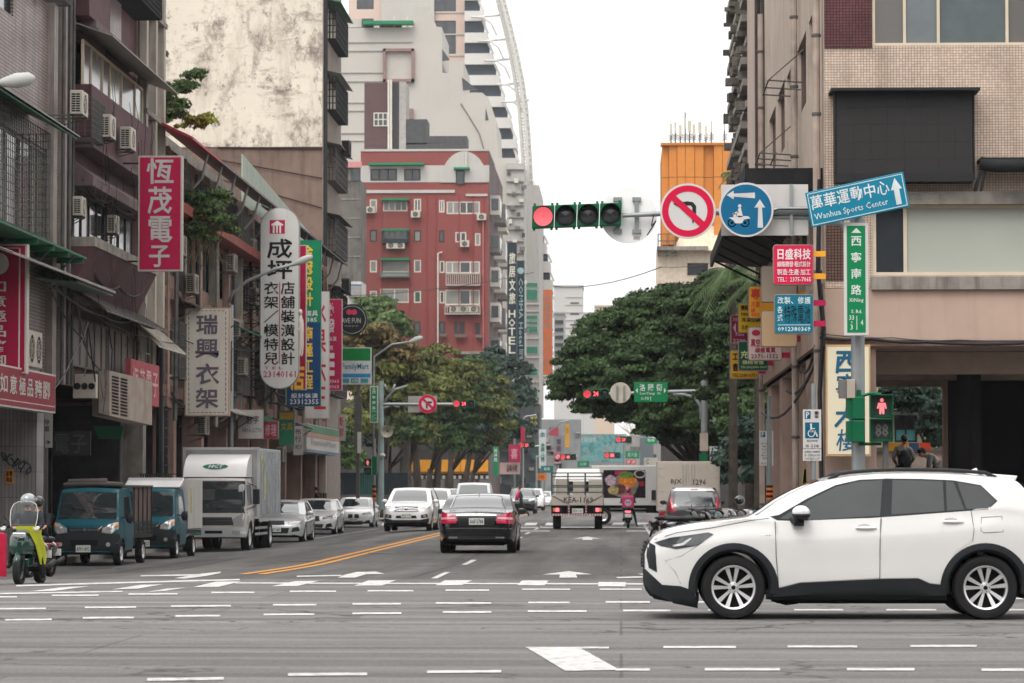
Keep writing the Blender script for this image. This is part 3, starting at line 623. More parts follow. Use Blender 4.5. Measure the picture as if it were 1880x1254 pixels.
# ---------------- generic cars
def gen_car(name,label,cat,kind,loc,rz,body,plate='',rear=False,group=None,k=1.0,simple=False,style='five',steer=0):
 S={
'sedan':dict(L=4.65,W=0.92,top=[(0,.52),(.03,.6),(.1,.68),(.5,.8),(1.15,.92),(1.35,.97),(1.75,1.2),(2.1,1.36),(2.5,1.43),(3.0,1.42),(3.5,1.33),(3.95,1.12),(4.2,1.03),(4.55,1.0),(4.62,.92),(4.65,.8)],
bot=[(0,.26),(.3,.18),(3.9,.2),(4.65,.33)],belt=[(0,.5),(.1,.6),(.6,.74),(1.2,.86),(2.2,.9),(3.4,.95),(4.1,.96),(4.5,.93),(4.65,.76)],wid=[(0,.62),(.06,.78),(.25,.92),(.7,1),(3.9,1),(4.35,.95),(4.6,.87),(4.65,.8)],
wh=(.85,3.6),r=.32,ws=[(1.38,.64),(2.06,.53)],rw=[(3.32,.5),(4.02,.6)],sw=[[(1.62,.93),(2.5,.935),(2.47,1.35),(2.15,1.29),(1.75,1.07)],[(2.57,.94),(3.45,.98),(3.55,1.1),(3.2,1.31),(2.54,1.36)]],doors=(1.35,2.53,3.5),hl=[(.4,.60),(.80,.66),(.78,.76),(.42,.69)],mz=.98,mx=1.7),
'suv':dict(L=4.53,W=0.91,top=[(0,.66),(.03,.8),(.1,.9),(.5,1.0),(1.0,1.08),(1.2,1.12),(1.6,1.38),(1.95,1.56),(2.4,1.64),(3.2,1.65),(3.9,1.58),(4.2,1.42),(4.4,1.15),(4.5,1.0),(4.53,.9)],
bot=[(0,.34),(.3,.24),(3.8,.24),(4.53,.4)],belt=[(0,.62),(.1,.84),(.6,.94),(1.2,1.03),(2.2,1.06),(3.6,1.14),(4.3,1.12),(4.53,.86)],wid=[(0,.66),(.06,.82),(.25,.94),(.6,1),(3.9,1),(4.3,.95),(4.53,.85)],
wh=(.88,3.52),r=.35,ws=[(1.24,.68),(1.9,.57)],rw=[(4.0,.5),(4.33,.62)],sw=[[(1.5,1.09),(2.45,1.1),(2.42,1.54),(2.05,1.5),(1.65,1.26)],[(2.52,1.1),(3.4,1.16),(3.4,1.55),(2.5,1.56)],[(3.46,1.16),(3.9,1.2),(3.85,1.45),(3.46,1.53)]],doors=(1.3,2.48,3.45),hl=[(.42,.80),(.83,.88),(.82,.99),(.45,.9)],mz=1.13,mx=1.6),
'mpv':dict(L=4.4,W=0.86,top=[(0,.66),(.03,.85),(.12,.98),(.5,1.08),(.75,1.16),(1.3,1.55),(1.6,1.78),(2.0,1.86),(3.6,1.87),(4.15,1.8),(4.3,1.4),(4.38,1.0),(4.4,.9)],
bot=[(0,.3),(.3,.22),(3.8,.22),(4.4,.36)],belt=[(0,.62),(.1,.9),(.7,1.05),(1.3,1.08),(4.0,1.1),(4.4,.86)],wid=[(0,.74),(.06,.88),(.25,.97),(.6,1),(4.0,1),(4.3,.97),(4.4,.92)],
wh=(.75,3.4),r=.31,ws=[(.86,.7),(1.55,.62)],rw=[(4.18,.55),(4.3,.6)],sw=[[(1.2,1.13),(2.05,1.14),(2.02,1.68),(1.72,1.68)],[(2.12,1.14),(3.1,1.14),(3.1,1.7),(2.1,1.7)],[(3.2,1.14),(4.0,1.16),(3.95,1.68),(3.2,1.7)]],doors=(.98,2.08,3.15),hl=[(.5,.8),(.82,.84),(.8,1.0),(.52,.96)],mz=1.15,mx=1.15)}[kind]
 c=Car(name,label,cat,S['L'],S['W'],S['top'],S['bot'],S['belt'],S['wid'],loc,rz,body,group,wheels=S['wh'],r=S['r'],arch=S['r']+.06,step=0.09,hump=.34 if kind!='mpv' else.14);L_=S['L'];W_=S['W']
 (a,ya),(b,yb)=S['ws'];c.dec('windscreen',[(a,-ya),(a,ya),(b,yb),(b,-yb)],'top',GLASSL,0.005,nx=10,nz=8)
 (a,ya),(b,yb)=S['rw'];rwin=c.dec('rear_window',[(a,-ya),(a,ya),(b,yb),(b,-yb)],'top',GLASS if kind!='sedan' else GLASSL,0.005,nx=8,nz=8)
 for i,q in enumerate(S['sw']):c.dec('side_window',q,'side',GLASS,0.004,both=True,nx=8)
 c.wheels(S['wh'],S['r']+.005,W_-.12,.22,style,steer)
 for wx in S['wh']:c.ring(wx,S['r']+.035,S['r']+.075,body,0.004,r=S['r'],a0=0,a1=180,name='wheel_arch')
 mb=MB();mb.box(c.x0-3.3,c.x0-1.3,-.6,.6,.17,.27);mb.build('underfloor',DARK,c.root)
 if not simple:
  for x in S['doors']:c.line([(x,c.BE(x)-.03),(x-.02,.55),(x,.3)],wd=.004)
  for x in(S['doors'][1]-.28,S['doors'][2]-.26):
   for g in(1,-1):
    h,_=c._cast(x,c.BE(x)-.1,'side',g);mb=MB();mb.ell((h.x,h.y+g*.015,h.z),(.1,.015,.016),10,6);mb.build('door_handle',body,c.root,smooth=True)
  c.line([(1.15 if kind!='mpv' else.75,-.75),(1.1 if kind!='mpv' else.72,0),(1.15 if kind!='mpv' else.75,.75)],'top',None,.005,1,False)
  c.dec('sill_trim',[(S['wh'][0]+.42,.2),(S['wh'][1]-.42,.2),(S['wh'][1]-.42,.27),(S['wh'][0]+.42,.27)],'side',BLKP,.006,both=True)
 c.mirror(S['mx'],S['mz'],W_-.04,body if kind!='x' else BLKP)
 c.mir('headlight',S['hl'],HLAMP,.008,sgn=1,nx=8)
 c.mir('tail_lamp',[(W_-.32,.8),(W_-.06,.84),(W_-.08,1.0),(W_-.3,.96)],RLAMP,.008,sgn=-1,nx=6)
 return c
 # black sedan seen from behind
c=gen_car('black_sedan','glossy black saloon driving away in the middle lane','car','sedan',(-3.42,77.2,gz(-3.4,77)),R(90),BLACK,simple=True)
# replace its generic rear lamps and add the boot details
for o in[o for o in c.root.children if o.name.startswith('tail_lamp')]:bpy.data.objects.remove(o)
for g in(1,-1):
 f=lambda q:[(g*a,b)for a,b in q]
 t=c.dec('tail_lamp',f([(.47,.72),(.88,.70),(.87,.93),(.8,.97),(.47,.88)]),'end',mat('saloon_tail_lamp','#c02048',.12,coat=1,var=.15,scale=12),.01,-1,nx=10)
 c.dec('lamp_strip',f([(.5,.82),(.84,.80),(.84,.85),(.5,.86)]),'end',mat('pale_lamp_strip','#e0a8b0',.1,coat=1),.014,-1,parent=t)
 c.dec('exhaust_tip',f([(.45,.36),(.66,.36),(.66,.4),(.45,.4)]),'end',CHROME,.012,-1)
c.dec('boot_chrome_strip',[(-.48,.895),(.48,.895),(.46,.925),(-.46,.925)],'end',CHROME,.016,-1,nx=16)
c.dec('plate_recess',[(-.42,.66),(.42,.66),(.47,.86),(-.47,.86)],'end',mat('recess_black',(.02,.02,.022),.4),.004,-1,nx=12)
c.line([(-.9,.585),(-.4,.60),(.4,.60),(.9,.585)],'end',CHROME,.008,-1,False,.012,'bumper_chrome_strip')
c.dec('bumper_valance',[(-.72,.28),(.72,.28),(.66,.4),(-.66,.4)],'end',BLKP,.004,-1,nx=16)
c.plate('AAF·5788',0,.76,-1,.36,.16)
c.line([(3.35,-.56),(3.32,0),(3.35,.56)],'top',CHROME,.012,1,False,.006,'rear_window_trim')
for sg in(1,-1):c.line([(3.35,sg*.55),(3.7,sg*.6),(4.04,sg*.66)],'top',CHROME,.01,1,False,.006,'rear_window_trim')
mb=MB();X=c.x0-3.2;mb.prism([(X+.08,.015,1.38),(X-.06,.015,1.46),(X-.1,.015,1.37)],(0,-.03,0));mb.build('roof_aerial',BLACK,c.root)
mb=MB();h,nn=c._cast(0,.965,'end',-1);mb.ring((h.x-.012,0,h.z),(1,0,0),.03,.037,.006,20)
for a in(90,210,330):mb.tube([(h.x-.012,0,h.z),(h.x-.012,.033*math.cos(R(a)),h.z+.033*math.sin(R(a)))],.003,4)
mb.build('boot_emblem',CHROME,c.root)
# oncoming white SUV
c=gen_car('oncoming_suv','white SUV coming towards the camera beside the yellow line','car','suv',(-7.9,119.5,gz(-7.9,118)),R(-90)-.03,WHITE)
c.dec('grille',[(-.46,.76),(.46,.76),(.42,.93),(-.42,.93)],'end',mat('grille_grey',(.1,.1,.11),.3,.6),.02,1,nx=12)
for k in range(3):c.line([(-.44,.785+.055*k),(0,.765+.055*k),(.44,.785+.055*k)],'end',CHROME,.013,1,False,.03,'grille_bar')
c.dec('lower_bumper',[(-.8,.34),(.8,.34),(.82,.5),(.5,.44),(-.5,.44),(-.82,.5)],'end',BLKP,.02,1,nx=16);c.dec('lower_grille',[(-.4,.5),(.4,.5),(.36,.6),(-.36,.6)],'end',DARK,.01,1)
c.mir('fog_lamp_surround',[(.55,.5),(.8,.54),(.76,.66),(.55,.62)],BLKP,.012);c.mir('fog_lamp',[(.63,.55),(.72,.55),(.72,.62),(.63,.62)],HLAMP,.02);c.plate('AQK·1174',0,.6,1,.38,.15)
mb=MB();mb.box(c.x0-.05,c.x0+.02,-.05,.05,.8,.88);mb.build('grille_emblem',CHROME,c.root,bevel=.01)
# left kerb, farther cars
def front_kit(c,z0,plate=None,dark=True,kid=False,wide=.3):
 if kid:
  for g in(1,-1):c.dec('grille',[(g*.04,z0),(g*wide,z0+.02),(g*(wide-.03),z0+.2),(g*.05,z0+.2)],'end',BLKP,.02,1,nx=6)
 else:c.dec('grille',[(-wide,z0),(wide,z0),(wide-.04,z0+.12),(-wide+.04,z0+.12)],'end',BLKP,.02,1)
 c.dec('lower_grille',[(-.4,z0-.28),(.4,z0-.28),(.45,z0-.1),(-.45,z0-.1)],'end',BLKP,.012,1);c.mir('bumper_intake',[(.52,z0-.24),(.78,z0-.2),(.74,z0-.06),(.56,z0-.1)],BLKP,.012)
 if plate:c.plate(plate,0,z0-.05 if kid else z0-.16,1,.36,.15)
PX=lambda x,Y:onY(x,900,Y).x
c=gen_car('silver_sedan','silver saloon parked right behind the box truck','car','sedan',(-11.4,106.5,gz(-11.4,104)),R(-90)+.0,SILVER);front_kit(c,.6,'ABT·6039')
c=gen_car('white_coupe','white low coupe parked behind the silver saloon','car','sedan',(-12.15,126.5,gz(-12.2,126)),R(-90)+.0,WHITE);front_kit(c,.52,None,kid=True)
for o in[o for o in c.root.children if o.name.startswith('headlight')]:o.data.materials[0]=HDARK
c=gen_car('white_sports_sedan','white sports saloon with tall black grille at the end of the parked row','car','sedan',(-12.55,150.2,gz(-12.6,149)),R(-90)+.01,WHITE);front_kit(c,.42,'EAP·1196',kid=True,wide=.27)
for o in[o for o in c.root.children if o.name.startswith('headlight')]:o.data.materials[0]=HDARK
# traffic queue beyond the oncoming SUV
c=gen_car('white_crossover','white car with roof rails half hidden behind the oncoming SUV','car','suv',(PX(797,137),137,gz(-8,137)),R(-90),WHITE,simple=True)
c=gen_car('dark_estate_car','dark grey car behind the black saloon with its roof just showing','car','suv',(PX(826,150),150,gz(-8,150)),R(-90),paint('charcoal_car_paint',(.02,.022,.025)),simple=True)
c=gen_car('silver_van','silver van waiting beyond the black saloon','van','mpv',(PX(869,146),147,gz(-7,147)),R(-90),SILVER,simple=True)
c=gen_car('black_hatchback','black car facing the camera beside the walking person','car','suv',(PX(957,200),203,gz(-6,200)),R(-90),BLACK,simple=True)
c=gen_car('white_taxi_van','small white car behind the black one beyond the crossing','car','suv',(PX(976,232),234,gz(-6,232)),R(-90),WHITE,simple=True)
c=gen_car('grey_hatchback','grey car far up the street, left of the tailgate truck','car','sedan',(PX(996,260),262,gz(-6,260)),R(-90),SILVER,simple=True)
# right kerb hatchback seen from behind
c=gen_car('parked_hatchback','dark hatchback with a white roof parked behind the cream box truck','car','suv',(PX(1274,103),104.5,gz(2.2,104)),R(90),paint('graphite_car_paint',(.06,.06,.065)),simple=True)
c.dec('white_roof',[(2.0,-.62),(2.0,.62),(3.85,.58),(3.85,-.58)],'top',WHITE,.006,nx=12,nz=8);c.dec('tailgate_edge',[(-.66,1.5),(.66,1.5),(.6,1.6),(-.6,1.6)],'end',WHITE,.012,-1)
c.dec('rear_screen',[(-.7,1.0),(.7,1.0),(.6,1.5),(-.6,1.5)],'end',GLASSL,.02,-1,nx=12);c.dec('brake_light',[(-.12,1.53),(.12,1.53),(.12,1.56),(-.12,1.56)],'end',RLAMP,.02,-1)
c.mir('tall_tail_lamp',[(.68,.95),(.84,.95),(.76,1.3),(.7,1.3)],RLAMP,.015,sgn=-1)
# ---------------- trucks
def plank(mb,*a):mb.box(*a)
def kei_truck(label,loc,rz,cover,plate,roofload=False):
 top=[(0,.62),(.02,.8),(.06,.95),(.18,1.02),(.30,1.07),(.48,1.5),(.60,1.73),(.78,1.8),(1.6,1.82),(1.85,1.8),(1.88,1.7)]
 c=Car('pickup_van',label,'pickup truck',4.3,.78,top,[(0,.32),(.2,.26),(1.88,.3)],[(0,.58),(.08,.88),(.4,1.0),(.8,1.04),(1.88,1.06)],[(0,.82),(.05,.93),(.2,.99),(.4,1),(1.88,1)],loc,rz,TEALP,'teal pickup vans at the left kerb',wheels=(.62,),r=.28,arch=.33,hump=.10,step=.07,bodyname='cab',crown=.03)
 c.dec('windscreen',[(.32,-.68),(.32,.68),(.58,.64),(.58,-.64)],'top',GLASSL,.005,nx=8,nz=8)
 for g in(1,-1):
  d=c.dec('door',[(.75,.42),(1.66,.42),(1.68,1.66),(1.0,1.66),(.72,1.1)],'side',TEALP,.005,g,nx=12,nz=8)
  c.dec('side_window',[(.84,1.1),(1.6,1.12),(1.6,1.6),(1.02,1.58)],'side',GLASS,.009,g,parent=None)
  h,_=c._cast(1.5,.98,'side',g);mb=MB();mb.box(h.x-.06,h.x+.06,h.y,h.y+g*.03,h.z-.02,h.z+.02);mb.build('door_handle',BLKP,d)
  hl=c.dec('headlight',[(g*.36,.78),(g*.62,.74),(g*.75,.86),(g*.74,1.0),(g*.62,.98),(g*.42,.87)],'end',HLAMP,.012,1,nx=10)
  mb=MB();hh,_=c._cast(g*.58,.86,'end',1);mb.ell((hh.x+.005,g*.58,.86),(.02,.06,.06),12,8);mb.build('lamp_bulb',HLAMP,hl,smooth=True)
  c.dec('indicator',[(g*.68,.9),(g*.74,.92),(g*.735,.99),(g*.68,.97)],'end',AMBER,.016,1,parent=hl)
  c.dec('grille_wing',[(g*.05,.82),(g*.05,.86),(g*.3,.84),(g*.4,.92),(g*.42,.90),(g*.32,.8)],'end',CHROME,.03,1)
  mb=MB();mb.ell((c.x0-.62,g*.93,1.1),(.05,.09,.12),12,8);mo=mb.build('wing_mirror',BLKP,c.root,smooth=True);mb=MB();mb.tube([(c.x0-.62,g*.74,1.12),(c.x0-.62,g*.9,1.1)],.018,6);mb.build('mirror_arm',BLKP,mo)
  mb=MB();hh,_=c._cast(g*.56,.5,'end',1);mb.lathe([(.05,0),(.05,.035),(.001,.035)],(hh.x,g*.56,.5),(1,0,0),16);mb.build('fog_lamp',HLAMP,c.root)
  wheel(c.root,c.x0-.62,g*.67,.28,.17,'steel');wheel(c.root,c.x0-3.2,g*.67,.28,.17,'steel')
 c.dec('bumper',[(-.77,.3),(.77,.3),(.77,.74),(.35,.76),(-.35,.76),(-.77,.74)],'end',BLKP,.018,1,nx=16,nz=6);c.dec('grille',[(-.4,.76),(.4,.76),(.42,.88),(-.42,.88)],'end',BLKP,.02,1)
 c.dec('bumper_side',[(0.02,.32),(.3,.34),(.36,.6),(.2,.74),(.02,.74)],'side',BLKP,.01,both=True);c.dec('bumper_intake',[(-.3,.46),(.3,.46),(.34,.6),(-.34,.6)],'end',DARK,.022,1)
 mb=MB();hh,_=c._cast(0,.84,'end',1);X=hh.x+.04
 for a in(90,210,330):mb.prism([(X,0,.84),(X,.022*math.cos(R(a-40)),.84+.022*math.sin(R(a-40))),(X,.045*math.cos(R(a)),.84+.045*math.sin(R(a))),(X,.022*math.cos(R(a+40)),.84+.022*math.sin(R(a+40)))],(.006,0,0))
 mb.build('grille_emblem',CHROME,c.root);c.plate(plate,-.02,.4,1,.34,.16,x=c.x0+.035)
 mb=MB();mb.box(c.x0-4.25,c.x0-1.95,-.76,.76,.62,.70);mb.box(c.x0-4.2,c.x0-1.0,-.35,-.25,.4,.62);mb.box(c.x0-4.2,c.x0-1.0,.25,.35,.4,.62);mb.build('bed_floor',BLKP,c.root)
 mb=MB()
 for i,z in enumerate((.72,.82,.92)):
  for g in(1,-1):mb=MB();mb.box(c.x0-4.25,c.x0-1.95,g*.76,g*.73,z,z+.09);mb.build('bed_side_rail',TEALP if not cover else BLKP,c.root)
 for w_ in(0,1):c.line([(.42+.0*w_,.1-.5*w_),(.4,.45-.5*w_)],'top',BLKP,.012,1,False,.012,'wiper')
 return c
TARP=mat('grey_tarpaulin','#5b5552',.8,var=.2,stain=.4);RUST=mat('rusty_brown_panel','#6b5a55',.8,var=.2,stain=.5,staincol=(.12,.05,.03))
y_=74.8;x_=-12.28
c=kei_truck('teal pickup van with rolled grey tarpaulin on its cab, nearest at the left kerb',(x_,y_,gz(x_,73)),R(-90)-.045,True,'APH·1892')
for g in(1,-1):
 mb=MB();mb.box(c.x0-4.15,c.x0-1.98,g*.745,g*.725,.98,1.82);mb.build('side_panel',RUST,c.root)
 for i in range(5):mb=MB();mb.box(c.x0-4.15+i*.53,c.x0-4.1+i*.53,g*.75,g*.77,.72,1.84);mb.build('post',BLKP,c.root)
mb=MB();mb.box(c.x0-4.2,c.x0-1.9,-.78,.78,1.82,1.87)
for i in range(7):mb.tube([(c.x0-.9-.15*i,-.7+.1*i*.3,1.87+.012*i),(c.x0-1.0-.14*i,.1,1.9),(c.x0-.95-.15*i,.72-.05*i,1.87)],.05+.01*(i%3),8)
t=mb.build('rolled_tarpaulin',TARP,c.root,smooth=40)
mb=MB();mb.tube([(c.x0-1.02,-.6,1.93),(c.x0-1.05,.3,1.95)],.085,10);mb.build('tarpaulin_roll',TARP,c.root,smooth=40)
mb=MB();h,n_=c._cast(.5,-.1,'top',1);mb.box(h.x-.01,h.x+.01,.05,.25,h.z-.13,h.z-.03);mb.build('parking_slip',mat('yellow_paper','#c9c850',.6),c.root)
x2,y2=-12.05,82.2
c=kei_truck('second teal pickup van, with a white wind deflector and a white box body',(x2,y2,gz(x2,81)),R(-90)-.03,False,'AXK·2967')
WB=mat('white_box_body','#b9b7b4',.45,var=.06,streak=.3)
for g in(1,-1):mb=MB();mb.box(c.x0-4.25,c.x0-1.98,g*.80,g*.78,.75,1.98);sp_=mb.build('side_panel',WB,c.root);mb=MB();mb.box(c.x0-2.5,c.x0-2.3,g*.80,g*.803,1.15,1.8);mb.build('bottle_picture',mat('bottle_yellow_green','#a8a050',.5,var=.4,scale=9),sp_)
mb=MB();mb.box(c.x0-4.25,c.x0-1.98,-.8,.8,1.98,2.03);mb.build('box_roof',WB,c.root);mb=MB();mb.box(c.x0-1.99,c.x0-1.95,-.78,.78,1.2,2.0);mb.build('box_front',WB,c.root)
mb=MB();mb.prism([(c.x0-.95,-.72,1.83),(c.x0-1.7,-.75,1.84),(c.x0-1.8,-.75,2.08),(c.x0-1.35,-.68,2.0)],(0,1.46,0));mb.build('wind_deflector',WHITE,c.root,bevel=.02)
mb=MB()
for i in range(14):mb.box(c.x0-1.94,c.x0-1.90,-.45+i*.06,-.415+i*.06,2.04,2.16)
mb.box(c.x0-1.95,c.x0-1.9,-.5,.5,2.16,2.18);mb.build('cooling_unit_grille',BLKP,c.root)
# ---------------- large silver box truck
def box_truck():
 Y=89.0;top=[(0,.55),(.02,1.0),(.06,1.24),(.12,1.3),(.3,2.0),(.36,2.06),(.5,2.1),(1.55,2.12),(1.6,2.05)]
 xr=PX(497,91);x=xr-1.36;root_rz=R(-90)-.025
 c=Car('box_truck','large silver box truck with white wind deflector parked at the left kerb','truck',6.4,.98,top,[(0,.42),(.2,.38),(1.6,.45)],[(0,.5),(.06,1.15),(.3,1.22),(1.6,1.24)],[(0,.93),(.04,.98),(.12,1),(1.6,1)],(x,Y+3.2,gz(x,90)),root_rz,GREYW,wheels=(.95,),r=.4,arch=.46,hump=.06,step=.08,bodyname='cab',crown=.02)
 c.dec('windscreen',[(-.88,1.24),(.88,1.24),(.84,1.96),(-.84,1.96)],'end',GLASSL,.012,1,nx=10,nz=8);c.dec('screen_surround',[(-.93,1.1),(.93,1.1),(.9,2.0),(-.9,2.0)],'end',BLKP,.006,1,nx=10,nz=8)
 c.dec('grille',[(-.62,.76),(.62,.76),(.56,.98),(-.56,.98)],'end',BLKP,.014,1,nx=12)
 for k in range(4):c.line([(-.56,.8+.045*k),(.56,.8+.045*k)],'end',mat('grille_grey',(.1,.1,.11)),.008,1,False,.022,'grille_bar')
 c.mir('headlight',[(.55,.72),(.9,.72),(.95,1.05),(.85,1.08),(.6,.94)],HLAMP,.012);c.dec('bumper',[(-.97,.42),(.97,.42),(.97,.68),(-.97,.68)],'end',SILVER,.03,1,nx=16)
 c.mir('fog_lamp',[(.58,.5),(.8,.5),(.8,.6),(.58,.6)],HLAMP,.04);c.dec('bumper_holes',[(-.2,.52),(.3,.52),(.3,.6),(-.2,.6)],'end',DARK,.034,1)
 c.plate('007-J0',-.47,.54,1,.34,.16,m=mat('green_plate','#155c3c',.4),tm=mat('plate_pale_text','#9ac0a8',.5))
 for g in(1,-1):
  c.dec('side_window',[(.38,1.3),(1.3,1.34),(1.3,1.9),(.5,1.9)],'side',GLASS,.01,g);c.line([(.3,1.25),(.3,.8),(1.4,.8),(1.4,2.0)],wd=.006,both=False,sgn=g)
  mb=MB();mb.box(c.x0-.02,c.x0+.06,g*1.16,g*1.36,1.35,1.78);mo=mb.build('wing_mirror',BLKP,c.root,bevel=.03);mb=MB();mb.tube([(c.x0-.2,g*.98,1.95),(c.x0,g*1.25,1.85),(c.x0,g*1.25,1.3),(c.x0-.2,g*.98,1.2)],.015,6);mb.build('mirror_arm',BLKP,mo)
  wheel(c.root,c.x0-.95,g*.84,.41,.24,'steel',.0);wheel(c.root,c.x0-4.9,g*.86,.41,.3,'steel');wheel(c.root,c.x0-4.9,g*.6,.41,.2,'steel')
 ALB=mat('ribbed_aluminium','#a3a4a5',.32,.5,var=.1,streak=.35)
 bx0,bx1=c.x0-6.35,c.x0-1.72;root=c.root
 mb=MB();mb.box(bx0,bx1,-1.1,1.1,.95,2.95);body=mb.build('cargo_box',ALB,root,bevel=.02)
 for g in(1,-1):
  mb=MB();mb.box(bx0+.06,bx1-.06,g*1.1,g*1.106,1.02,2.88);sp_=mb.build('side_panel',mat('printed_side_panel','#8b9399',.25,.3,var=.35,scale=1.3,streak=.3),body)
  f=Fr((0,g*1.108,0),(g,0,0))if g==-1 else Fr((0,g*1.108,0),(-1,0,0))
  mb=MB();mb.ring((bx1-.55,g*1.108,2.55),(0,1,0),.14,.2,.004,24);mb.prism([(bx1-1.3,g*1.108,1.5),(bx1-1.1,g*1.108,1.45),(bx1-1.05,g*1.108,2.1),(bx1-1.18,g*1.108,2.35),(bx1-1.3,g*1.108,2.1)],(0,g*.003,0));mb.build('bottle_picture',mat('bottle_yellow','#c8c060',.4,var=.3,scale=6),sp_)
  mb=MB()
  for i in range(14):mb.box(bx0+.1+i*.33,bx0+.13+i*.33,g*1.106,g*1.116,1.02,2.88)
  sp2=mb.build('panel_ribs',ALB,sp_);sp2['kind']='stuff'
  mb=MB();[mb.box(c.x0-4.2,c.x0-1.7,g*1.0,g*.98,z,z+.07)for z in(.45,.62)];mb.build('side_guard',ALB,root)
 mb=MB()
 for(y0,y1,z0,z1)in((-1.12,1.12,2.9,2.98),(-1.12,1.12,.92,1.0),(-1.12,-1.04,1.0,2.9),(1.04,1.12,1.0,2.9)):mb.box(bx1,bx1+.015,y0,y1,z0,z1)
 mb.build('corner_frame',SILVER,body)
 mb=MB();mb.grid([[(c.x0-x_-.0*k,y*(1-.0),z)for y in(-.9,-.5,0,.5,.9)]for k,(x_,z)in enumerate(((.45,2.12),(.55,2.35),(.85,2.6),(1.3,2.74),(1.68,2.78)))])
 for g in(1,-1):mb.poly([(c.x0-.45,g*.9,2.12),(c.x0-.55,g*.9,2.35),(c.x0-.85,g*.9,2.6),(c.x0-1.3,g*.9,2.74),(c.x0-1.68,g*.9,2.78),(c.x0-1.68,g*.9,2.12)])
 d=mb.build('wind_deflector',WHITE,root,smooth=50)
 f=Fr((c.x0-.53,0,2.33),(0,1,0),(-.3,0,.27));mb=MB()
 mb.poly([f.p(.36*math.cos(a),.12+.11*math.sin(a),.012)for a in[i*2*math.pi/32 for i in range(32)]]);e=mb.build('oval_emblem',mat('emblem_green','#1d6a55',.4),d);mb=MB();text(mb,'HCT',f,-.2,.05,.2,.19,.018,.02,.25);mb.build('lettering',WHITE,d)
 mb=MB();mb.box(c.x0-6.3,c.x0-1.2,-.45,-.3,.6,.95);mb.box(c.x0-6.3,c.x0-1.2,.3,.45,.6,.95);mb.box(c.x0-3.4,c.x0-2.4,-.9,-.5,.5,.85);mb.build('chassis',DARK,root)
 mb=MB();[mb.tube([(c.x0-.03,y,1.2),(c.x0-.1,y+.4,1.32)],.01,5)for y in(-.6,.1)];mb.build('wiper',BLKP,root)
box_truck()
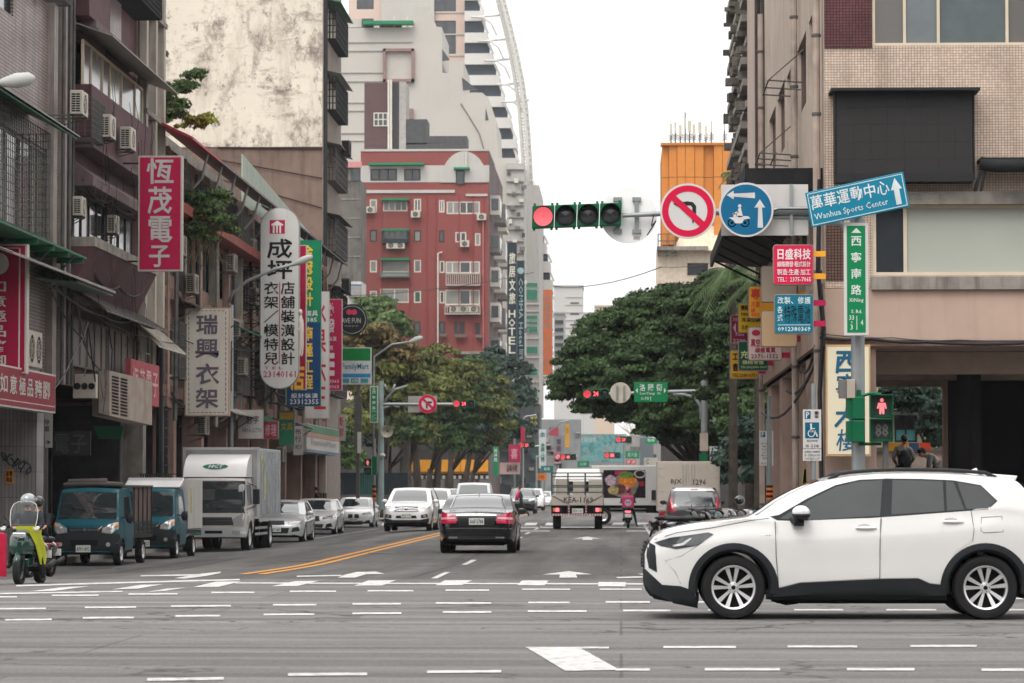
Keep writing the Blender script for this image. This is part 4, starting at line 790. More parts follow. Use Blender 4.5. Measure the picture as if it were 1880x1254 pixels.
# ---------------- flatbed truck seen from behind
def kea_truck():
 Y=121.0;xc=PX(1060,Y);root=thing('flatbed_truck','flatbed truck with railed back and open tail seen from behind','truck',(xc,Y,gz(xc,Y)),0)
 G=mat('truck_rail_grey','#4c524e',.6,var=.2,stain=.3);PW=mat('weathered_white_panel','#b5ada3',.6,var=.08,streak=.5,staincol=(.25,.2,.16));H=1.0
 mb=MB();mb.box(-H,H,0,.04,.92,1.32);tg=mb.build('tailgate',PW,root,bevel=.01);f=Fr((0,-.003,0),(1,0,0));mb=MB();text(mb,'KEA-1169',f,-.52,1.02,.60,1.24,0,.012);mb.build('lettering',PLTXT,tg)
 mb=MB();mb.box(-H,H,.04,3.3,.9,.98);mb.build('bed_floor',G,root)
 for g in(1,-1):mb=MB();mb.box(g*H,g*(H-.04),.04,3.3,.98,1.32);mb.build('side_board',PW,root)
 for z in(1.42,1.62,1.68,2.02,2.16):
  mb=MB();mb.tube([(-H+.02,.05,z),(H-.02,.05,z)],.022,8);mb.build('rail',G,root)
  for g in(1,-1):mb=MB();mb.tube([(g*(H-.02),.05,z),(g*(H-.02),3.2,z)],.022,8);mb.build('rail',G,root)
 for x in(-H+.02,-.36,.3,H-.02):mb=MB();mb.tube([(x,.05,1.3),(x,.05,2.18)],.03,8);mb.build('post',G,root)
 mb=MB();mb.box(-H,H,.1,.9,.55,.9);mb.build('tail_crossmember',DARK,root)
 mb=MB();mb.box(-H,H,.02,.1,.52,.6);bar=mb.build('underrun_bar',WP,root);mb=MB()
 for i in range(20):mb.prism([(-H+.02+i*.1,.018,.525),(-H+.06+i*.1,.018,.525),(-H+.04+i*.1,.018,.597),(-H+i*.1,.018,.597)],(0,-.003,0))
 mb.build('hazard_stripes',RLAMP,bar)
 for x in(-.33,.33):
  mb=MB();mb.box(x-.03,x+.03,.03,.09,.6,.92);po=mb.build('striped_post',WP,root);mb=MB()
  for k in range(3):mb.box(x-.03,x+.03,.024,.03,.62+k*.1,.67+k*.1)
  mb.build('hazard_stripes',RLAMP,po)
 for g in(1,-1):
  mb=MB();mb.box(g*.95,g*.6,.04,.09,.66,.84);lc=mb.build('lamp_box',BLKP,root);mb=MB();mb.box(g*.84,g*.7,.03,.045,.68,.82);mb.build('tail_lamp',RLIT,lc);mb=MB();mb.box(g*.93,g*.86,.03,.045,.68,.82);mb.build('indicator',AMBER,lc)
  wheel(root,g*.8,.9,.38,.3,'steel').rotation_euler=(0,0,R(90)+(0 if g<0 else math.pi)*0);wheel(root,g*.8,3.9,.38,.2,'steel').rotation_euler=(0,0,R(90))
 for o in root.children:
  if o.name.startswith('wheel'):o.location=(o.location.x,o.location.y,.38)
 mb=MB();mb.box(-.2,.22,.01,.03,.62,.8);np_=mb.build('number_plate',PLATE,root);mb=MB();text(mb,'KEA·1169',Fr((0,.008,0),(1,0,0)),-.17,.65,.19,.77,0);mb.build('lettering',PLTXT,np_)
 cab=MB();cab.box(-.95,.95,3.5,4.95,.6,1.9);cab.prism([(-.95,3.5,1.9),(.95,3.5,1.9),(.85,3.7,2.35),(-.85,3.7,2.35)],(0,1.1,0));co=cab.build('cab',WHITE,root,bevel=.05)
 mb=MB();mb.box(-.7,.7,3.47,3.5,1.45,1.85);mb.build('rear_window',GLASS,co)
 for(x,z0,z1)in((-.62,1.32,1.95),(.05,1.32,1.85),(.66,1.32,1.9)):mb=MB();mb.box(x-.25,x+.25,2.2,2.9,.98,z1);mb.build('load_crate',PW,root,bevel=.02)
 for sx in(-1,1):mb=MB();mb.tube([(sx*.98,.0,1.3),(sx*.55,-.02,1.08),(sx*.34,-.02,.98),(sx*.3,-.02,1.5)],.012,5);mb.build('tie_rope',mat('dark_rope',(.05,.03,.03)),root)
kea_truck()
# ---------------- pale box truck parked right, and the food truck turning across
def box_back(name,label,x0,x1,Y,ytop,depth,rz=0):
 xc=(PX(x0,Y)+PX(x1,Y))/2;hw=(PX(x1,Y)-PX(x0,Y))/2;z=gz(xc,Y);zt=onY(x0,ytop,Y).z-z
 root=thing(name,label,'truck',(xc,Y,z),rz);m=mat('cream_box_body','#b9aea3',.5,var=.05,streak=.35,staincol=(.3,.27,.24))
 mb=MB();mb.box(-hw,hw,.02,depth,.8,zt);b=mb.build('cargo_box',m,root,bevel=.02)
 for g in(0,1):
  mb=MB();mb.box(-hw+.04 if g==0 else.01,-.01 if g==0 else hw-.04,0,.02,.84,zt-.06);d=mb.build('rear_door',m,root,bevel=.004)
  for z_ in(1.0,1.5,2.0,zt-.25):
   xx=-hw+.1 if g==0 else hw-.1;mb=MB();mb.box(xx-.06,xx+.1 if g==0 else xx+.06,-.012,0,z_,z_+.05);mb.build('hinge',SILVER,d)
  for xx in((-.1,-.2)if g==0 else(.1,.2)):mb=MB();mb.tube([(xx,-.02,.84),(xx,-.02,zt-.1)],.012,6);mb.build('lock_bar',SILVER,d)
  f=Fr((0,-.004,0),(1,0,0));mb=MB();text(mb,'BJX-' if g==0 else '1296',f,-.62 if g==0 else.16,1.72,-.18 if g==0 else.6,1.92,0);mb.build('lettering',PLTXT,d)
 mb=MB();mb.box(-hw,hw,0,.1,.5,.62);mb.box(-.4,.4,.2,depth,.45,.8);mb.build('rear_bumper',DARK,root)
 for g in(1,-1):
  mb=MB();mb.box(g*hw*.95,g*hw*.7,-.01,.02,.63,.76);mb.build('tail_lamp',RLAMP,root);w1=wheel(root,g*(hw-.2),1.2,.38,.28,'steel');w1 .rotation_euler=(0,0,R(90));w1 .location.z=.38;w2=wheel(root,g*(hw-.2),depth+.6,.38,.2,'steel');w2 .rotation_euler=(0,0,R(90));w2 .location.z=.38
 mb=MB();mb.box(-hw*.9,hw*.9,depth+.1,depth+1.6,.5,2.1);mb.build('cab',WHITE,root,bevel=.08)
 return root
box_back('delivery_truck','cream box truck with closed rear doors parked at the right kerb',1207,1322,110,847,3.8)
def food_truck():
 Y=139;f=FY(Y);x0,x1=PX(1086,Y),PX(1207,Y);z0=gz(-1,Y);root=thing('food_truck','white truck with a printed food picture crossing the far junction','truck',((x0+x1)/2,Y+1,z0),0,world=True)
 zt=onY(1150,855,Y).z;zb=onY(1150,928,Y).z;mb=MB();mb.box(x0,x1+.02,Y,Y+2.0,zb,zt);b=mb.build('cargo_box',WHITE,root,bevel=.03)
 mb=MB();f.pbox(mb,1108,863,1185,914,.002,.012);pp=mb.build('picture_panel',mat('picture_dark_ground','#2a2028',.4,var=.5,scale=4),b)
 def blob(name,cx,cy,rx,ry,col,d,sc=4,n=20):
  mb=MB();mb.poly([f.P(cx+rx*math.cos(a)*(1+.08*math.sin(5*a)),cy-ry*math.sin(a),d)for a in[i*2*math.pi/n for i in range(n)]]);mb.build(name,mat('print_'+col.strip('#'),col,.5,var=.45,scale=sc),pp)
 blob('bowl_print',1146,892,26,22,'#8a7a70',.014);blob('noodles_print',1152,884,17,11,'#e08a3a',.016,9);blob('greens_print',1150,872,14,6,'#6a8a3a',.018,9);blob('shrimp_print',1138,898,12,9,'#6b4038',.02,9)
 blob('mushroom_print',1126,900,10,8,'#b0a070',.022,9);blob('plate_print',1175,870,11,8,'#b8b4b4',.014);blob('sauce_print',1175,870,8,5.5,'#2a1c1c',.016);blob('cherry_print',1178,888,5,5,'#a02838',.016);blob('flower_print',1121,882,10,10,'#c0a8b8',.024,12)
 mb=MB();f.pbox(mb,1129,865,1151,872,.014,.016);mb.build('banner_print',mat('print_magenta','#c0306a',.5),pp)
 mb=MB();f.pbox(mb,1196,900,1204,918,.002,.05);mb.build('side_window',GLASS,b)
 mb=MB();mb.box(x0,x1+1.2,Y+.3,Y+1.7,z0+.5,zb);mb.build('chassis',DARK,root)
 mb=MB();mb.box(x1+.05,x1+1.5,Y+.05,Y+1.95,z0+.5,zt-.3);mb.build('cab',WHITE,root,bevel=.06)
 mb=MB();[mb.box(x0+.8,x1-.5,Y+.1,Y+.12,z,z+.06)for z in(z0+.5,z0+.65)];mb.build('side_guard',mat('guard_grey','#8a8a88'),root)
 for x in(x0+.5,x1+.5):
  for y in(Y+.15,Y+1.85):w_=wheel(root,x-(x0+x1)/2,y-(Y+1),.36,.24,'steel');w_.rotation_euler=(0,0,math.pi if y<Y+1 else 0);w_.location.z=.36
food_truck()
# ================================================================ building helpers
def holes_wall(mb,fr,u0,u1,v0,v1,holes,d0=-0.3,d1=0.0):
 """a wall slab with real openings"""
 us=sorted(set([u0,u1]+[min(max(h[i],u0),u1)for h in holes for i in(0,1)]));vs_=sorted(set([v0,v1]+[min(max(h[i],v0),v1)for h in holes for i in(2,3)]))
 for i in range(len(us)-1):
  j=0
  while j<len(vs_)-1:
   cu,cv=(us[i]+us[i+1])/2,(vs_[j]+vs_[j+1])/2
   if any(h[0]<cu<h[1]and h[2]<cv<h[3]for h in holes):j+=1;continue
   k=j+1
   while k<len(vs_)-1 and not any(h[0]<cu<h[1]and h[2]<(vs_[k]+vs_[k+1])/2<h[3]for h in holes):k+=1
   if us[i+1]-us[i]>1e-4:fr.box(mb,us[i],us[i+1],vs_[j],vs_[k],d0,d1)
   j=k
def pr(fr,x0,y0,x1,y1,d=0.0):
 a,b=fr.px(x0,y0,d);c,_=fr.px(x1,y0,d);_,e=fr.px(x0,y1,d);return(min(a,c),max(a,c),min(b,e),max(b,e))
WG=mat('window_glass_dark',(0.03,0.036,0.04),0.08,spec=0.7,var=0.3,scale=0.7);WGL=mat('window_glass_curtained',(0.22,0.22,0.2),0.15,spec=0.5,var=0.15,scale=0.9)
WGF=mat('frosted_pane','#a9aca2',0.25,var=0.04,scale=0.8);WGB=mat('window_glass_grey','#6c6a68',0.12,var=0.12,scale=0.6)
FW=mat('white_window_frame','#c8c4ba',0.5,var=0.08,stain=0.2);FD=mat('dark_window_frame',(0.03,0.035,0.035),0.5);FC=mat('cream_window_frame','#cdbfaa',0.5,var=0.06)
IRON=mat('grey_iron','#5a5a58',0.7,var=0.2,stain=0.3,staincol=(.1,.05,.03));BIRON=mat('black_iron',(0.02,0.02,0.022),0.6)
BLACKW=mat('painted_dark_interior',(0.012,0.012,0.013),0.9)  # near-black colour stands in for unlit depth behind openings
def window(root,fr,rect,cols=2,rows=1,fm=FW,gm=WG,t=0.06,d=-0.1,sill=False,sash=None):
 u0,u1,v0,v1=rect;mb=MB();holes=[]
 cs=cols if isinstance(cols,(list,tuple))else[i/cols for i in range(cols+1)];rs=[i/rows for i in range(rows+1)]
 for i in range(len(cs)-1):
  for j in range(rows):
   a,b=u0+(u1-u0)*cs[i],u0+(u1-u0)*cs[i+1];c,e=v0+(v1-v0)*rs[j],v0+(v1-v0)*rs[j+1]
   ta,tb=(t if i==0 else t/2),(t if i==len(cs)-2 else t/2);holes.append((a+ta,b-tb,c+(t if j==0 else t/2),e-(t if j==rows-1 else t/2)))
 holes_wall(mb,fr,u0,u1,v0,v1,holes,d-0.04,d+0.03);w_=mb.build('window',fm,root)
 for k,h in enumerate(holes):
  g=gm[k%len(gm)]if isinstance(gm,(list,tuple))else gm;mb=MB();fr.box(mb,h[0]-.004,h[1]+.004,h[2]-.004,h[3]+.004,d-0.02,d-0.005-.006*(k%2));mb.build('pane',g,w_)
 if sill:mb=MB();fr.box(mb,u0-.08,u1+.08,v0-.07,v0-.001,d-.03,.09);mb.build('sill',fm,w_)
 return w_
ACW=mat('ac_casing','#b9b3a8',0.5,var=0.06,streak=0.35,staincol=(.25,.18,.12))
def ac_unit(fr,u,v,w_,h,dep,label,fans=1,grille='side',group='air conditioning units on the facades',out=0.0,m=None):
 """u,v = lower corner; stands off the wall on two brackets"""
 m=m or ACW;base=fr.p(u+w_/2,v,out);root=thing('air_conditioner',label,'air conditioner',base,0,group,world=True)
 mb=MB();fr.box(mb,u,u+w_,v+.04,v+h,out+.06,out+dep);b=mb.build('casing',m,root,bevel=.012)
 n=fans;fw=w_/n
 for i in range(n):
  c=fr.p(u+fw*(i+.5),v+h*.52,out+dep+.004);r=min(fw,h)*.38;mb=MB();mb.m=0;mb.disc(c-fr.n*.002,fr.n,r,20);f_=mb.build('fan_opening',BLACKW,b)
  mb=MB();[mb.ring(c,fr.n,r*q-.008,r*q+.006,.006,20)for q in(.35,.68,1.0)]
  for k in range(6):a=math.pi*k/3;mb.tube([c,c+(fr.r*math.cos(a)+fr.up*math.sin(a))*r],.006,4)
  mb.build('fan_guard',m,b)
 e=fr.r*(-1 if abs(fr.n.y)<.5 and fr.n.x>0 else 1)
 if abs(fr.n.x)>.5:
  uu=u-.003 if fr.n.x>0 else u+w_+.003;mb=MB()
  for k in range(8):
   for q in range(2):fr.box(mb,uu-.003,uu+.003,v+.1+k*(h-.16)/8,v+.1+(k+.6)*(h-.16)/8,out+.1+q*(dep-.14)/2,out+.1+(q+.85)*(dep-.14)/2)
  g=mb.build('side_louvres',BLACKW,b);g['kind']='stuff'
 mb=MB()
 for uu in(u+.08,u+w_-.1):fr.box(mb,uu,uu+.03,v,v+.035,0,out+dep);mb.tube([fr.p(uu+.015,v,out+dep*.9),fr.p(uu+.015,v-dep*.6,0)],.014,5)
 mb.build('bracket',IRON,root);return root
def cage(root,fr,rect,dep,du=.18,dv=.14,m=IRON,r=.009,roof=None,d0=0.0):
 """window cage of thin bars, one joined mesh"""
 u0,u1,v0,v1=rect;mb=MB();n=max(2,int((u1-u0)/du));k=max(2,int((v1-v0)/dv))
 for i in range(n+1):u=u0+(u1-u0)*i/n;fr.box(mb,u-r,u+r,v0,v1,d0+dep-r,d0+dep+r)
 for j in range(k+1):v=v0+(v1-v0)*j/k;fr.box(mb,u0,u1,v-r,v+r,d0+dep-r*.6,d0+dep+r*.6)
 for u in(u0,u1):
  for j in range(k+1):v=v0+(v1-v0)*j/k;fr.box(mb,u-r,u+r,v-r,v+r,d0,d0+dep)
  for q in range(max(1,int(dep/.16))):dd=d0+dep*q/max(1,int(dep/.16));fr.box(mb,u-r,u+r,v0,v1,dd-r,dd+r)
 for i in range(n+1):u=u0+(u1-u0)*i/n;fr.box(mb,u-r,u+r,v0-r,v0+r,d0,d0+dep)
 g=mb.build('window_cage',m,root);g['kind']='stuff';return g
def awning(root,fr,u0,u1,vw,vo,dep,m,th=.03,name='awning',ribs=0,d0=0.0,struts=None):
 mb=MB();a=[fr.p(u0,vw,d0),fr.p(u1,vw,d0),fr.p(u1,vo,d0+dep),fr.p(u0,vo,d0+dep)];mb.prism(a,(0,0,th));o=mb.build(name,m,root)
 if ribs:
  mb=MB()
  for i in range(ribs+1):u=u0+(u1-u0)*i/ribs;mb.tube([fr.p(u,vw+th+.01,d0),fr.p(u,vo+th+.01,d0+dep)],.016,4)
  q=mb.build('corrugation',m,o);q['kind']='stuff'
 if struts:
  for i in range(struts+1):u=u0+(u1-u0)*i/struts;mb=MB();mb.tube([fr.p(u,vo,d0+dep*.92),fr.p(u,vw-(dep)*1.0,d0)],.025,6);mb.build('strut',IRON,o)
 return o
def cable(label,pts,r=.012,m=None,sag=.0,name='cable',root=None):
 P=[]
 for a,b in zip(pts[:-1],pts[1:]):
  a,b=Vector(a),Vector(b)
  for i in range(8):t=i/8;q=a.lerp(b,t);q.z-=sag*4*t*(1-t);P.append(q)
 P.append(Vector(pts[-1]));mb=MB();mb.tube(P,r,5);o=mb.build(name,m or BIRON,root)
 if root is None:o['label']=label;o['category']='cable'
 return o
 # ================================================================ left side of the street
XL=-13.9;fl=FL(XL)
TILE=tilemat('greyish_pink_brick_tile','#8b7c78','#3a3131',0.42,0.085,'Y',0.012,streak=.75)
TILEX=tilemat('grey_square_wall_tile','#8d8887','#5e5a5a',0.09,0.6,'X',0.006,streak=.2)
WINE=mat('wine_red_mosaic','#56383d',.6,var=.2,scale=1.5,streak=.8,stain=.5,bump=.2,staincol=(.03,.022,.024));WINEB=mat('wine_grey_plaster','#665759',.7,var=.2,streak=.6,stain=.4)
PINKP=mat('pinkish_plaster','#8f766c',.8,var=.2,scale=1.2,streak=.7,stain=.5,bump=.3);PALE=mat('pale_metal_cladding','#a39c92',.5,var=.1,streak=.85,stain=.2,staincol=(.12,.09,.07));CONC=mat('stained_concrete','#8a857d',.85,var=.2,streak=.7,stain=.6,bump=.3)
TIN=mat('tin_sheet','#8f8d88',.45,.3,var=.15,streak=.4);GRNF=mat('green_fibreglass','#2f6b4c',.5,var=.15);DGREY=mat('dark_grey_sheet',(.04,.04,.042),.6,var=.2)
# building A
A=thing('tiled_apartment_building','grey-pink brick-tiled apartment house at the left edge with a green-roofed window cage','building',(XL-4,72,0),world=True)
hA=[pr(fl,-60,40,24,130),pr(fl,-60,250,88,400)]
hA[0]=(66,fl.px(24,100)[0],12.2,13.6);hA[1]=(66,fl.px(90,300)[0],7.3,9.6)
mb=MB();holes_wall(mb,fl,58,78.6,4.0,24,hA);mb.box(-24,XL-.3,58,78.6,4.0,24);mb.build('wall',TILE,A)
window(A,fl,hA[0],4,1,FD,WG);window(A,fl,hA[1],6,1,FW,[WG,WGB,WGL])
cage(A,fl,(66,fl.px(92,300,.8)[0],7.1,9.55),.8,.2,.17);awning(A,fl,64,fl.px(112,260,.8)[0]+.2,10.2,9.6,1.15,GRNF,ribs=16);awning(A,fl,64,fl.px(112,260,.8)[0]+.3,10.26,9.66,1.2,TIN,name='awning_sheet')
mb=MB();[fl.box(mb,u,u+.05,6.9,7.05,0,.8)for u in(70.5,72.5,74.5,76.5)];fl.box(mb,66,77,7.03,7.08,0,.8);mb.build('cage_floor',GRNF,A)
for u in(72.6,75.5):mb=MB();mb.tube([fl.p(u,7.0,.75),fl.p(u,6.2,0)],.025,6);mb.build('brace',IRON,A)
for u,w_ in((75.9,.5),(77.4,.35)):mb=MB();fl.box(mb,u,u+w_,4,24,0,.16);mb.build('pilaster',mat('dirty_white_tile','#8e8682',.5,var=.15,streak=.6),A)
for u in(77.0,77.9):mb=MB();mb.tube([fl.p(u,4,.2),fl.p(u,23,.2)],.05,8);mb.build('drain_pipe',IRON,A)
mb=MB();fl.box(mb,76.4,78.5,9.0,15.8,0,.04);awn=None
cage(A,fl,(75.2,76.4,13.2,14.1),.5,.12,.12)
awning(A,fl,66,79.6,6.75,6.35,1.1,TIN,ribs=10);awning(A,fl,74.5,79.8,6.4,6.3,1.0,mat('pale_green_sheet','#6f8c80',.4,var=.1),name='side_awning')
mb=MB();mb.box(-18.2,-13.75,74,74.9,-.3,4.1);mb.build('pillar',TILEX,A)
gmb=MB()
for st in range(5):
 pts=[onY(3+st*11+2+6*math.sin(t*1.4+st)+t*.9,836+st*5+9*math.cos(t*1.1+st*2)+t*1.2,73.985)for t in[i*.7 for i in range(10)]]
 gmb.tube(pts,.014,4)
gmb.build('graffiti',mat('graffiti_blue','#2a3a46',.6),A)
f74=FY(74);mb=MB();f74 .pbox(mb,10,862,24,888,0,.02);po=mb.build('orange_notice',mat('orange_paper','#d98a2a',.6),A);mb=MB();pcol(mb,'服務',f74,11.5,864,16.5,886,.024,.02);pcol(mb,'電話',f74,17.5,864,22.5,886,.024,.02);mb.build('lettering',PLTXT,po)
# arcade behind the pillars, unlit shop interiors painted near black
ARC=thing('arcade_shopfronts','dark covered arcade with unlit shop interiors along the left pavement','building',(-17,90,0),world=True)
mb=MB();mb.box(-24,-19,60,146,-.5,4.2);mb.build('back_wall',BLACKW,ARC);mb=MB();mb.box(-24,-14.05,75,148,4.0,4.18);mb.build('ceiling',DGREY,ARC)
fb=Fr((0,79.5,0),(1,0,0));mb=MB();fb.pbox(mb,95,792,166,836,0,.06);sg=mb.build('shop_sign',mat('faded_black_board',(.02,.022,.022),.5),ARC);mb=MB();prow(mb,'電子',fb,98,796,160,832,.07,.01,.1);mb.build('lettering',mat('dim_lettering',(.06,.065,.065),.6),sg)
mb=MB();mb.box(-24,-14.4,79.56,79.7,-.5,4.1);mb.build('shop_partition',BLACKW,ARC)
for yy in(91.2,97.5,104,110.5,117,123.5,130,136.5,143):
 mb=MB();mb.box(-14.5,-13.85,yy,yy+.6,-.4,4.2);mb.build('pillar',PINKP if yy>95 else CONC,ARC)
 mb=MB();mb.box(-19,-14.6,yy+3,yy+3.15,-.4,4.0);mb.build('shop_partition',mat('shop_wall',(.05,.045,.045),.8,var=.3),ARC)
 # building B
B=thing('wine_red_apartment_building','old wine-red and grey apartment house with ribbon windows and a shuttered mezzanine','building',(XL-4,84,0),world=True)
b0,b1=78.6,90.0;w1=(79.6,89.6,11.7,12.85);w2=(79.2,88.9,7.75,9.0);w3=(79.0,89.0,4.5,5.75)
mb=MB();holes_wall(mb,fl,b0,b1,4.0,24,[w1,w2,w3,(82,89,15.0,16.8)]);mb.box(-24,XL-.3,b0,b1,4,24);mb.build('wall',WINE,B)
window(B,fl,w1,[0,.12,.3,.42,.62,.86,1],1,FC,[WGB,WGL,WGB,WGL],d=.22,t=.07);window(B,fl,w2,8,1,FD,[WG,WGB,WG],t=.05,d=.05);window(B,fl,(82,89,15,16.8),4,1,FD,WG)
wn=window(B,fl,w3,9,1,mat('grey_shutter_frame','#6a625e',.6,streak=.4),mat('grey_shutter_panel','#7a7370',.6,var=.1,streak=.6),d=.1,t=.05)
mb=MB();fl.box(mb,79.3,89.9,10.15,11.66,0,.5);mb.build('spandrel',WINE,B);mb=MB();fl.box(mb,79.3,89.9,10.05,10.14,0,.56);mb.build('ledge',WINEB,B)
mb=MB();mb.prism([fl.p(79,9.05,0),fl.p(79,9.05,.6),fl.p(79,9.3,.6),fl.p(79,9.75,0)],(0,10.6,0));mb.build('hood',WINEB,B)
mb=MB();fl.box(mb,78.8,89.6,7.5,7.74,0,.7);mb.build('ledge',CONC,B);mb=MB();mb.prism([fl.p(78.8,7.5,0),fl.p(78.8,7.5,.65),fl.p(78.8,6.2,0)],(0,10.8,0));mb.build('sloped_soffit',WINE,B)
mb=MB();fl.box(mb,80,88.6,13.2,13.4,0,.5);mb.build('ledge',WINEB,B);mb=MB();fl.box(mb,82.5,86.5,13.4,15.0,0,.1);mb.build('tile_panel',TILE,B);mb=MB();fl.box(mb,79.2,82.5,13.4,15.4,0,.45);mb.build('spandrel',WINE,B)
awning(B,fl,79.2,91.0,13.2,12.86,.95,TIN,name='tin_hood',d0=.1);cage(B,fl,(80.5,89.4,14.8,16.6),.8,.16,.13,BIRON,.012)
awning(B,fl,78.8,89.8,6.45,5.85,1.0,mat('dark_tin_sheet','#57534f',.5,.2,var=.2,streak=.6),name='mezzanine_hood',ribs=14)
for u in(79.0,84.2,89.7):mb=MB();mb.tube([fl.p(u,4,.1),fl.p(u,16,.1)],.04,6);mb.build('drain_pipe',IRON,B)
cage(B,fl,(78.2,80.2,10.2,11.2),.7,.13,.13)
for px0,py,pw,ph,lb in((135,168,30,44,'topmost left air conditioner under the long cream window strip'),(188,208,27,46,'middle air conditioner hanging under the cream window strip'),(226,233,26,42,'lowest air conditioner under the cream window strip by the pale cladding')):
 u,v=fl.px(px0,py+ph,.7);ac_unit(fl,u,v,.85,.62,.36,lb,1,out=.55)
for px0,py,lb in((136,398,'window air conditioner on the left in the dark ribbon window'),(199,430,'window air conditioner on the right in the dark ribbon window')):
 u,v=fl.px(px0,py,.2);ac_unit(fl,u,v,.6,.52,.3,lb,1,out=.1)
 # mezzanine machines and the big caged unit
fm_=FY(80.0);r0=thing('air_conditioner','row of three fans in a black frame beneath the grey shutters','air conditioner',fm_.P(155,728),world=True,group='air conditioning units on the facades')
mb=MB();fm_.pbox(mb,134,687,176,731,-.3,0);c_=mb.build('casing',ACW,r0,bevel=.01)
for i in range(3):cc=fm_.P(142+i*13,709,.004);mb=MB();mb.lathe([(.001,0),(.075,0),(.085,.01)],cc,fm_.n,20);q=mb.build('fan_opening',BLACKW,c_);q.scale=(1,1,1)
fm2=FY(81.5);r1=thing('air_conditioner','large rusty pale cooling box with louvred grille above the dark shop','air conditioner',fm2 .P(215,765),world=True,group='air conditioning units on the facades')
mb=MB();pA,pB,pC,pD=fm2 .P(181,680),fm2 .P(201,680),fm2 .P(201,763),fm2 .P(181,758);mb.prism([pA,pB,pC,pD],(0,.9,0));q=fm2 .P(253,690);q2=fm2 .P(253,770)
mb.prism([pB,Vector((q.x,84,q.z-.05)),Vector((q2 .x,84,q2 .z-.1)),pC],(-.5,.3,0));c_=mb.build('casing',mat('rusty_pale_casing','#9a8f86',.6,var=.15,streak=.8,staincol=(.2,.1,.08)),r1)
mb=MB()
for i in range(12):
 for j in range(2):a=pB.lerp(Vector((q.x,84,q.z-.05)),.05+.2*j);b=pB.lerp(Vector((q.x,84,q.z-.05)),.21+.2*j);z0=-.12-i*.085;mb.quad(a+Vector((.01,-.012,z0)),b+Vector((.01,-.012,z0)),b+Vector((.01,-.012,z0-.05)),a+Vector((.01,-.012,z0-.05)))
q_=mb.build('louvres',BLACKW,c_);q_['kind']='stuff'
mb=MB();ff=FY(84);mb.prism([ff.P(170,782),ff.P(228,782),ff.P(222,806),ff.P(182,806)],(0,.05,0));ag=mb.build('green_awning',mat('green_canvas','#2f7d5a',.7,var=.1),None);ag['label']='small green canvas awning over the dark shop entrance';ag['category']='awning'
mb=MB();mb.tube([ff.P(221,800,-.05),ff.P(221,1000,-.05)],.05,8);q_=mb.build('awning_post',IRON,None);q_['label']='thin grey post holding the small green awning';q_['category']='post'
# building C: pale cladding
Cb=thing('pale_clad_building','narrow building with pale streaked metal cladding beside the red vertical sign','building',(XL-4,92,0),world=True)
wc=[(90.3,91.6,12.6,14.8),(90.4,91.8,7.6,8.9),(91.9,93.4,4.6,6.2),(90.3,91.8,16,18),(90.4,91.4,10.2,11.6)];mb=MB();holes_wall(mb,fl,90.0,94.0,4.0,24,wc);mb.box(-24,XL-.3,90,94.0,4,24);mb.build('wall',PALE,Cb)
for w_ in wc:window(Cb,fl,w_,2,2,FW,[WG,mat('window_greenish','#4c6a62',.1)],t=.05)
for u in(90.02,91.85,93.5):mb=MB();fl.box(mb,u,u+.35,6.2,24,0,.28);mb.build('pilaster',PALE,Cb)
for v in(9.4,12.2,15.2):mb=MB();fl.box(mb,90.0,94.0,v,v+.15,0,.31);mb.build('ledge',CONC,Cb)
awning(Cb,fl,88.5,94,6.2,5.4,.9,PALE,name='metal_skirt',ribs=12)
for u,m in((94.15,BIRON),(94.7,IRON),(95.3,BIRON)):mb=MB();mb.tube([fl.p(u,0,.1),fl.p(u,7.8,.1)],.1 if m is BIRON else.06,8);mb.build('drain_pipe',m,Cb)
mb=MB();[mb.tube([fl.p(94.4+.3*(i%2),1+.28*i,.22),fl.p(95.0,1+.28*i,.22)],.012,4)for i in range(24)];q_=mb.build('rungs',IRON,Cb);q_['kind']='stuff'
# building E: low row with projecting canopies
E_=thing('low_shop_row','low pinkish shop row with rusty canopies on curved struts and barred windows','building',(XL-4,120,0),world=True)
hE=[];winE=[]
for k,u in enumerate(frange(95.5,143,3.8)[:-1]):
 for v0,v1 in((4.9,6.4),(8.0,9.6),(10.3,11.2)):hE.append((u+.5,u+2.9,v0,v1))
mb=MB();holes_wall(mb,fl,94.0,147.5,3.9,11.9,hE);mb.box(-22,XL-.3,94.0,147.5,3.9,11.9);mb.build('wall',PINKP,E_)
for k,h in enumerate(hE):window(E_,fl,h,3 if k%2 else 2,1,(FW,FD,IRON)[k%3],(WG,WGB,WG,WGL)[k%4],t=.06)
for k,h in enumerate(hE):
 if k%3!=1:cage(E_,fl,(h[0]-.1,h[1]+.1,h[2]-.1,h[3]+.1),.45,.22,.3,(IRON,BIRON)[k%2],.012)
for k,u in enumerate(frange(95.2,147,3.8)):mb=MB();fl.box(mb,u-.25,u+.2,3.9,11.8,0,.22);mb.build('pilaster',(PINKP,CONC)[k%2],E_)
for v in(4.2,7.2):mb=MB();fl.box(mb,94.2,147.4,v,v+.35,0,.18);mb.build('ledge',mat('brown_plaster','#7a5f56',.8,var=.2,streak=.6),E_)
mb=MB();fl.box(mb,94.2,121,9.75,10.05,0,.75);mb.build('fascia',mat('rusty_red_fascia','#8a4a42',.7,var=.25,streak=.5),E_)
REDT=mat('red_tin_roof','#a03a48',.5,var=.15);RGR=mat('rusty_grey_roof','#6b6460',.6,var=.25,streak=.5,stain=.3)
for(u0,u1,m,nm)in((92.8,99.5,REDT,'red_canopy'),(99.6,119,RGR,'grey_canopy'),(121.5,146,DGREY,'black_canopy')):awning(E_,fl,u0,u1,12.35,11.75,1.25,m,.05,nm,ribs=int((u1-u0)*3))
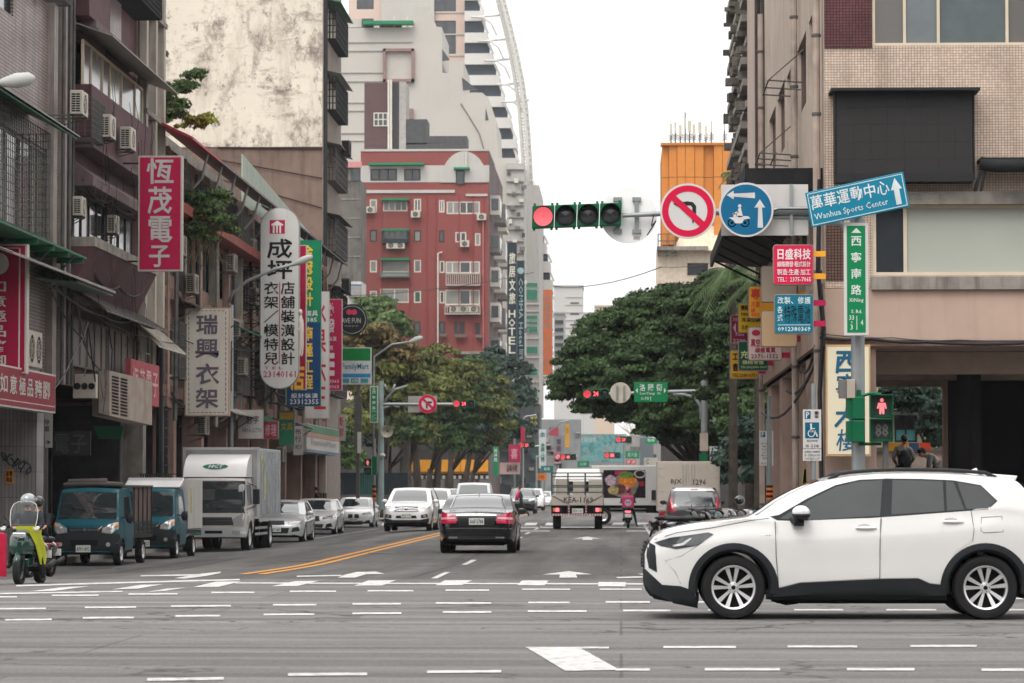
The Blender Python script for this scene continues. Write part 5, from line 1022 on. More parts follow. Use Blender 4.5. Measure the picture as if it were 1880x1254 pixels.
for u in frange(97,118,3.5)+frange(124,144,4):mb=MB();mb.tube([fl.p(u,11.8,1.15),fl.p(u,11.0,.95),fl.p(u,10.3,.35),fl.p(u,9.9,0)],.045,6);mb.build('curved_strut',mat('grey_strut','#7d7a76',.6,var=.2),E_)
mb=MB();mb.prism([fl.p(118,11.9,-.3),fl.p(147,11.9,-.3),fl.p(147,13.0,-.3),fl.p(118,14.0,-.3)],(-.05,0,0));mb.build('corrugated_upstand',mat('pale_green_corrugated','#9aa89a',.5,var=.1,streak=.5),E_)
mb=MB();mb.box(-20,-14.4,96,118,11.9,12.6);mb.build('roof_block',CONC,E_)
# building D: blank party wall
def partymat():
 m=mat('peeling_cream_party_wall','#d8d0c1',.85,var=.07,scale=.5,bump=.25);t=m.node_tree;N=t.nodes.new;L=t.links.new;b=t.nodes['Principled BSDF'];cur=b.inputs['Base Color'].links[0].from_socket
 geo=N('ShaderNodeNewGeometry')
 def lay(cur,vec,sc,lo,hi,amt,col,rough=.7,det=10,off=0):
  mp=N('ShaderNodeVectorMath');mp.operation='MULTIPLY_ADD';mp.inputs[1].default_value=vec;mp.inputs[2].default_value=(off,off,off);L(geo.outputs['Position'],mp.inputs[0])
  n=N('ShaderNodeTexNoise');n.inputs['Scale'].default_value=sc;n.inputs['Detail'].default_value=det;n.inputs['Roughness'].default_value=rough;L(mp.outputs[0],n.inputs['Vector'])
  r=N('ShaderNodeMapRange');r.inputs['From Min'].default_value=lo;r.inputs['From Max'].default_value=hi;r.inputs['To Max'].default_value=amt;L(n.outputs['Fac'],r.inputs['Value'])
  x=N('ShaderNodeMix');x.data_type='RGBA';L(r.outputs[0],x.inputs[0]);L(cur,x.inputs[6]);x.inputs[7].default_value=(*C(col),1);return x.outputs[2]
 cur=lay(cur,(1,1,.25),.9,.5,.68,.55,'#a39484');cur=lay(cur,(1,1,.6),.45,.51,.61,.9,'#81776e',.8,12,3.3);cur=lay(cur,(1,1,.8),2.2,.56,.64,.8,'#6d645c',.75,8,7.1);cur=lay(cur,(1,1,2.5),.3,.53,.63,.9,'#6f665e',.85,12,11.7)
 L(cur,b.inputs['Base Color']);return m
D=thing('tall_party_wall_building','tall narrow block with a blank peeling cream side wall','building',(-18,152,0),world=True)
f148=FY(148);mb=MB();zb=f148 .px(400,270)[1];mb.box(-22.6,-14.05,148,158,zb,26);mb.build('wall',partymat(),D)
mb=MB();mb.box(-22.6,-14.04,148.05,158,0,zb);mb.build('lower_wall',mat('bare_brown_render','#7a685e',.85,var=.2,scale=.8,streak=.6,stain=.4,bump=.3),D)
mb=MB();mb.tube([Vector((-19,147.98,zb-.02)),Vector((-14.06,147.98,zb-.1))],.04,5);[mb.tube([Vector((-19,147.97,zb-.6-k*.9)),Vector((-14.06,147.97,zb-1.5-k*1.4))],.03,4)for k in range(2)];mb.build('flashing_line',mat('dark_trace','#3a322c',.9),D)
fD=FL(-14.05);mb=MB();holes_wall(mb,fD,148.0,157.5,0,26,[(150,155,z,z+1.6)for z in(6,9.4,12.8,16.2,19.6,23)],0,.04);mb.build('street_front',mat('grimy_street_front','#7c716a',.8,var=.2,streak=.6),D)
for z in(6,9.4,12.8,16.2,19.6,23):window(D,fD,(150,155,z,z+1.6),3,1,FD,WG,d=-.0);cage(D,fD,(149.6,156,z-.1,z+1.5),.5,.3,.3,(IRON,BIRON)[int(z)%2],.02);awning(D,fD,149.3,156.3,z+1.75,z+1.6,.75,(DGREY,TIN,GRNF)[int(z)%3],name='hood')
mb=MB();[mb.tube([fD.p(148.3+.5*i,0,.08),fD.p(148.3+.5*i,26,.08)],.05,5)for i in range(3)];mb.build('drain_pipe',DGREY,D)
for z,lb in((10.9,'small dark air conditioner low on the street edge of the peeling wall block'),(17.6,'small dark air conditioner high on the street edge of the peeling wall block')):ac_unit(fD,152,z,1.0,.7,.45,lb,1,out=.5,m=DGREY)
# more of the clutter that crusts the left facades
for k,(x,y,Y_,lb)in enumerate(((352,540,0,'beside the cream brush-character sign, upper'),(372,800,0,'low behind the box truck deflector'),(436,620,0,'behind the steel lattice, middle'),(445,690,0,'behind the steel lattice, lower'),(462,470,0,'under the black canopy by the tall rounded sign'),(516,850,0,'above the silver saloon'),(330,470,0,'beneath the leafy creeper'),(425,500,0,'by the curved lamp arm'),(465,560,0,'at the back of the steel lattice, upper'))):
 u,v=fl.px(x,y,.5);ac_unit(fl,u,v,.9,.65,.35,'weathered air conditioner %s'%lb,1,out=.25,m=mat('grimy_ac_casing','#8d877e',.6,var=.2,streak=.8,staincol=(.1,.07,.05)))
for k,(ua,ub,z)in enumerate(((97,101,7.0),(103,107.5,7.1),(110,114,6.9),(118,122,7.0),(126,131,7.1),(99,103,3.9),(106,112,3.95),(115,121,3.9),(124,133,3.9))):
 awning(E_,fl,ua,ub,z+.35,z,.9,(RGR,TIN,GRNF,DGREY,RUST)[k%5],name='small_hood',ribs=8,struts=2)
for k,u in enumerate(frange(96,140,4.9)):
 mb=MB();r_=random.Random(k);mb.tube([fl.p(u,3.5,.3),fl.p(u+.05,7+r_.random(),.32),fl.p(u-.1,11.5,.3)],.05+.03*r_.random(),6);mb.build('drain_pipe',(IRON,BIRON,CONC)[k%3],E_)
for k,(y0_,z_)in enumerate(((79,9.2),(80.5,7.0),(95,4.3),(102,4.6),(112,4.2),(96,7.4))):
 cable('facade cable bundle %s'%('under the wine-red hood','along the sloped soffit','over the dark arcade near the black pipes','over the arcade behind the box truck','over the arcade beside the low shop signs','along the upper ledge of the low shop row')[k],[fl.p(y0_,z_,.35),fl.p(y0_+4,z_-.15,.4),fl.p(y0_+9,z_+.1,.35)],.04,sag=.25)
mb=MB();r_=random.Random(5)
for k in range(60):a=fl.p(79+10*r_.random(),4.2+8*r_.random(),.6);mb.tube([a,a+Vector((.05,.6*r_.random()-.3,-.5)),a+Vector((.0,1.2*r_.random()-.6,-1.2*r_.random()-.4))],.009,3)
o_=mb.build('hanging_wires',BIRON,B);o_['kind']='stuff'
# ================================================================ right corner building
YR=59.5;XR=3.85;fr_=FY(YR);fs=FRt(XR)
BEIGE=tilemat('beige_mosaic','#c6b2a2','#86756a',0.056,0.05,'X',0.0055,streak=.35,var=.15,staincol=(.2,.14,.1));BEIGE2=tilemat('beige_mosaic_side','#b8a491','#77685c',0.09,0.06,'Y',0.007,streak=.3)
WINET=tilemat('wine_mosaic','#5f3a3c','#2c1c1d',0.06,0.055,'X',0.006,streak=.2);DTILE=tilemat('dark_mosaic','#6a5048','#2a201c',0.06,0.055,'X',0.007,streak=.2)
FASC=mat('pinkish_fascia_plaster','#b0988a',.75,var=.08,scale=.7,streak=.3,stain=.12,staincol=(.2,.15,.13),bump=.15);PLAS=mat('pale_side_plaster','#c2b2a4',.8,var=.1,scale=.8,streak=.45,stain=.2,bump=.2);BRNC=mat('brown_column','#a1897c',.75,var=.1,streak=.3)
Rb=thing('corner_building','corner building on the right with beige mosaic front, blank black billboard and open arcade','building',(8,64,0),world=True)
q=lambda x,y:fr_.px(x,y);uL=XR;uR=16.0;vF0=q(1700,625)[1];vF1=q(1700,530)[1];vtop=12.5
hw1=pr(fr_,1601,-60,2200,84);hw2=pr(fr_,1602,376,2200,506)
mb=MB();holes_wall(mb,fr_,uL,uR,vF1+.02,vtop,[hw1,hw2],-.35,0);wl=mb.build('wall',BEIGE,Rb)
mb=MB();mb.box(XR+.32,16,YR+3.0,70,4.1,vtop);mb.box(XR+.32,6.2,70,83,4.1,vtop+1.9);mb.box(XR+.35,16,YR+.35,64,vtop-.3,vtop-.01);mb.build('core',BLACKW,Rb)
mb=MB();fr_.box(mb,uL,*[pr(fr_,1517,-60,1600,88)[1]],pr(fr_,1517,0,1600,88)[2],vtop+.0,0.001,.03);mb.build('wine_tile_panel',WINET,Rb)
mb=MB();fr_.pbox(mb,1516,400,1549,514,0.001,.03);mb.build('dark_tile_panel',DTILE,Rb)
def xcols(fr,xs,rect):us=[fr.px(x,50,-.1)[0]for x in xs];return[0]+[(u-rect[0])/(rect[1]-rect[0])for u in us]+[1]
window(Rb,fr_,hw1,xcols(fr_,(1660,1722,1848,1900,2010,2100),hw1),1,FC,[WGB,mat('window_blue_grey','#71777a',.1,var=.08),mat('window_slate','#5e6668',.08,var=.08)],t=.055,d=-.06)
window(Rb,fr_,hw2,xcols(fr_,(1659,),hw2),1,FC,[mat('window_dark_slate','#33373c',.08,var=.1),WGF],t=.065,d=-.06)
mb=MB();fr_.pbox(mb,1600,508,2300,530,0,.22);mb.build('sill_band',CONC,Rb);mb=MB();fr_.pbox(mb,1600,352,2300,373,0,.2);mb.build('lintel_band',CONC,Rb)
mb=MB();fr_.box(mb,uL-.02,uR,vF0,vF1,-.4,.12);mb.build('fascia',FASC,Rb)
mb=MB();fr_.pbox(mb,1509,622,2300,634,-.3,.06);mb.build('soffit_edge',mat('pale_pink_edge','#a88a80',.7,streak=.4),Rb)
# arcade: beams, columns, rear opening
vB=vF0-.12
mb=MB();mb.box(XR,16,YR+.02,70,vB-.02,vB+.1);mb.box(XR,6.3,70,83.5,vB-.02,vB+.1);mb.build('arcade_ceiling',mat('arcade_ceiling_grime','#8d7d73',.85,var=.2,stain=.4),Rb)
for k,yy in enumerate((61.0,64.5,68.5)):mb=MB();mb.box(XR+.1,16,yy,yy+.5,vB-.45,vB-.03);mb.build('ceiling_beam',mat('beam_grime','#9a8a7e',.85,var=.15,stain=.3),Rb)
mb=MB();mb.box(PX(1742,66),16,66,66.2,0,vB-.1);mb.box(PX(1742,66)+.02,PX(1742,66)+.2,61.8,66,0,vB-.3);mb.build('shop_wall_painted_dark',BLACKW,Rb)  # near-black walls stand in for the unlit shop interior
mb=MB();mb.box(PX(1733,65),PX(1741,65),65,65.3,0,vB-.1);mb.build('column',BRNC,Rb)
cols=[(59.6,61.2),(64.6,65.9),(70.0,71.3),(75.6,76.9),(81.2,83)]
for i,(a,b)in enumerate(cols):mb=MB();mb.box(XR+.0,XR+(.95 if i==0 else.8),a,b,-.1,vB-.02);mb.build('column',BRNC if i else mat('front_column_plaster','#a08a7e',.75,var=.12,streak=.3),Rb)
# side facade towards the main street: spandrels and windows
sv=[(5.9,7.2),(9.4,10.9)];hs_=[(-81.5+k*4.3,-78.2+k*4.3,a,b)for k in range(5)for a,b in sv]
mb=MB();holes_wall(mb,fs,-84,-YR-.36,vB,vtop+2,hs_,-.3,0);mb.build('side_wall',PLAS,Rb)
for h in hs_:window(Rb,fs,h,4,1,mat('brown_window_frame','#6f6058',.6),[WGB,WG],t=.06,d=-.12)
mb=MB();fs.box(mb,-84,-60.2,4.15,5.3,0,.10);mb.build('side_fascia',BRNC,Rb)
for u in(-YR-.35,-67.5,-83.6):
 mb=MB();mb.tube([fs.p(u,0,.13),fs.p(u,14,.13)],.075,10);p_=mb.build('drain_pipe',mat('rusty_white_pipe','#a89a90',.6,var=.2,streak=.8,staincol=(.2,.06,.04)),Rb)
 mb=MB();[mb.lathe([(.09,-.03),(.095,0),(.09,.03)],fs.p(u,v,.13),(0,0,1),12)for v in frange(1,13,1.5)];mb.build('pipe_collars',IRON,p_)
mb=MB();mb.tube([fs.p(-60.1,0,.12),fs.p(-60.1,14,.12)],.035,6);mb.build('conduit',BIRON,Rb)
for v,u in((11.5,-62),(9.9,-66),(8.8,-70),(8.0,-74)):
 mb=MB();[mb.tube([fs.p(u-dx,v,0),fs.p(u-dx-.0,v+.05,.75)],.018,5)for dx in(0,1.2,2.4)];[mb.tube([fs.p(u,v+.05,d_),fs.p(u-2.5,v+.05,d_)],.018,5)for d_ in(.4,.75)];mb.tube([fs.p(u,v+.05,.75),fs.p(u,v+.7,0)],.014,5);mb.build('drying_rack',IRON,Rb)
 # big black street awning on the side
AW=mat('black_corrugated_awning',(.012,.013,.014),.7,var=.3);mb=MB()
mb.prism([(XR,60.2,7.25),(XR,84,7.25),(2.45,84,7.45),(2.45,60.2,7.45)],(0,0,.05));aw=mb.build('street_awning',AW,None);aw['label']='huge black sheet awning high over the right pavement';aw['category']='awning'
for yy in frange(60.4,83.5,2.6):
 mb=MB();mb.tube([Vector((XR,yy,6.75)),Vector((2.5,yy,7.42))],.03,5);mb.build('strut',BIRON,aw)
mb=MB();mb.box(2.4,XR,60.1,60.2,7.1,7.5);mb.box(2.38,2.45,60.2,84,7.3,7.6);mb.build('edge_trim',AW,aw)
# billboard, rolled awning
bb=thing('billboard','blank black billboard screen mounted on the beige mosaic front','billboard',fr_.P(1660,325),world=True);mb=MB();fr_.pbox(mb,1536,166,1786,324,.05,.45);b_=mb.build('cabinet',mat('billboard_face_black','#2c2b2b',.5,var=.03,scale=.6),bb)
bp_=fr_.px(1536,166,.46);bq=fr_.px(1786,324,.46)
for i in range(8):
 for j in range(5):
  mb=MB();du=(bq[0]-bp_[0])/8;dv=(bp_[1]-bq[1])/5;fr_.box(mb,bp_[0]+i*du+.001,bp_[0]+(i+1)*du-.001,bq[1]+j*dv+.001,bq[1]+(j+1)*dv-.001,.451,.462+.0006*((i*3+j)%3));mb.build('panel',mat('billboard_panel','#2e2d2d',.5,var=.03,scale=.5),b_)
mb=MB();fr_.pbox(mb,1526,161,1800,165,0,.75);mb.build('top_flashing',BIRON,bb);mb=MB();fr_.pbox(mb,1534,318,1788,333,.02,.5);mb.build('bottom_frame',BIRON,bb);mb=MB();fr_.pbox(mb,1532,170,1537,332,.02,.42);fr_.pbox(mb,1786,166,1790,330,.02,.42);mb.build('side_frame',BIRON,bb)
ra=thing('rolled_awning','rolled black awning jutting from the mosaic wall at the right edge','awning',fr_.P(1850,310),world=True);mb=MB();mb.tube([fr_.P(1800,300,.5),fr_.P(1830,304,.55),fr_.P(2300,300,.55)],.13,10);mb.build('canvas_roll',AW,ra,smooth=True)
mb=MB();fr_.pbox(mb,1800,289,2300,293,0,.6);mb.build('hood',AW,ra);mb=MB();mb.tube([fr_.P(1806,298,.5),fr_.P(1790,350,.05)],.04,6);mb.tube([fr_.P(1812,298,.5),fr_.P(1800,356,.05)],.03,6);mb.build('arm',IRON,ra)
for lb,pts,r in(('black cable bundle sagging along the pink fascia',[(1505,620),(1600,622),(1700,628),(1880,630),(2100,628)],.03),('thin pale cable along the pink fascia',[(1505,612),(1640,620),(1760,624),(2000,622)],.012)):
 cable(lb,[fr_.P(x,y,.16)for x,y in pts],r,sag=.03,m=BIRON if r>.02 else IRON)
for i,(a,b,s_)in enumerate((((3.72,60,3.9),(3.72,71,3.6),.3),((3.7,60,3.8),(3.7,83,3.4),.5),((3.68,59.8,4.1),(3.75,66,3.9),.25))):cable(('thick black cable drooping along the arcade columns','long black cable drooping past all the arcade columns','short black cable looping at the building corner')[i],[a,b],.03,sag=s_)
cable('vertical black cable bundle at the building corner',[(3.74,59.3,7.2),(3.7,59.3,5.5),(3.8,59.28,4.4),(3.72,59.3,3.2),(3.76,59.3,1.0)],.045)
# lightbox sign at the corner
ls=thing('lightbox_sign','tall cream lightbox with blue brush writing standing at the corner','sign',(4.3,59.2,0),world=True);f2=FY(59.1)
mb=MB();f2 .pbox(mb,1516,633,1599,838,-.2,0);b_=mb.build('box',mat('lightbox_edge','#b89a70',.5),ls,bevel=.01);mb=MB();f2 .pbox(mb,1519,637,1596,834,.001,.01);mb.build('face',mat('lightbox_cream','#d9cfb6',.4,var=.04,scale=.8),b_)
mb=MB();ptext(mb,'西',f2,1532,643,1572,684,.016,.035,.1);ptext(mb,'寧',f2,1532,686,1572,730,.016,.01,.1);ptext(mb,'大',f2,1532,744,1572,784,.016,.03,.1);ptext(mb,'樓',f2,1534,788,1572,828,.016,.008,.1);mb.build('lettering',mat('brush_blue','#1f5a78',.5),b_)
# view through the arcade: garden wall, house, banners, trees
Yw=80;fw=FY(Yw);tw=thing('garden_wall','low cream wall seen through the arcade','wall',(7,Yw,0),world=True);mb=MB();mb.box(5.2,12,Yw+.3,Yw+.6,-.2,2.35);mb.build('wall',mat('cream_wall','#dccaba',.8,var=.08,streak=.3),tw);mb=MB();mb.box(5.2,12,Yw+.2,Yw+.7,2.35,2.45);mb.build('coping',CONC,tw)
hb=thing('back_house','pale house with dark window behind the garden wall through the arcade','building',(10,96,0),world=True);f96=FY(96);rr=pr(f96,1642,763,1684,812);mb=MB();holes_wall(mb,f96,6.5,16,-.2,5.6,[rr],-.3,0);mb.build('wall',mat('house_wall','#a39888',.8,streak=.3),hb);mb=MB();mb.box(6.5,16,96.35,100,-.2,5.6);mb.build('core',BLACKW,hb)
window(hb,f96,rr,2,2,FD,[mat('window_teal','#5a9a9c',.2),WG]);mb=MB();f96 .pbox(mb,1600,752,1760,762,0,.8);mb.build('roof_edge',DGREY,hb)
for x0,x1,col,lb in((1628,1668,'#d89a30','yellow banner on the garden wall behind the man with the backpack'),(1669,1687,'#3f5a78','blue banner between the yellow and orange ones'),(1688,1708,'#e2502c','orange-red banner beside the man in the cap')):
 mb=MB();FY(79.9).pbox(mb,x0,813,x1,828,0,.03);o=mb.build('banner',mat('banner_'+col.strip('#'),col,.7),None,label=lb,cat='banner',group='banners on the garden wall')
mb=MB();mb.box(5.0,12,76.4,79.8,-.2,1.80);o=mb.build('raised_terrace',PAVE,None,kind='structure')
# brown building and plant-filled balconies beyond, orange tank building
R2=thing('brown_slab_building','tall brown-grey slab building rising behind the black awning','building',(8,116,0),world=True);mb=MB();mb.box(5.0,14,108,124,0,30);mb.build('wall',mat('brown_grey_wall','#a59389',.8,var=.06,scale=.6,streak=.35),R2)
for u in(108.2,112.5):mb=MB();mb.tube([(4.9,u,0),(4.9,u,30)],.1,8);mb.build('drain_pipe',mat('dark_pipe','#3a3532',.7),R2)
R3=thing('balcony_building','tall block crusted with plant-filled balcony cages behind the brown slab','building',(8,131,0),world=True);mb=MB();mb.box(5.2,14,124.1,142,0,30);mb.build('wall',mat('grimy_wall','#6f6660',.8,var=.2,stain=.4),R3)
f5=FRt(5.2)
for k in range(26):
 v=8+k*.85;mb=MB();f5 .box(mb,-141,-124.5,v,v+.28,0,.35+.12*math.sin(k*2.3));mb.build('balcony_slab',(CONC,mat('cage_grey','#7a736c',.7,var=.2))[k%2],R3)
mb=MB()
for k in range(260):u,v,dd=-124.6-16*random.random(),8+22*random.random(),.3+.35*random.random();fs_=.12+.2*random.random();f5 .box(mb,u-fs_,u+fs_,v-fs_*.6,v+fs_*.6,.1,dd)
q_=mb.build('balcony_clutter',mat('balcony_clutter','#5c5650',.8,var=.4,island=.6),R3);q_['kind']='stuff'
OB=thing('orange_clad_building','orange metal-clad block with phone masts on its roof','building',(5,255,0),world=True);Yo=250;fo=FY(Yo);OR=mat('orange_cladding','#c9803a',.5,var=.05,streak=.12)
xe=[1215,1228,1243,1258,1275,1292,1310,1326,1342,1358,1375];zt=fo.px(1300,264)[1];zb=fo.px(1300,450)[1]
mb=MB();mb.box(fo.px(1216,300)[0],fo.px(1372,300)[0],Yo+.6,Yo+14,zb,zt-.1);mb.build('core',mat('orange_core','#a86a28',.7),OB);mb=MB();mb.box(fo.px(1216,300)[0],fo.px(1372,300)[0],Yo+.6,Yo+14,0,zb-.1);mb.build('lower_storeys',mat('dark_grey_lower_storeys','#3c3a38',.8,var=.2),OB)  # plain dark grey below the orange cladding
for i in range(10):
 d0=(.0,.3,.45,.45,.35,0,.45,.45,.3,0)[i]
 for j in range(3):
  a=fo.px(xe[i],300)[0];b=fo.px(xe[i+1],300)[0];dz=(zt-zb)/3;mb=MB();fo.box(mb,a+.015,b-.015,zb+j*dz+.02,zb+(j+1)*dz-.02,-.6,d0);mb.build('panel',OR,OB)
mb=MB();fo.pbox(mb,1213,262,1376,266,-.8,.6);mb.build('roof_edge',mat('orange_edge','#b8742c',.6),OB)
mb=MB();fo.pbox(mb,1206,455,1345,540,-6,.3);mb.build('lower_block',mat('pale_lower_wall','#c2b3a2',.7,streak=.3),OB);mb=MB();mb.prism([fo.P(1232,460,1.2),fo.P(1325,460,1.2),fo.P(1325,415,.0),fo.P(1262,415,.0)],(0,1.5,0));mb.build('sloping_roof',mat('cream_roof_slope','#cfc0a8',.7),OB)
mb=MB();fo.pbox(mb,1262,483,1300,505,.31,.36);mb.build('window',WG,OB);mb=MB();fo.pbox(mb,1206,452,1300,459,.3,1.4);mb.build('balcony_slab',CONC,OB);cage(OB,fo,pr(fo,1208,432,1240,470),1.2,.5,.5,IRON,.04)
for i,(x,y,w_)in enumerate(((1232,232,4),(1240,229,4),(1249,234,5),(1258,222,4),(1266,226,6),(1274,233,5),(1285,229,6),(1296,236,4),(1306,226,3),(1330,224,3))):
 am=thing('phone_mast','roof mast %s on the orange block'%('nearest its left corner','second from its left corner','third from its left corner','fourth from the left with a tall whip','fifth from the left','sixth from the left','seventh from the left','eighth from the left','second from its right end','tallest, at the right end')[i],'antenna',fo.P(x,262),world=True,group='phone masts on the roof of the orange block')
 mb=MB();mb.tube([fo.P(x,262,-1),fo.P(x,y-(16 if i in(3,9)else 3),-1)],.06,5);mb.build('pole',IRON,am);mb=MB();p0=fo.P(x,y,-.8);mb.box(p0 .x-w_*.022,p0 .x+w_*.022,p0 .y-.1,p0 .y+.1,p0 .z-.7,p0 .z+.2);mb.build('panel_antenna',mat('antenna_cream','#b9b8a8',.6),am)
 mb=MB();[mb.tube([fo.P(x-4,258-3*k,-1),fo.P(x+5,255-3*k,-1)],.03,4)for k in range(4)];mb.build('bracket',IRON,am)
 # ================================================================ red corner block and the buildings beyond
REDW=mat('red_painted_render','#854844',.75,var=.08,scale=.25,streak=.35,staincol=(.22,.1,.1));REDD=mat('red_groove','#8a3a40',.8);GW=mat('pale_grey_render','#b4b1ac',.8,var=.08,scale=.3,streak=.3,staincol=(.3,.29,.27))
YB=290;fR=FY(YB);RB=thing('red_apartment_block','red six-storey apartment block with pale arched parapet on the far corner','building',(-18,295,0),world=True)
P=lambda x0,y0,x1,y1:pr(fR,x0,y0,x1,y1)
WIN=[
(680,310,729,332,3,FD,WG),(742,310,772,332,2,FD,WG),(837,314,853,338,1,FD,WG),
(679,366,692,390,1,FW,WGL),(703,368,748,388,4,FW,[WGL,WGL,WG,WG]),(760,365,773,388,2,FW,WG),(806,367,816,390,2,FW,WG),(820,370,881,393,5,FW,[WGL,WGL,WG,WG,WGL]),
(679,422,692,444,1,FD,WGB),(760,423,773,444,1,FD,WGL),(806,423,816,445,1,FD,WG),(836,426,856,445,2,FW,WG),(872,428,882,451,1,FW,WGL),
(679,478,692,500,1,FW,WGL),(699,477,751,500,1,FW,WGL),(760,477,773,500,1,FW,WGB),(807,479,816,501,1,FW,WG),(818,480,881,502,[0,.2,.42,.72,1],FW,[WGL,WGL,WG,WGL]),
(679,534,692,556,1,FW,WGL),(698,530,751,556,2,FW,WGL),(760,534,773,556,1,FW,mat('window_green','#3a5a48',.2)),(807,534,816,557,1,FW,WG),(817,532,881,560,[0,.42,.72,1],FW,[WGL,WG,WGL]),
(760,590,772,612,1,FD,WG),(806,591,817,613,1,FD,WG),(834,591,853,613,2,FD,WG),(872,593,881,614,1,FD,WG)]
rects=[P(*w_[:4])for w_ in WIN];x0=fR.px(662,500)[0];x1=fR.px(897,500)[0];zt=fR.px(700,278)[1];z1=fR.px(700,304)[1];z2=fR.px(700,335)[1]
mb=MB();holes_wall(mb,fR,x0,x1,0,z2,rects,-.4,0);mb.box(x0,x1,YB+.4,YB+14,0,z2);mb.build('wall',REDW,RB)
mb=MB();holes_wall(mb,fR,x0-.05,x1+.05,z2+.01,z1,rects,-.4,.03);mb.box(x0,x1,YB+.4,YB+14,z2,z1);mb.build('pale_band',GW,RB)
mb=MB();mb.box(x0,x1-.01,YB-.02,YB+14,z1+.01,zt);mb.build('parapet',REDW,RB);mb=MB();mb.box(x0-.05,x1+.05,YB-.1,YB+14.1,zt,zt+.2);mb.build('coping',GW,RB)
c0=fR.P(852,335,.06);mb=MB();rx=(fR.px(894,300)[0]-fR.px(808,300)[0])/2;rz_=fR.px(852,278)[1]-fR.px(852,335)[1];mb.prism([Vector((c0 .x+rx*math.cos(a),YB-.05,c0 .z+rz_*math.sin(a)))for a in[math.pi*i/24 for i in range(25)]],(0,-.08,0));mb.build('arched_gable',GW,RB)
mb=MB();fR.pbox(mb,837,312,853,338,.06,.16);w_=mb.build('window',FD,RB);mb=MB();fR.pbox(mb,839,315,851,337,.16,.17);mb.build('pane',WG,w_)
for(x,y)in((663,352),(797,354)):pass
mb=MB();fR.pbox(mb,662,349,835,354,0,.15);fR.pbox(mb,855,356,895,360,0,.15);mb.build('string_course',GW,RB)
for x in(700,751,783,800,842,868,888):mb=MB();fR.pbox(mb,x,358,x+1.6,650,0,.06);mb.build('groove_rib',REDD,RB)
for rc,w_ in zip(rects,WIN):window(RB,fR,rc,w_[4],1,w_[5],w_[6],t=.11,d=-.05)
for(xa,ya,xb)in((676,299,778),(833,307,862),(700,364,751),(700,420,751),(698,474,752)):mb=MB();fR.pbox(mb,xa,ya,xb,ya+3.5,0,.9);mb.build('green_hood',mat('green_awning_sheet','#1f7a55',.5,var=.1),RB)
def bay(x0,y0,x1,y1,m,gm,nm='bay_window',n=4):
 mb=MB();fR.pbox(mb,x0,y0,x1,y1,0,.7);o=mb.build(nm,m,RB)
 for i in range(n):a=x0+3+(x1-x0-6)*i/n;mb=MB();fR.pbox(mb,a+.6,y0+3,a+(x1-x0-6)/n-.6,y1-(y1-y0)*.3,.7,.72);mb.build('pane',gm,o)
 return o
bay(701,421,750,446,mat('dark_teal_bay','#2a3638',.5),WG);bay(698,500,752,509,mat('greenish_ledge','#5d6a60',.6),WGL,'planter_ledge',1)
for(xa,ya,xb,yb)in((819,501,881,524),(817,561,881,577)):
 mb=MB();fR.pbox(mb,xa,ya,xb,ya+1.5,.1,.8);fR.pbox(mb,xa,yb-1.5,xb,yb,.1,.8)
 for i in range(17):x=xa+(xb-xa)*i/16.0;fR.pbox(mb,x-.5,ya,x+.5,yb,.72,.8)
 mb.build('balcony_railing',FW,RB)
fRs=FL(x1);YY=lambda x:None
mb=MB();fRs.box(mb,YB+.45,YB+34,0,zt-.05,-4,.02);mb.build('side_wall',mat('dark_side_wall','#5f5352',.85,var=.2,scale=.3,streak=.5),RB)
for j,z in enumerate((27,23.5,20.3,17,13.8)):
 for k,u in enumerate((YB+3,YB+12,YB+22)):mb=MB();fRs.box(mb,u,u+4.5,z,z+1.8,0,.9+.2*(k%2));o=mb.build('side_bay',(FW,mat('bay_grey','#7d7874',.6),FW)[(j+k)%3],RB);mb=MB();fRs.box(mb,u+.3,u+4.2,z+.4,z+1.5,.9+.2*(k%2),.93+.2*(k%2));fRs.box(mb,u-.03,u,z+.4,z+1.5,.15,.8);mb.build('pane',WG,o)
for(x,y,n,lb)in((672,381,1,'on the top floor at the far left of the red block'),(755,389,1,'below the second slim top-floor window of the red block'),(876,394,1,'at the right end of the top floor of the red block'),(710,446,2,'under the dark teal bay of the red block'),(845,443,1,'in front of the small window right of the middle of the red block'),(825,563,1,'first of three under the shuttered bay of the red block'),(843,563,1,'second of three under the shuttered bay of the red block'),(862,563,1,'last of three under the shuttered bay of the red block')):
 u,v=fR.px(x,y+12);ac_unit(fR,u,v,.85*n,.65,.5,'air conditioner '+lb,n,out=.15 if y<500 else.3)
mb=MB();mb.tube([fR.P(804,650,.2),fR.P(804,465,.2),fR.P(812,463,.2)],.09,6);mb.tube([fR.P(856,278,.3),fR.P(856,310,.3)],.1,6);mb.build('white_pipe',FW,RB);mb=MB();mb.tube([fR.P(887,640,.2),fR.P(887,390,.2)],.08,6);mb.build('drain_pipe',mat('pink_pipe','#a06a68',.6),RB)
mb=MB();fR.pbox(mb,830,645,893,650,0,1.5);mb.build('ground_floor_canopy',CONC,RB)
for(x,y)in((808,613),(836,614),(873,615)):mb=MB();p_=fR.P(x,y,.2);q_=fR.P(x+(20 if x==836 else 12),y+5,.7);mb.box(p_.x,q_.x,q_.y,p_.y,q_.z,p_.z);mb.build('window_planter',mat('planter_grey','#6b5f5c',.8),RB)
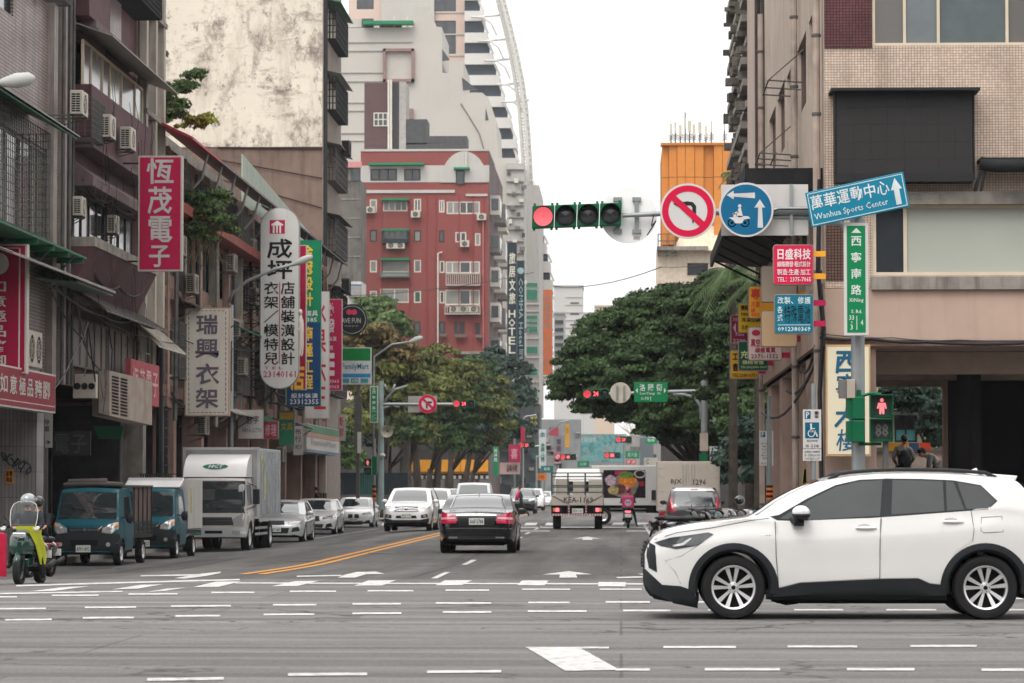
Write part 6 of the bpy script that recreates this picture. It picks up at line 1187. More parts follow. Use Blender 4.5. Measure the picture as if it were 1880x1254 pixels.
# roof structures behind it
RS=thing('dark_rooftop_tower','dark brown rooftop stair tower with a barred window and twin white pipes','building',(-22,300,0),world=True);f3=FY(302)
mb=MB();f3 .pbox(mb,669,152,724,300,-6,0);mb.build('wall',mat('brown_tower_render','#5b4747',.8,var=.08,streak=.25),RS);mb=MB();f3 .pbox(mb,719,152,733,300,-5,.05);mb.build('dark_pier',mat('charcoal_render','#3c3c3e',.8),RS);mb=MB();f3 .pbox(mb,733,150,745,300,-5,.1);mb.build('light_pier',mat('grey_pier','#9a9692',.7),RS)
window(RS,f3,pr(f3,686,207,712,232),3,2,FW,WG,t=.09,d=.06)
for x in(713.5,718):mb=MB();mb.tube([f3 .P(x,300,.25),f3 .P(x,146,.25)],.11,6);mb.build('white_pipe',FW,RS)
mb=MB();f3 .pbox(mb,745,219,784,265,-4,0);f3 .pbox(mb,737,250,857,262,-4,.02);f3 .pbox(mb,743,262,857,285,-4,0);mb.build('rooftop_shed',mat('charcoal_shed','#4a4a4c',.7,var=.15,streak=.3),RS)
# grey weathered wall left of it and low white shed
GWB=thing('grey_weathered_building','dark weathered concrete block left of the red block with a pink tin roof','building',(-24,278,0),world=True);f27=FY(276)
mb=MB();f27 .pbox(mb,560,332,662,680,-6,0);mb.build('wall',mat('weathered_dark_concrete','#6d6964',.9,var=.3,scale=.35,streak=.8,stain=.6),GWB)
for y in(365,400,435,470):mb=MB();f27 .pbox(mb,560,y,662,y+1.5,0,.06);mb.build('formwork_line',CONC,GWB)
window(GWB,f27,pr(f27,614,308,662,333),3,1,FD,[WG,WGB],d=.0);mb=MB();mb.prism([f27 .P(560,307,.5),f27 .P(664,307,.5),f27 .P(664,297,-.8),f27 .P(560,297,-.8)],(0,.2,0));mb.build('pink_tin_roof',mat('pink_tin','#935a56',.6,streak=.2),GWB)
WSH=thing('white_rooftop_shed','small white rooftop shed below the dark weathered wall','building',(-19,240,0),world=True);f24=FY(240);mb=MB();f24 .pbox(mb,600,517,664,640,-4,0);mb.build('wall',mat('white_sheet_wall','#b9b6b0',.6,streak=.3),WSH);mb=MB();f24 .pbox(mb,600,522,664,525,0,.05);mb.build('blue_stripe',mat('stripe_blue','#4a6a80',.6),WSH);mb=MB();f24 .pbox(mb,640,527,663,545,0,.4);mb.build('duct_box',mat('duct_grey','#8a8784',.6),WSH)
# large pale stepped building
WB2=thing('pale_stepped_building','large pale grey stepped building behind the red block','building',(-25,340,0),world=True);f33=FY(335);WHW=mat('pale_warm_render','#b5b1aa',.8,var=.04,scale=.2,streak=.22,staincol=(.35,.33,.31))
def ppoly(mb,fr,pts,d,t):mb.prism([fr.P(x,y,d)for x,y in pts][::-1],-fr.n*t)
mb=MB();ppoly(mb,f33,[(600,52),(758,50),(760,12),(787,12),(795,48),(811,50),(812,134),(824,134),(824,112),(851,113),(851,170),(885,170),(897,180),(911,222),(914,290),(948,290),(952,700),(600,700)],0,14);mb.build('wall',WHW,WB2)
mb=MB();f33 .pbox(mb,600,35,686,50,-12,-.5);mb.build('roof_parapet',WHW,WB2)
for y in(77,93,133,149,188,203,244,258):mb=MB();f33 .pbox(mb,600,y,758 if y<80 else 704,y+1.0,0,.12);mb.build('string_course',mat('course_grey','#9b9792',.8),WB2)
mb=MB();[f33 .pbox(mb,*r,0,.5)for r in((703,89,760,94),(703,145,760,150),(703,89,708,150),(755,89,760,150))];mb.build('brown_box_frame',mat('brown_frame','#8a6f6a',.7),WB2);mb=MB();f33 .pbox(mb,745,199,758,218,0,.5);mb.build('small_box_frame',mat('brown_frame','#8a6f6a',.7),WB2)
mb=MB();f33 .pbox(mb,666,38,758,44,0,1.2);mb.build('green_awning',mat('green_awning_sheet','#1f7a55',.5),WB2);mb=MB();f33 .pbox(mb,664,34,686,50,-.3,.0);f33 .pbox(mb,697,44,738,50,-.3,.02);mb.build('roof_window',WG,WB2)
for pts in([(812,90),(826,110),(812,112)],[(848,142),(876,164),(850,166)],[(892,198),(897,220),(891,221)]):mb=MB();ppoly(mb,f33,pts,.05,.2);mb.build('terrace_opening',WG,WB2)
mb=MB();mb.tube([f33 .P(846,190,.1),f33 .P(862,215,.1),f33 .P(880,245,.1),f33 .P(893,290,.1)],.06,5);mb.build('conduit',mat('conduit_grey','#77736f',.7),WB2)
for x in(724,748):mb=MB();mb.tube([f33 .P(x,50,0),f33 .P(x,30,0)],.06,5);mb.build('aerial',FW,WB2)
mb=MB();f33 .pbox(mb,930,300,962,650,-8,.6);mb.build('street_wing',mat('wing_grey','#a8a5a0',.8,streak=.2),WB2)
# pink and glass tower with curved white truss
TW=thing('glass_and_pink_tower','tall pink and white tower with terraced balconies behind a curved truss','building',(-20,480,0),world=True);f48=FY(470);PK=mat('pale_pink_cladding','#c9b3a6',.7,var=.04);f47=FY(468)
wins=[(655,-10,686,17)]+[(797,y0,837,y1)for y0,y1 in((-30,21),(38,99))]
hh=[pr(f48,*w_)for w_ in wins];mb=MB();holes_wall(mb,f48,f48 .px(640,0)[0],f48 .px(853,0)[0],0,f48 .px(640,-40)[1],hh,-.5,0);mb.box(f48 .px(640,0)[0],f48 .px(853,0)[0],470.5,490,0,f48 .px(640,-40)[1]);mb.build('wall',PK,TW)
mb=MB();f48 .pbox(mb,700,-40,797,60,0,1.0);mb.build('white_bay',WHW,TW)
for h in hh:window(TW,f48,h,2,1,FD,WG,t=.1,d=-.1)
for y in(22,62,101):mb=MB();f48 .pbox(mb,797,y,853,y+2,0,.15);mb.build('string_course',WHW,TW)
FLO=[(-40,-20,872),(0,20,881),(38,60,889),(78,98,899),(118,138,911),(156,177,920),(196,216,932),(235,256,942),(272,296,946)]
for i,(ya,yb,xr)in enumerate(FLO):
 mb=MB();f47 .pbox(mb,853,ya,xr,yb,-8,0);g=mb.build('window_band',mat('tower_glass','#3c4650',.12,var=.25,scale=.5),TW)
 for x in frange(857,xr-2,9):mb=MB();f47 .pbox(mb,x,ya,x+.8,yb,0,.1);mb.build('mullion',FD,g)
 mb=MB();f47 .pbox(mb,853,yb,xr+6,yb+(FLO[i+1][0]-yb if i<8 else 16),-9,.8);mb.build('balcony_slab',mat('tower_white','#c9c7c2',.6,var=.03),TW)
 mb=MB();mb.prism([f47 .P(xr-5,ya,.5),f47 .P(xr,ya,.5),f47 .P(xr+9,yb,.5),f47 .P(xr+4,yb,.5)],(0,.8,0));mb.build('sloping_fin',mat('tower_white','#c9c7c2',.6),TW)
TR=thing('curved_truss','white curved lattice truss rising beside the tower','truss',f47 .P(975,380),world=True);WT=mat('white_steel','#c2c0ba',.5)
ar=[(915,-40),(925,0),(938,50),(950,100),(960,150),(967,200),(971,250),(974,300),(976,360)];a2=[(902,-40),(913,0),(926,50),(937,100),(946,150),(953,200),(957,250),(960,300),(962,360)]
for a,d in((ar,2.5),(a2,2.5),([(x-5,y)for x,y in ar],5)):mb=MB();mb.tube([f47 .P(x,y,d)for x,y in a],.32,6);mb.build('chord',WT,TR,smooth=True)
for i in range(34):
 t=i/4.25;k=min(7,int(t));s_=t-k;p_=Vector(ar[k]).lerp(Vector(ar[k+1]),s_);q_=Vector(a2[k]).lerp(Vector(a2[k+1]),s_);q2=Vector(a2[min(8,k+1)]);mb=MB();mb.tube([f47 .P(p_.x,p_.y,2.5),f47 .P(q_.x,q_.y+3,2.5)],.12,4);mb.tube([f47 .P(p_.x,p_.y,2.5),f47 .P(q_.x,q_.y+13,2.5)],.12,4);mb.tube([f47 .P(p_.x-5,p_.y,5),f47 .P(p_.x,p_.y,2.5)],.14,4);mb.build('rung',WT,TR)
for(x,y)in((880,31),(893,75),(905,111),(925,155),(935,187)):mb=MB();mb.tube([f47 .P(x-15,y,1.2),f47 .P(x+8,y+1,2),f47 .P(x+22,y+12,2.5),f47 .P(x+32,y+34,2.5)],.16,5);mb.build('curved_brace',WT,TR);mb=MB();mb.tube([f47 .P(x,y,1.2),f47 .P(x+36,y-3,2.5)],.2,5);mb.build('brace',WT,TR)
# street-line buildings beyond: striped, balconies, orange sign, distant hazy blocks
fS=FY(360);SB=thing('green_striped_building','narrow grey building with green window stripes beside the hotel signs','building',(-13,365,0),world=True);mb=MB();fS.pbox(mb,958,340,990,760,-20,0);mb.build('wall',mat('stripe_grey_wall','#a5a29e',.7,var=.05,streak=.2),SB)
for y0,y1 in((518,528),(530,552),(578,587),(589,596),(598,612),(635,650),(676,690),(715,730)):mb=MB();fS.pbox(mb,963,y0,988,y1,0,.1);w_=mb.build('window',FW,SB);mb=MB();fS.pbox(mb,964,y0+1,987,y1-1,.1,.13);mb.build('pane',mat('green_glass','#3f7d68',.3,var=.15),w_)
for y in(557,570,620,655,700):mb=MB();fS.pbox(mb,960,y,990,y+2,0,.2);mb.build('string_course',FW,SB)
BB=thing('terraced_white_building','white building with stacked angled balconies beyond the green stripes','building',(-12,385,0),world=True);fT=FY(380);mb=MB();fT.pbox(mb,950,372,984,900,-20,0);mb.build('wall',WHW,BB)
for k in range(26):
 x,y=931+(k*13)%30,315+k*12.5;mb=MB();f33 .pbox(mb,x,y,x+6+(k%3)*2,y+6+(k%2)*2,.6,.8+.3*(k%3));mb.build(('window','balcony_box','shutter')[k%3],(WG,FW,WGB)[k%3],WB2)
for y in range(310,640,22):mb=MB();f33 .pbox(mb,929,y,963,y+1.2,.6,.9);mb.build('ledge',mat('course_grey','#9b9792',.8),WB2)
for k in range(14):
 y=385+k*22;mb=MB();fT.pbox(mb,953,y,960,y+9,0,.2);mb.build('window',WG,BB)
for i,y in enumerate(range(330,700,34)):xr=982+min(32,i*7);mb=MB();fT.pbox(mb,975,y+14,xr,y+34,-6,1.0);mb.build('balcony_slab',mat('tower_white','#c9c7c2',.6),BB);mb=MB();fT.pbox(mb,977,y,xr-4,y+14,-6,.4);mb.build('window_band',mat('tower_glass','#3c4650',.12),BB);mb=MB();mb.prism([fT.P(xr-6,y,.5),fT.P(xr-2,y,.5),fT.P(xr+5,y+16,.5),fT.P(xr+1,y+16,.5)],(0,.6,0));mb.build('sloping_fin',mat('tower_white','#c9c7c2',.6),BB)
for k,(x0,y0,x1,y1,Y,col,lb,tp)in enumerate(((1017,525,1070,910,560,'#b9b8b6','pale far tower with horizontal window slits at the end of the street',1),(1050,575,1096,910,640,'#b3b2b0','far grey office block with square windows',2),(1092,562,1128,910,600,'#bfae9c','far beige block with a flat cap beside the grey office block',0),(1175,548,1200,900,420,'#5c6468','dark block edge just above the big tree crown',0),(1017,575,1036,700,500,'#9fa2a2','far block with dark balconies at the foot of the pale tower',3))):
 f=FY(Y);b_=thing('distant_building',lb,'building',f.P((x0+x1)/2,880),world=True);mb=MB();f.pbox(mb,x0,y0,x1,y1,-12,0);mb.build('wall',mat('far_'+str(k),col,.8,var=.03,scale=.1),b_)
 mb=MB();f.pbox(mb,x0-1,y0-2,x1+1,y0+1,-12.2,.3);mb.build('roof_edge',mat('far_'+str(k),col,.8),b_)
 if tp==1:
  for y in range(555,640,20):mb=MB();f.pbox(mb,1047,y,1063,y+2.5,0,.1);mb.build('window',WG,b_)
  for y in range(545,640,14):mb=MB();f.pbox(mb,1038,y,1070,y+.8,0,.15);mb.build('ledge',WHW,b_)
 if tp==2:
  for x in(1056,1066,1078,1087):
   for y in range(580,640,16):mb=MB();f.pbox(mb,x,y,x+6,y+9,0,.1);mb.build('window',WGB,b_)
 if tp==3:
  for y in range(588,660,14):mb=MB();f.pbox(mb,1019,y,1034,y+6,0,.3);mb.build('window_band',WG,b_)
  # dark street wall of shops on the left beyond the junction, behind the trees, and right side
LB=thing('left_street_shops','row of shops with yellow fascia behind the left street trees','building',(-17,230,0),world=True);f6=FL(-20)
mb=MB();mb.box(-30,-20,186,286,0,8);mb.build('wall',mat('dark_grey_shop_wall','#4e4a48',.8,var=.2,streak=.4),LB)  # dark grey wall with random streaks
fq=FY(288);mb=MB();mb.box(-26,-12.1,288.05,289.5,-.3,6.5);mb.build('end_wall',mat('end_wall_grey','#3e3c3c',.8,var=.2),LB)
for i,(a,b)in enumerate(((746,768),(770,800),(802,845),(846,896))):mb=MB();fq.pbox(mb,a,844,b,869,.02,.25);o=mb.build('fascia_panel',mat('yellow_fascia','#d8952e',.5,var=.06),LB);mb=MB();fq.pbox(mb,a,866,b,868,.25,.27);mb.build('stripe',mat('brown_stripe','#5a3418',.6),o)
for i,x in enumerate(frange(752,892,10)):mb=MB();fq.pbox(mb,x,873,x+5,879,.02,.1);mb.build('shop_sign',WHW,LB)
for i,x in enumerate(frange(740,880,28)):mb=MB();fq.pbox(mb,x,880,x+20,905,.02,.06);mb.build('window',WGB,LB)
# ================================================================ near side of the junction: unseen blocks added around the camera to darken reflections
for k,(x0,x1,y0,y1,h,col,lb)in enumerate(((-46,-15,-34,14,19,'#7d746c','unseen grey-brown apartment block on the near left corner of the junction'),(12,46,-34,15,21,'#8a7f74','unseen beige apartment block on the near right corner of the junction'),(-46,-15.5,-90,-36,22,'#6c6866','unseen grey block farther back on the left of the near street'),(12.5,46,-90,-36,17,'#7a6a62','unseen brown block farther back on the right of the near street'),(-30,30,-150,-125,24,'#6f7376','unseen office block closing the street behind the viewpoint'))):
 b=thing('unseen_street_block',lb,'building',((x0+x1)/2,(y0+y1)/2,0),world=True);mb=MB();mb.box(x0,x1,y0,y1,-.5,h);mb.build('wall',mat('near_block_%d'%k,col,.8,var=.15,streak=.5),b)
 for fr,a0,a1 in((Fr((x1,0,0),(0,1,0)),y0,y1)if x1<0 else(Fr((x0,0,0),(0,-1,0)),-y1,-y0),(Fr((0,y1,0),(-1,0,0)),-x1,-x0)):
  for fl_ in range(int(h/3.3)):
   mb=MB();fr.box(mb,a0+.5,a1-.5,fl_*3.3+1.2,fl_*3.3+2.7,.0,.03);w_=mb.build('window_band',WG,b);mb=MB();[fr.box(mb,a0+.5+i*2.4,a0+.62+i*2.4,fl_*3.3+1.2,fl_*3.3+2.7,.03,.08)for i in range(int((a1-a0-1)/2.4))];mb.build('mullions',FW,w_)['kind']='stuff'
   # ================================================================ signs, signals and street lamps
def px_sign(name,label,x0,y0,x1,y1,Y,face,frame='#b9b4ac',th=.22,bt=2.0,cat='sign',group=None,rnd=0,bracket=None,k=1.0):
 f=FY(Y);root=thing(name,label,cat,f.P((x0+x1)/2,y1),world=True,group=group)
 mb=MB();a=f.px(x0,y0);b=f.px(x1,y1)
 def rrect(u0,u1,v0,v1,r,d):
  P_=[]
  for cx,cy,s0 in((u1-r,v1-r,0),(u0+r,v1-r,90),(u0+r,v0+r,180),(u1-r,v0+r,270)):
   for i in range(7):q=R(s0+15*i);P_.append(f.p(cx+r*math.cos(q),cy+r*math.sin(q),d))
  return P_
 if rnd:mb.prism(rrect(a[0],b[0],b[1],a[1],rnd,0),(0,th,0))
 else:f.box(mb,a[0],b[0],b[1],a[1],-th,0)
 bo=mb.build('box',mat('sign_frame_'+frame.strip('#'),frame,.5,var=.08,streak=.2),root,bevel=.006)
 g=bt*Y/FPX;mb=MB()
 if rnd:mb.poly(rrect(a[0]+g,b[0]-g,b[1]+g,a[1]-g,max(.01,rnd-g),.004))
 else:f.box(mb,a[0]+g,b[0]-g,b[1]+g,a[1]-g,.001,.006)
 mb.build('face',mat('sign_face_'+face.strip('#'),face,.45,var=.07,scale=1.0,streak=.22,k=k),bo)
 if bracket:
  for(xa,ya,xb,yb)in bracket:mb=MB();mb.tube([f.P(xa,ya,-th/2),f.P(xb,yb,-th/2)],.025,5);mb.build('bracket',BIRON,root)
 return root,f,bo
def letters(par,col,fn,name='lettering',rough=.5,**kw):
 mb=MB();fn(mb);return mb.build(name,mat('lettering_'+col.strip('#'),col,rough,**kw),par)
def ringd(mb,c,r0,r1,d,n=56):
 A=[c+Vector((math.cos(2*math.pi*i/n)*r0,-d,math.sin(2*math.pi*i/n)*r0))for i in range(n+1)];B_=[c+Vector((math.cos(2*math.pi*i/n)*r1,-d,math.sin(2*math.pi*i/n)*r1))for i in range(n+1)];mb.grid([B_,A])
 # --- left side hanging signs
root,f,bo=px_sign('hanging_sign','red sign with a white medallion cropped at the left edge',-70,448,48,686,70,'#b01848','#c9c4bc',.3,3.5)
letters(bo,'#ddd8d0',lambda m:(pcol(m,'如意極品豬腳',f,-26,512,12,676,.012,.012,.2),m.disc(f.P(-4,484,.012),f.n,.25,28),f.pbox(m,35,456,36,678,.006,.009),f.pbox(m,-60,455,36,456,.006,.009),f.pbox(m,-60,678,36,679,.006,.009)))
for i in range(34):mb=MB();p_=f.P(47,452+i*6.9,-.1);mb.ell(p_,(.03,.03,.025),6,4);mb.build('bulb',FW,bo)
fb_=FL(-13.35);v0=fb_.px(50,752)[1];v1=fb_.px(50,678)[1];root=thing('shop_board','long red shop board with white writing above the tiled pillar','sign',(-13.35,74,v0),world=True)
u1=fb_.px(102,700)[0];mb=MB();fb_.box(mb,66,u1,v0,v1,-.3,0);bo=mb.build('box',mat('sign_frame_c9c4bc','#c9c4bc',.5),root);mb=MB();fb_.box(mb,66,u1-.06,v0+.04,v1-.04,.001,.008);mb.build('face',mat('dull_red_board','#8a2438',.5,streak=.2),bo)
def _t(m):
 for c,xa,xb in zip('如意極品豬腳',(-1,17,34,49,63,78),(13,30,46,60,76,91)):text(m,c,fb_,fb_.px(xa,700)[0],v0+.3,fb_.px(xb,700)[0],v1-.2,.012,.02)
 fb_.box(m,66,u1-.15,v0+.14,v0+.16,.008,.012)
letters(bo,'#c9c4bc',_t)
ac_unit(fb_,fb_.px(52,665)[0],v1+.05,1.7,.85,.3,'white twin-fan condenser standing on top of the long red shop board',2,out=-.3)
root,f,bo=px_sign('hanging_sign','crimson vertical sign with four silver characters by the pale clad building',254,286,334,498,84,'#ad0f45','#b5b0a8',.25,3.2,bracket=[(205,300,256,300),(205,480,256,480)])
letters(bo,'#b9b6b4',lambda m:[ptext(m,c,f,xa,ya,xb,yb,.012,.022)for c,xa,ya,xb,yb in(('恆',270,291,318,337),('茂',272,343,315,392),('電',272,396,316,444),('子',274,449,311,490))])
fw_=FL(-13.2);root=thing('shop_board','faded red board with pale writing over the dark shop, seen at a slant','sign',(-13.2,90,4.5),world=True);uu=(fw_.px(240,700)[0],fw_.px(292,700)[0]);vv=(fw_.px(262,742)[1],fw_.px(262,664)[1])
mb=MB();fw_.box(mb,*uu,*vv,-.15,0);bo=mb.build('box',mat('sign_frame_b0504a','#a04a52',.6,streak=.3),root);letters(bo,'#c99a98',lambda m:[text(m,c,fw_,uu[0]+.25+i*1.02*(uu[1]-uu[0])/4.4,vv[0]+.25,uu[0]+.25+(i*1.02+.85)*(uu[1]-uu[0])/4.4,vv[1]-.2,.01,.02)for i,c in enumerate('恆茂電子')])
root,f,bo=px_sign('hanging_sign','cream vertical sign with grey brush characters and an ornate border',340,565,421,764,97.5,'#c5beb4','#a88a72',.25,2,bracket=[(310,580,342,580),(310,750,342,750)])
letters(bo,'#5c5560',lambda m:[ptext(m,c,f,xa,ya,xb,yb,.012,.028)for c,xa,ya,xb,yb in(('瑞',361,578,399,613),('興',359,622,401,657),('衣',360,668,402,705),('架',360,713,400,749))])
def _b(m):
 for(xa,ya,xb,yb)in((346,570,415,571.2),(346,757,415,758.2)):
  for i in range(9):x=xa+(xb-xa)*i/9;f.pbox(m,x,ya,x+4.5,yb,.006,.01)
 for x in(346,413.8):
  for i in range(20):y=572+i*9.3;f.pbox(m,x,y,x+1.2,y+6,.006,.01)
letters(bo,'#3a3434',_b,'border')
root,f,bo=px_sign('hanging_sign','tall white sign with rounded ends, pink emblem and black characters',478,381,549,714,114,'#c4c3bf','#8a8884',.28,1.5,rnd=.69,bracket=[(432,y,480,y+14)for y in(490,540,600,650,700)]+[(432,y+30,480,y)for y in(500,560,620,680)])
letters(bo,'#141417',lambda m:(ptext(m,'成',f,491,439,536,474,.012,.025),ptext(m,'坪',f,491,478,536,512,.012,.025),pcol(m,'店舖裝潢設計',f,516,516,541,671,.012,.018,.12),pcol(m,'衣架／模特兒',f,485,516,511,671,.012,.018,.12)))
letters(bo,'#a81f4a',lambda m:(ptext(m,'23140161',f,484,681,543,693,.012,.012),ptext(m,'T E L',f,485,673,519,678,.012,.01),f.pbox(m,512.6,518,513.6,668,.006,.009),f.pbox(m,495,404,523,429,.006,.009)))
letters(bo,'#d8d4d0',lambda m:(m.poly([f.P(x,y,.014)for x,y in((498,412),(509,405),(520,412),(520,414),(498,414))]),[f.pbox(m,x,414,x+3,428,.011,.015)for x in(501,507,513)]and None),'emblem')
lat=thing('sign_lattice','black steel lattice carrying the tall rounded white sign','frame',f.P(440,700),world=True)
for k,y in enumerate(range(490,720,26)):
 mb=MB();mb.tube([f.P(431,y,-.3),f.P(478,y,-.3)],.022,5);mb.tube([f.P(431,y,-.3),f.P(478,y+26,-.3)],.014,4);mb.tube([f.P(431,y+26,-.3),f.P(478,y,-.3)],.014,4);mb.build('cross_brace',BIRON,lat)
mb=MB();mb.tube([f.P(498,712,-.2),f.P(498,745,-.2)],.03,5);mb.tube([f.P(480,742,-.2),f.P(520,700,-.2)],.03,5);mb.tube([f.P(520,742,-.2),f.P(500,712,-.2)],.03,5);mb.build('lower_brace',BIRON,lat)
root,f,bo=px_sign('hanging_sign','narrow crimson sign strip directly behind the tall rounded white one',541,450,562,716,116,'#a3123f','#b9b4ac',.2,1.2)
letters(bo,'#e0b040',lambda m:(ptext(m,'店',f,535,668,558,716,.01,.03),))
root,f,bo=px_sign('hanging_sign','green over blue vertical sign with yellow characters and a phone number',527,441,589,746,119,'#12406a','#2f7a60',.22,1.2)
mb=MB();f.pbox(mb,528.5,443,587.5,592,.007,.012);mb.build('upper_panel',mat('sign_green','#0f7a52',.4,var=.05),bo)
letters(bo,'#e0b848',lambda m:pcol(m,'金冠設計',f,556,448,574,564,.014,.03,.15));letters(bo,'#e0b848',lambda m:(pcol(m,'南極工程',f,558,598,574,716,.008,.03,.12),))
letters(bo,'#d0d0d0',lambda m:(prow(m,'道具',f,561,570,584,580,.014,.02),ptext(m,'385',f,563,583,582,591,.014,.01),prow(m,'設計裝潢',f,534,722,584,731,.014,.01),ptext(m,'23312355',f,532,733,585,742,.014,.01)))
root,f,bo=px_sign('hanging_sign','white vertical sign with red characters partly hidden by the blue one',560,535,604,769,124,'#c4bebb','#a8a29e',.2,1.2)
letters(bo,'#b01f3a',lambda m:pcol(m,'水果大王',f,577,548,598,756,.01,.02,.15))
root,f,bo=px_sign('hanging_sign','crimson sign with white characters and two phone numbers beside the round black one',590,549,628,717,133,'#a8174a','#b9a8a8',.2,1)
letters(bo,'#d0c4c8',lambda m:(pcol(m,'傳發',f,603,555,614,612,.01,.02),prow(m,'裝潢',f,602,618,618,626,.01,.01),prow(m,'徵',f,604,634,612,643,.01,.01),[f.pbox(m,603,y,614,y+10,.006,.01)for y in(648,664,680)]and None,ptext(m,'-3363',f,602,697,622,703,.01,.01),ptext(m,'-0363',f,602,707,622,713,.01,.01)))
f=FY(141);root=thing('round_sign','round black sign reading HAVE FUN','sign',f.P(646,616),world=True);mb=MB();c_=f.P(646,587);r_=29*141/FPX
mb.lathe([(.001,.2),(r_*.97,.2),(r_,.17),(r_,0),(r_*.98,-.01),(.001,-.012)],c_,(0,1,0),40);bo=mb.build('disc',mat('sign_black','#1b1c20',.4),root)
letters(bo,'#a8a8a8',lambda m:(ptext(m,'HAVE FUN',f,622,584,662,593,.02,.02),ptext(m,'meat your',f,633,597,658,601,.02,.0),m.lathe([(r_*.86,-.02),(r_*.89,-.02)],c_,(0,1,0),40)));letters(bo,'#c03a5a',lambda m:(m.disc(f.P(641,573,.02),f.n,.13,14),m.disc(f.P(650,573,.02),f.n,.13,14)),'emblem')
# convenience store lightbox on its pole
root,f,bo=px_sign('store_sign','green white and blue FamilyMart lightbox on a grey post',624,638,681,706,146,'#c9ced0','#b8bcbc',.35,1)
mb=MB();f.pbox(mb,625,639.5,680,662,.007,.014);mb.build('green_band',mat('store_green','#0f7f3c',.35),bo);mb=MB();f.pbox(mb,625,686,680,693,.007,.014);mb.build('blue_band',mat('store_blue','#2a86b4',.35),bo);mb=MB();[f.pbox(mb,x,695,x+14,703,.007,.012)for x in(627,644,662)];mb.build('icon_boxes',mat('store_teal','#3f8f98',.35),bo)
letters(bo,'#1c6f86',lambda m:ptext(m,'FamilyMart',f,628,667,677,681,.014,.012));letters(bo,'#d8dcdc',lambda m:ptext(m,'ATM',f,646,696.5,656,701.5,.016,.02))
mb=MB();f.pbox(mb,654,706,660,915,-.3,-.1);f.pbox(mb,650,728,664,820,-.12,.02);mb.build('post',IRON,root);mb=MB();f.pbox(mb,656,793,663,832,.03,.06);q_=mb.build('parking_plate',FW,root)
# store front under the blank wall
SF=thing('corner_store','corner convenience store with green, white and blue fascia','building',(-13.7,152,0),world=True);fx=FL(-13.3);z0,z1=fx.px(600,834)[1],fx.px(600,785)[1];ua,ub=fx.px(563,800)[0],fx.px(622,800)[0]
mb=MB();fx.box(mb,ua,ub,z0,z1,-1.0,0);b_=mb.build('fascia',mat('store_white','#b9b5ae',.5,streak=.3),SF);h_=(z1-z0)
for nm,a,b,cc in(('green_band',.72,.98,'#2a7048'),('orange_band',.55,.70,'#a8745a'),('blue_band',.02,.1,'#3a6a88')):mb=MB();fx.box(mb,ua,ub,z0+a*h_,z0+b*h_,.002,.02);mb.build(nm,mat('fascia_'+cc.strip('#'),cc,.5,streak=.3),b_)
letters(b_,'#8a8e90',lambda m:text(m,'FamilyMart',fx,ua+2,z0+.2*h_,ua+14,z0+.5*h_,.02,.0))
mb=MB();f_=FY(144);[f_.pbox(mb,x,835,x+w_,905,-.4,0)for x,w_ in((563,18),(586,12))];mb.build('pillar',mat('white_tile_pillar','#a89a92',.5,streak=.3),SF);mb=MB();mb.box(-15.2,-14.4,150,157,-.3,3.6);mb.build('pink_pillar',mat('pink_pillar','#8a5a5c',.7),SF)
# low shop signs behind the box truck
for(x0,y0,x1,y1,Y,face,lb,fn,colr)in(
(437,752,483,806,112,'#b3aeaa','grey-white shop sign with dark writing above the box truck roof',lambda m,f:(prow(m,'訂字',f,452,763,476,778,.01,.02),ptext(m,'0800-5770',f,444,786,480,794,.01,.0)),'#4a4448'),
(483,773,511,806,116,'#9c3a48','dull red shop sign above the end of the box truck',lambda m,f:(prow(m,'修理',f,486,779,508,800,.01,.01),),'#c09aa0'),
(512,754,541,818,120,'#2f7a5c','green and orange shop sign with faded panels',lambda m,f:([f.pbox(m,514,757+k*0,539,770,.007,.012)for k in(0,)]and None,prow(m,'文具',f,515,776,538,790,.01,.01)),'#c99a4a'),
(538,782,556,836,124,'#b0aca8','small white vertical sign with black writing near the corner store',lambda m,f:(pcol(m,'布行',f,541,786,553,812,.01,.01),ptext(m,'3820',f,540,816,554,824,.01,.0)),'#33343a'),
(621,760,634,810,150,'#c9b8b4','slim white and red flag sign behind the corner store',lambda m,f:(pcol(m,'新鮮',f,623,764,631,804,.01,.01),),'#b03a3a')):
 root,f,bo=px_sign('shop_sign',lb,x0,y0,x1,y1,Y,face,'#8f8a86',.15,1);letters(bo,colr,lambda m:fn(m,f))
 # notice on the pillar, left
root,f,bo=px_sign('notice_sign','small white notice plate beside the tiled pillar',76,758,96,822,76.5,'#a9a8a4','#8a8a88',.03,.5);letters(bo,'#2a2a2c',lambda m:(pcol(m,'停車',f,81,768,91,794,.008,.01),ptext(m,'→',f,80,808,93,816,.008,.02)))
mb=MB();mb.tube([f.P(85,822,-.03),f.P(85,1010,-.03)],.045,6);mb.build('post',IRON,root)
for k,x in enumerate((66,73,79)):cable('pale utility conduit running down beside the tiled pillar, %s'%('nearest the pillar','the middle one','farthest from the pillar')[k],[onY(x,760,75.2),onY(x+2,850,75.2),onY(x+1,1005,75.2)],.04,IRON if k else BIRON)
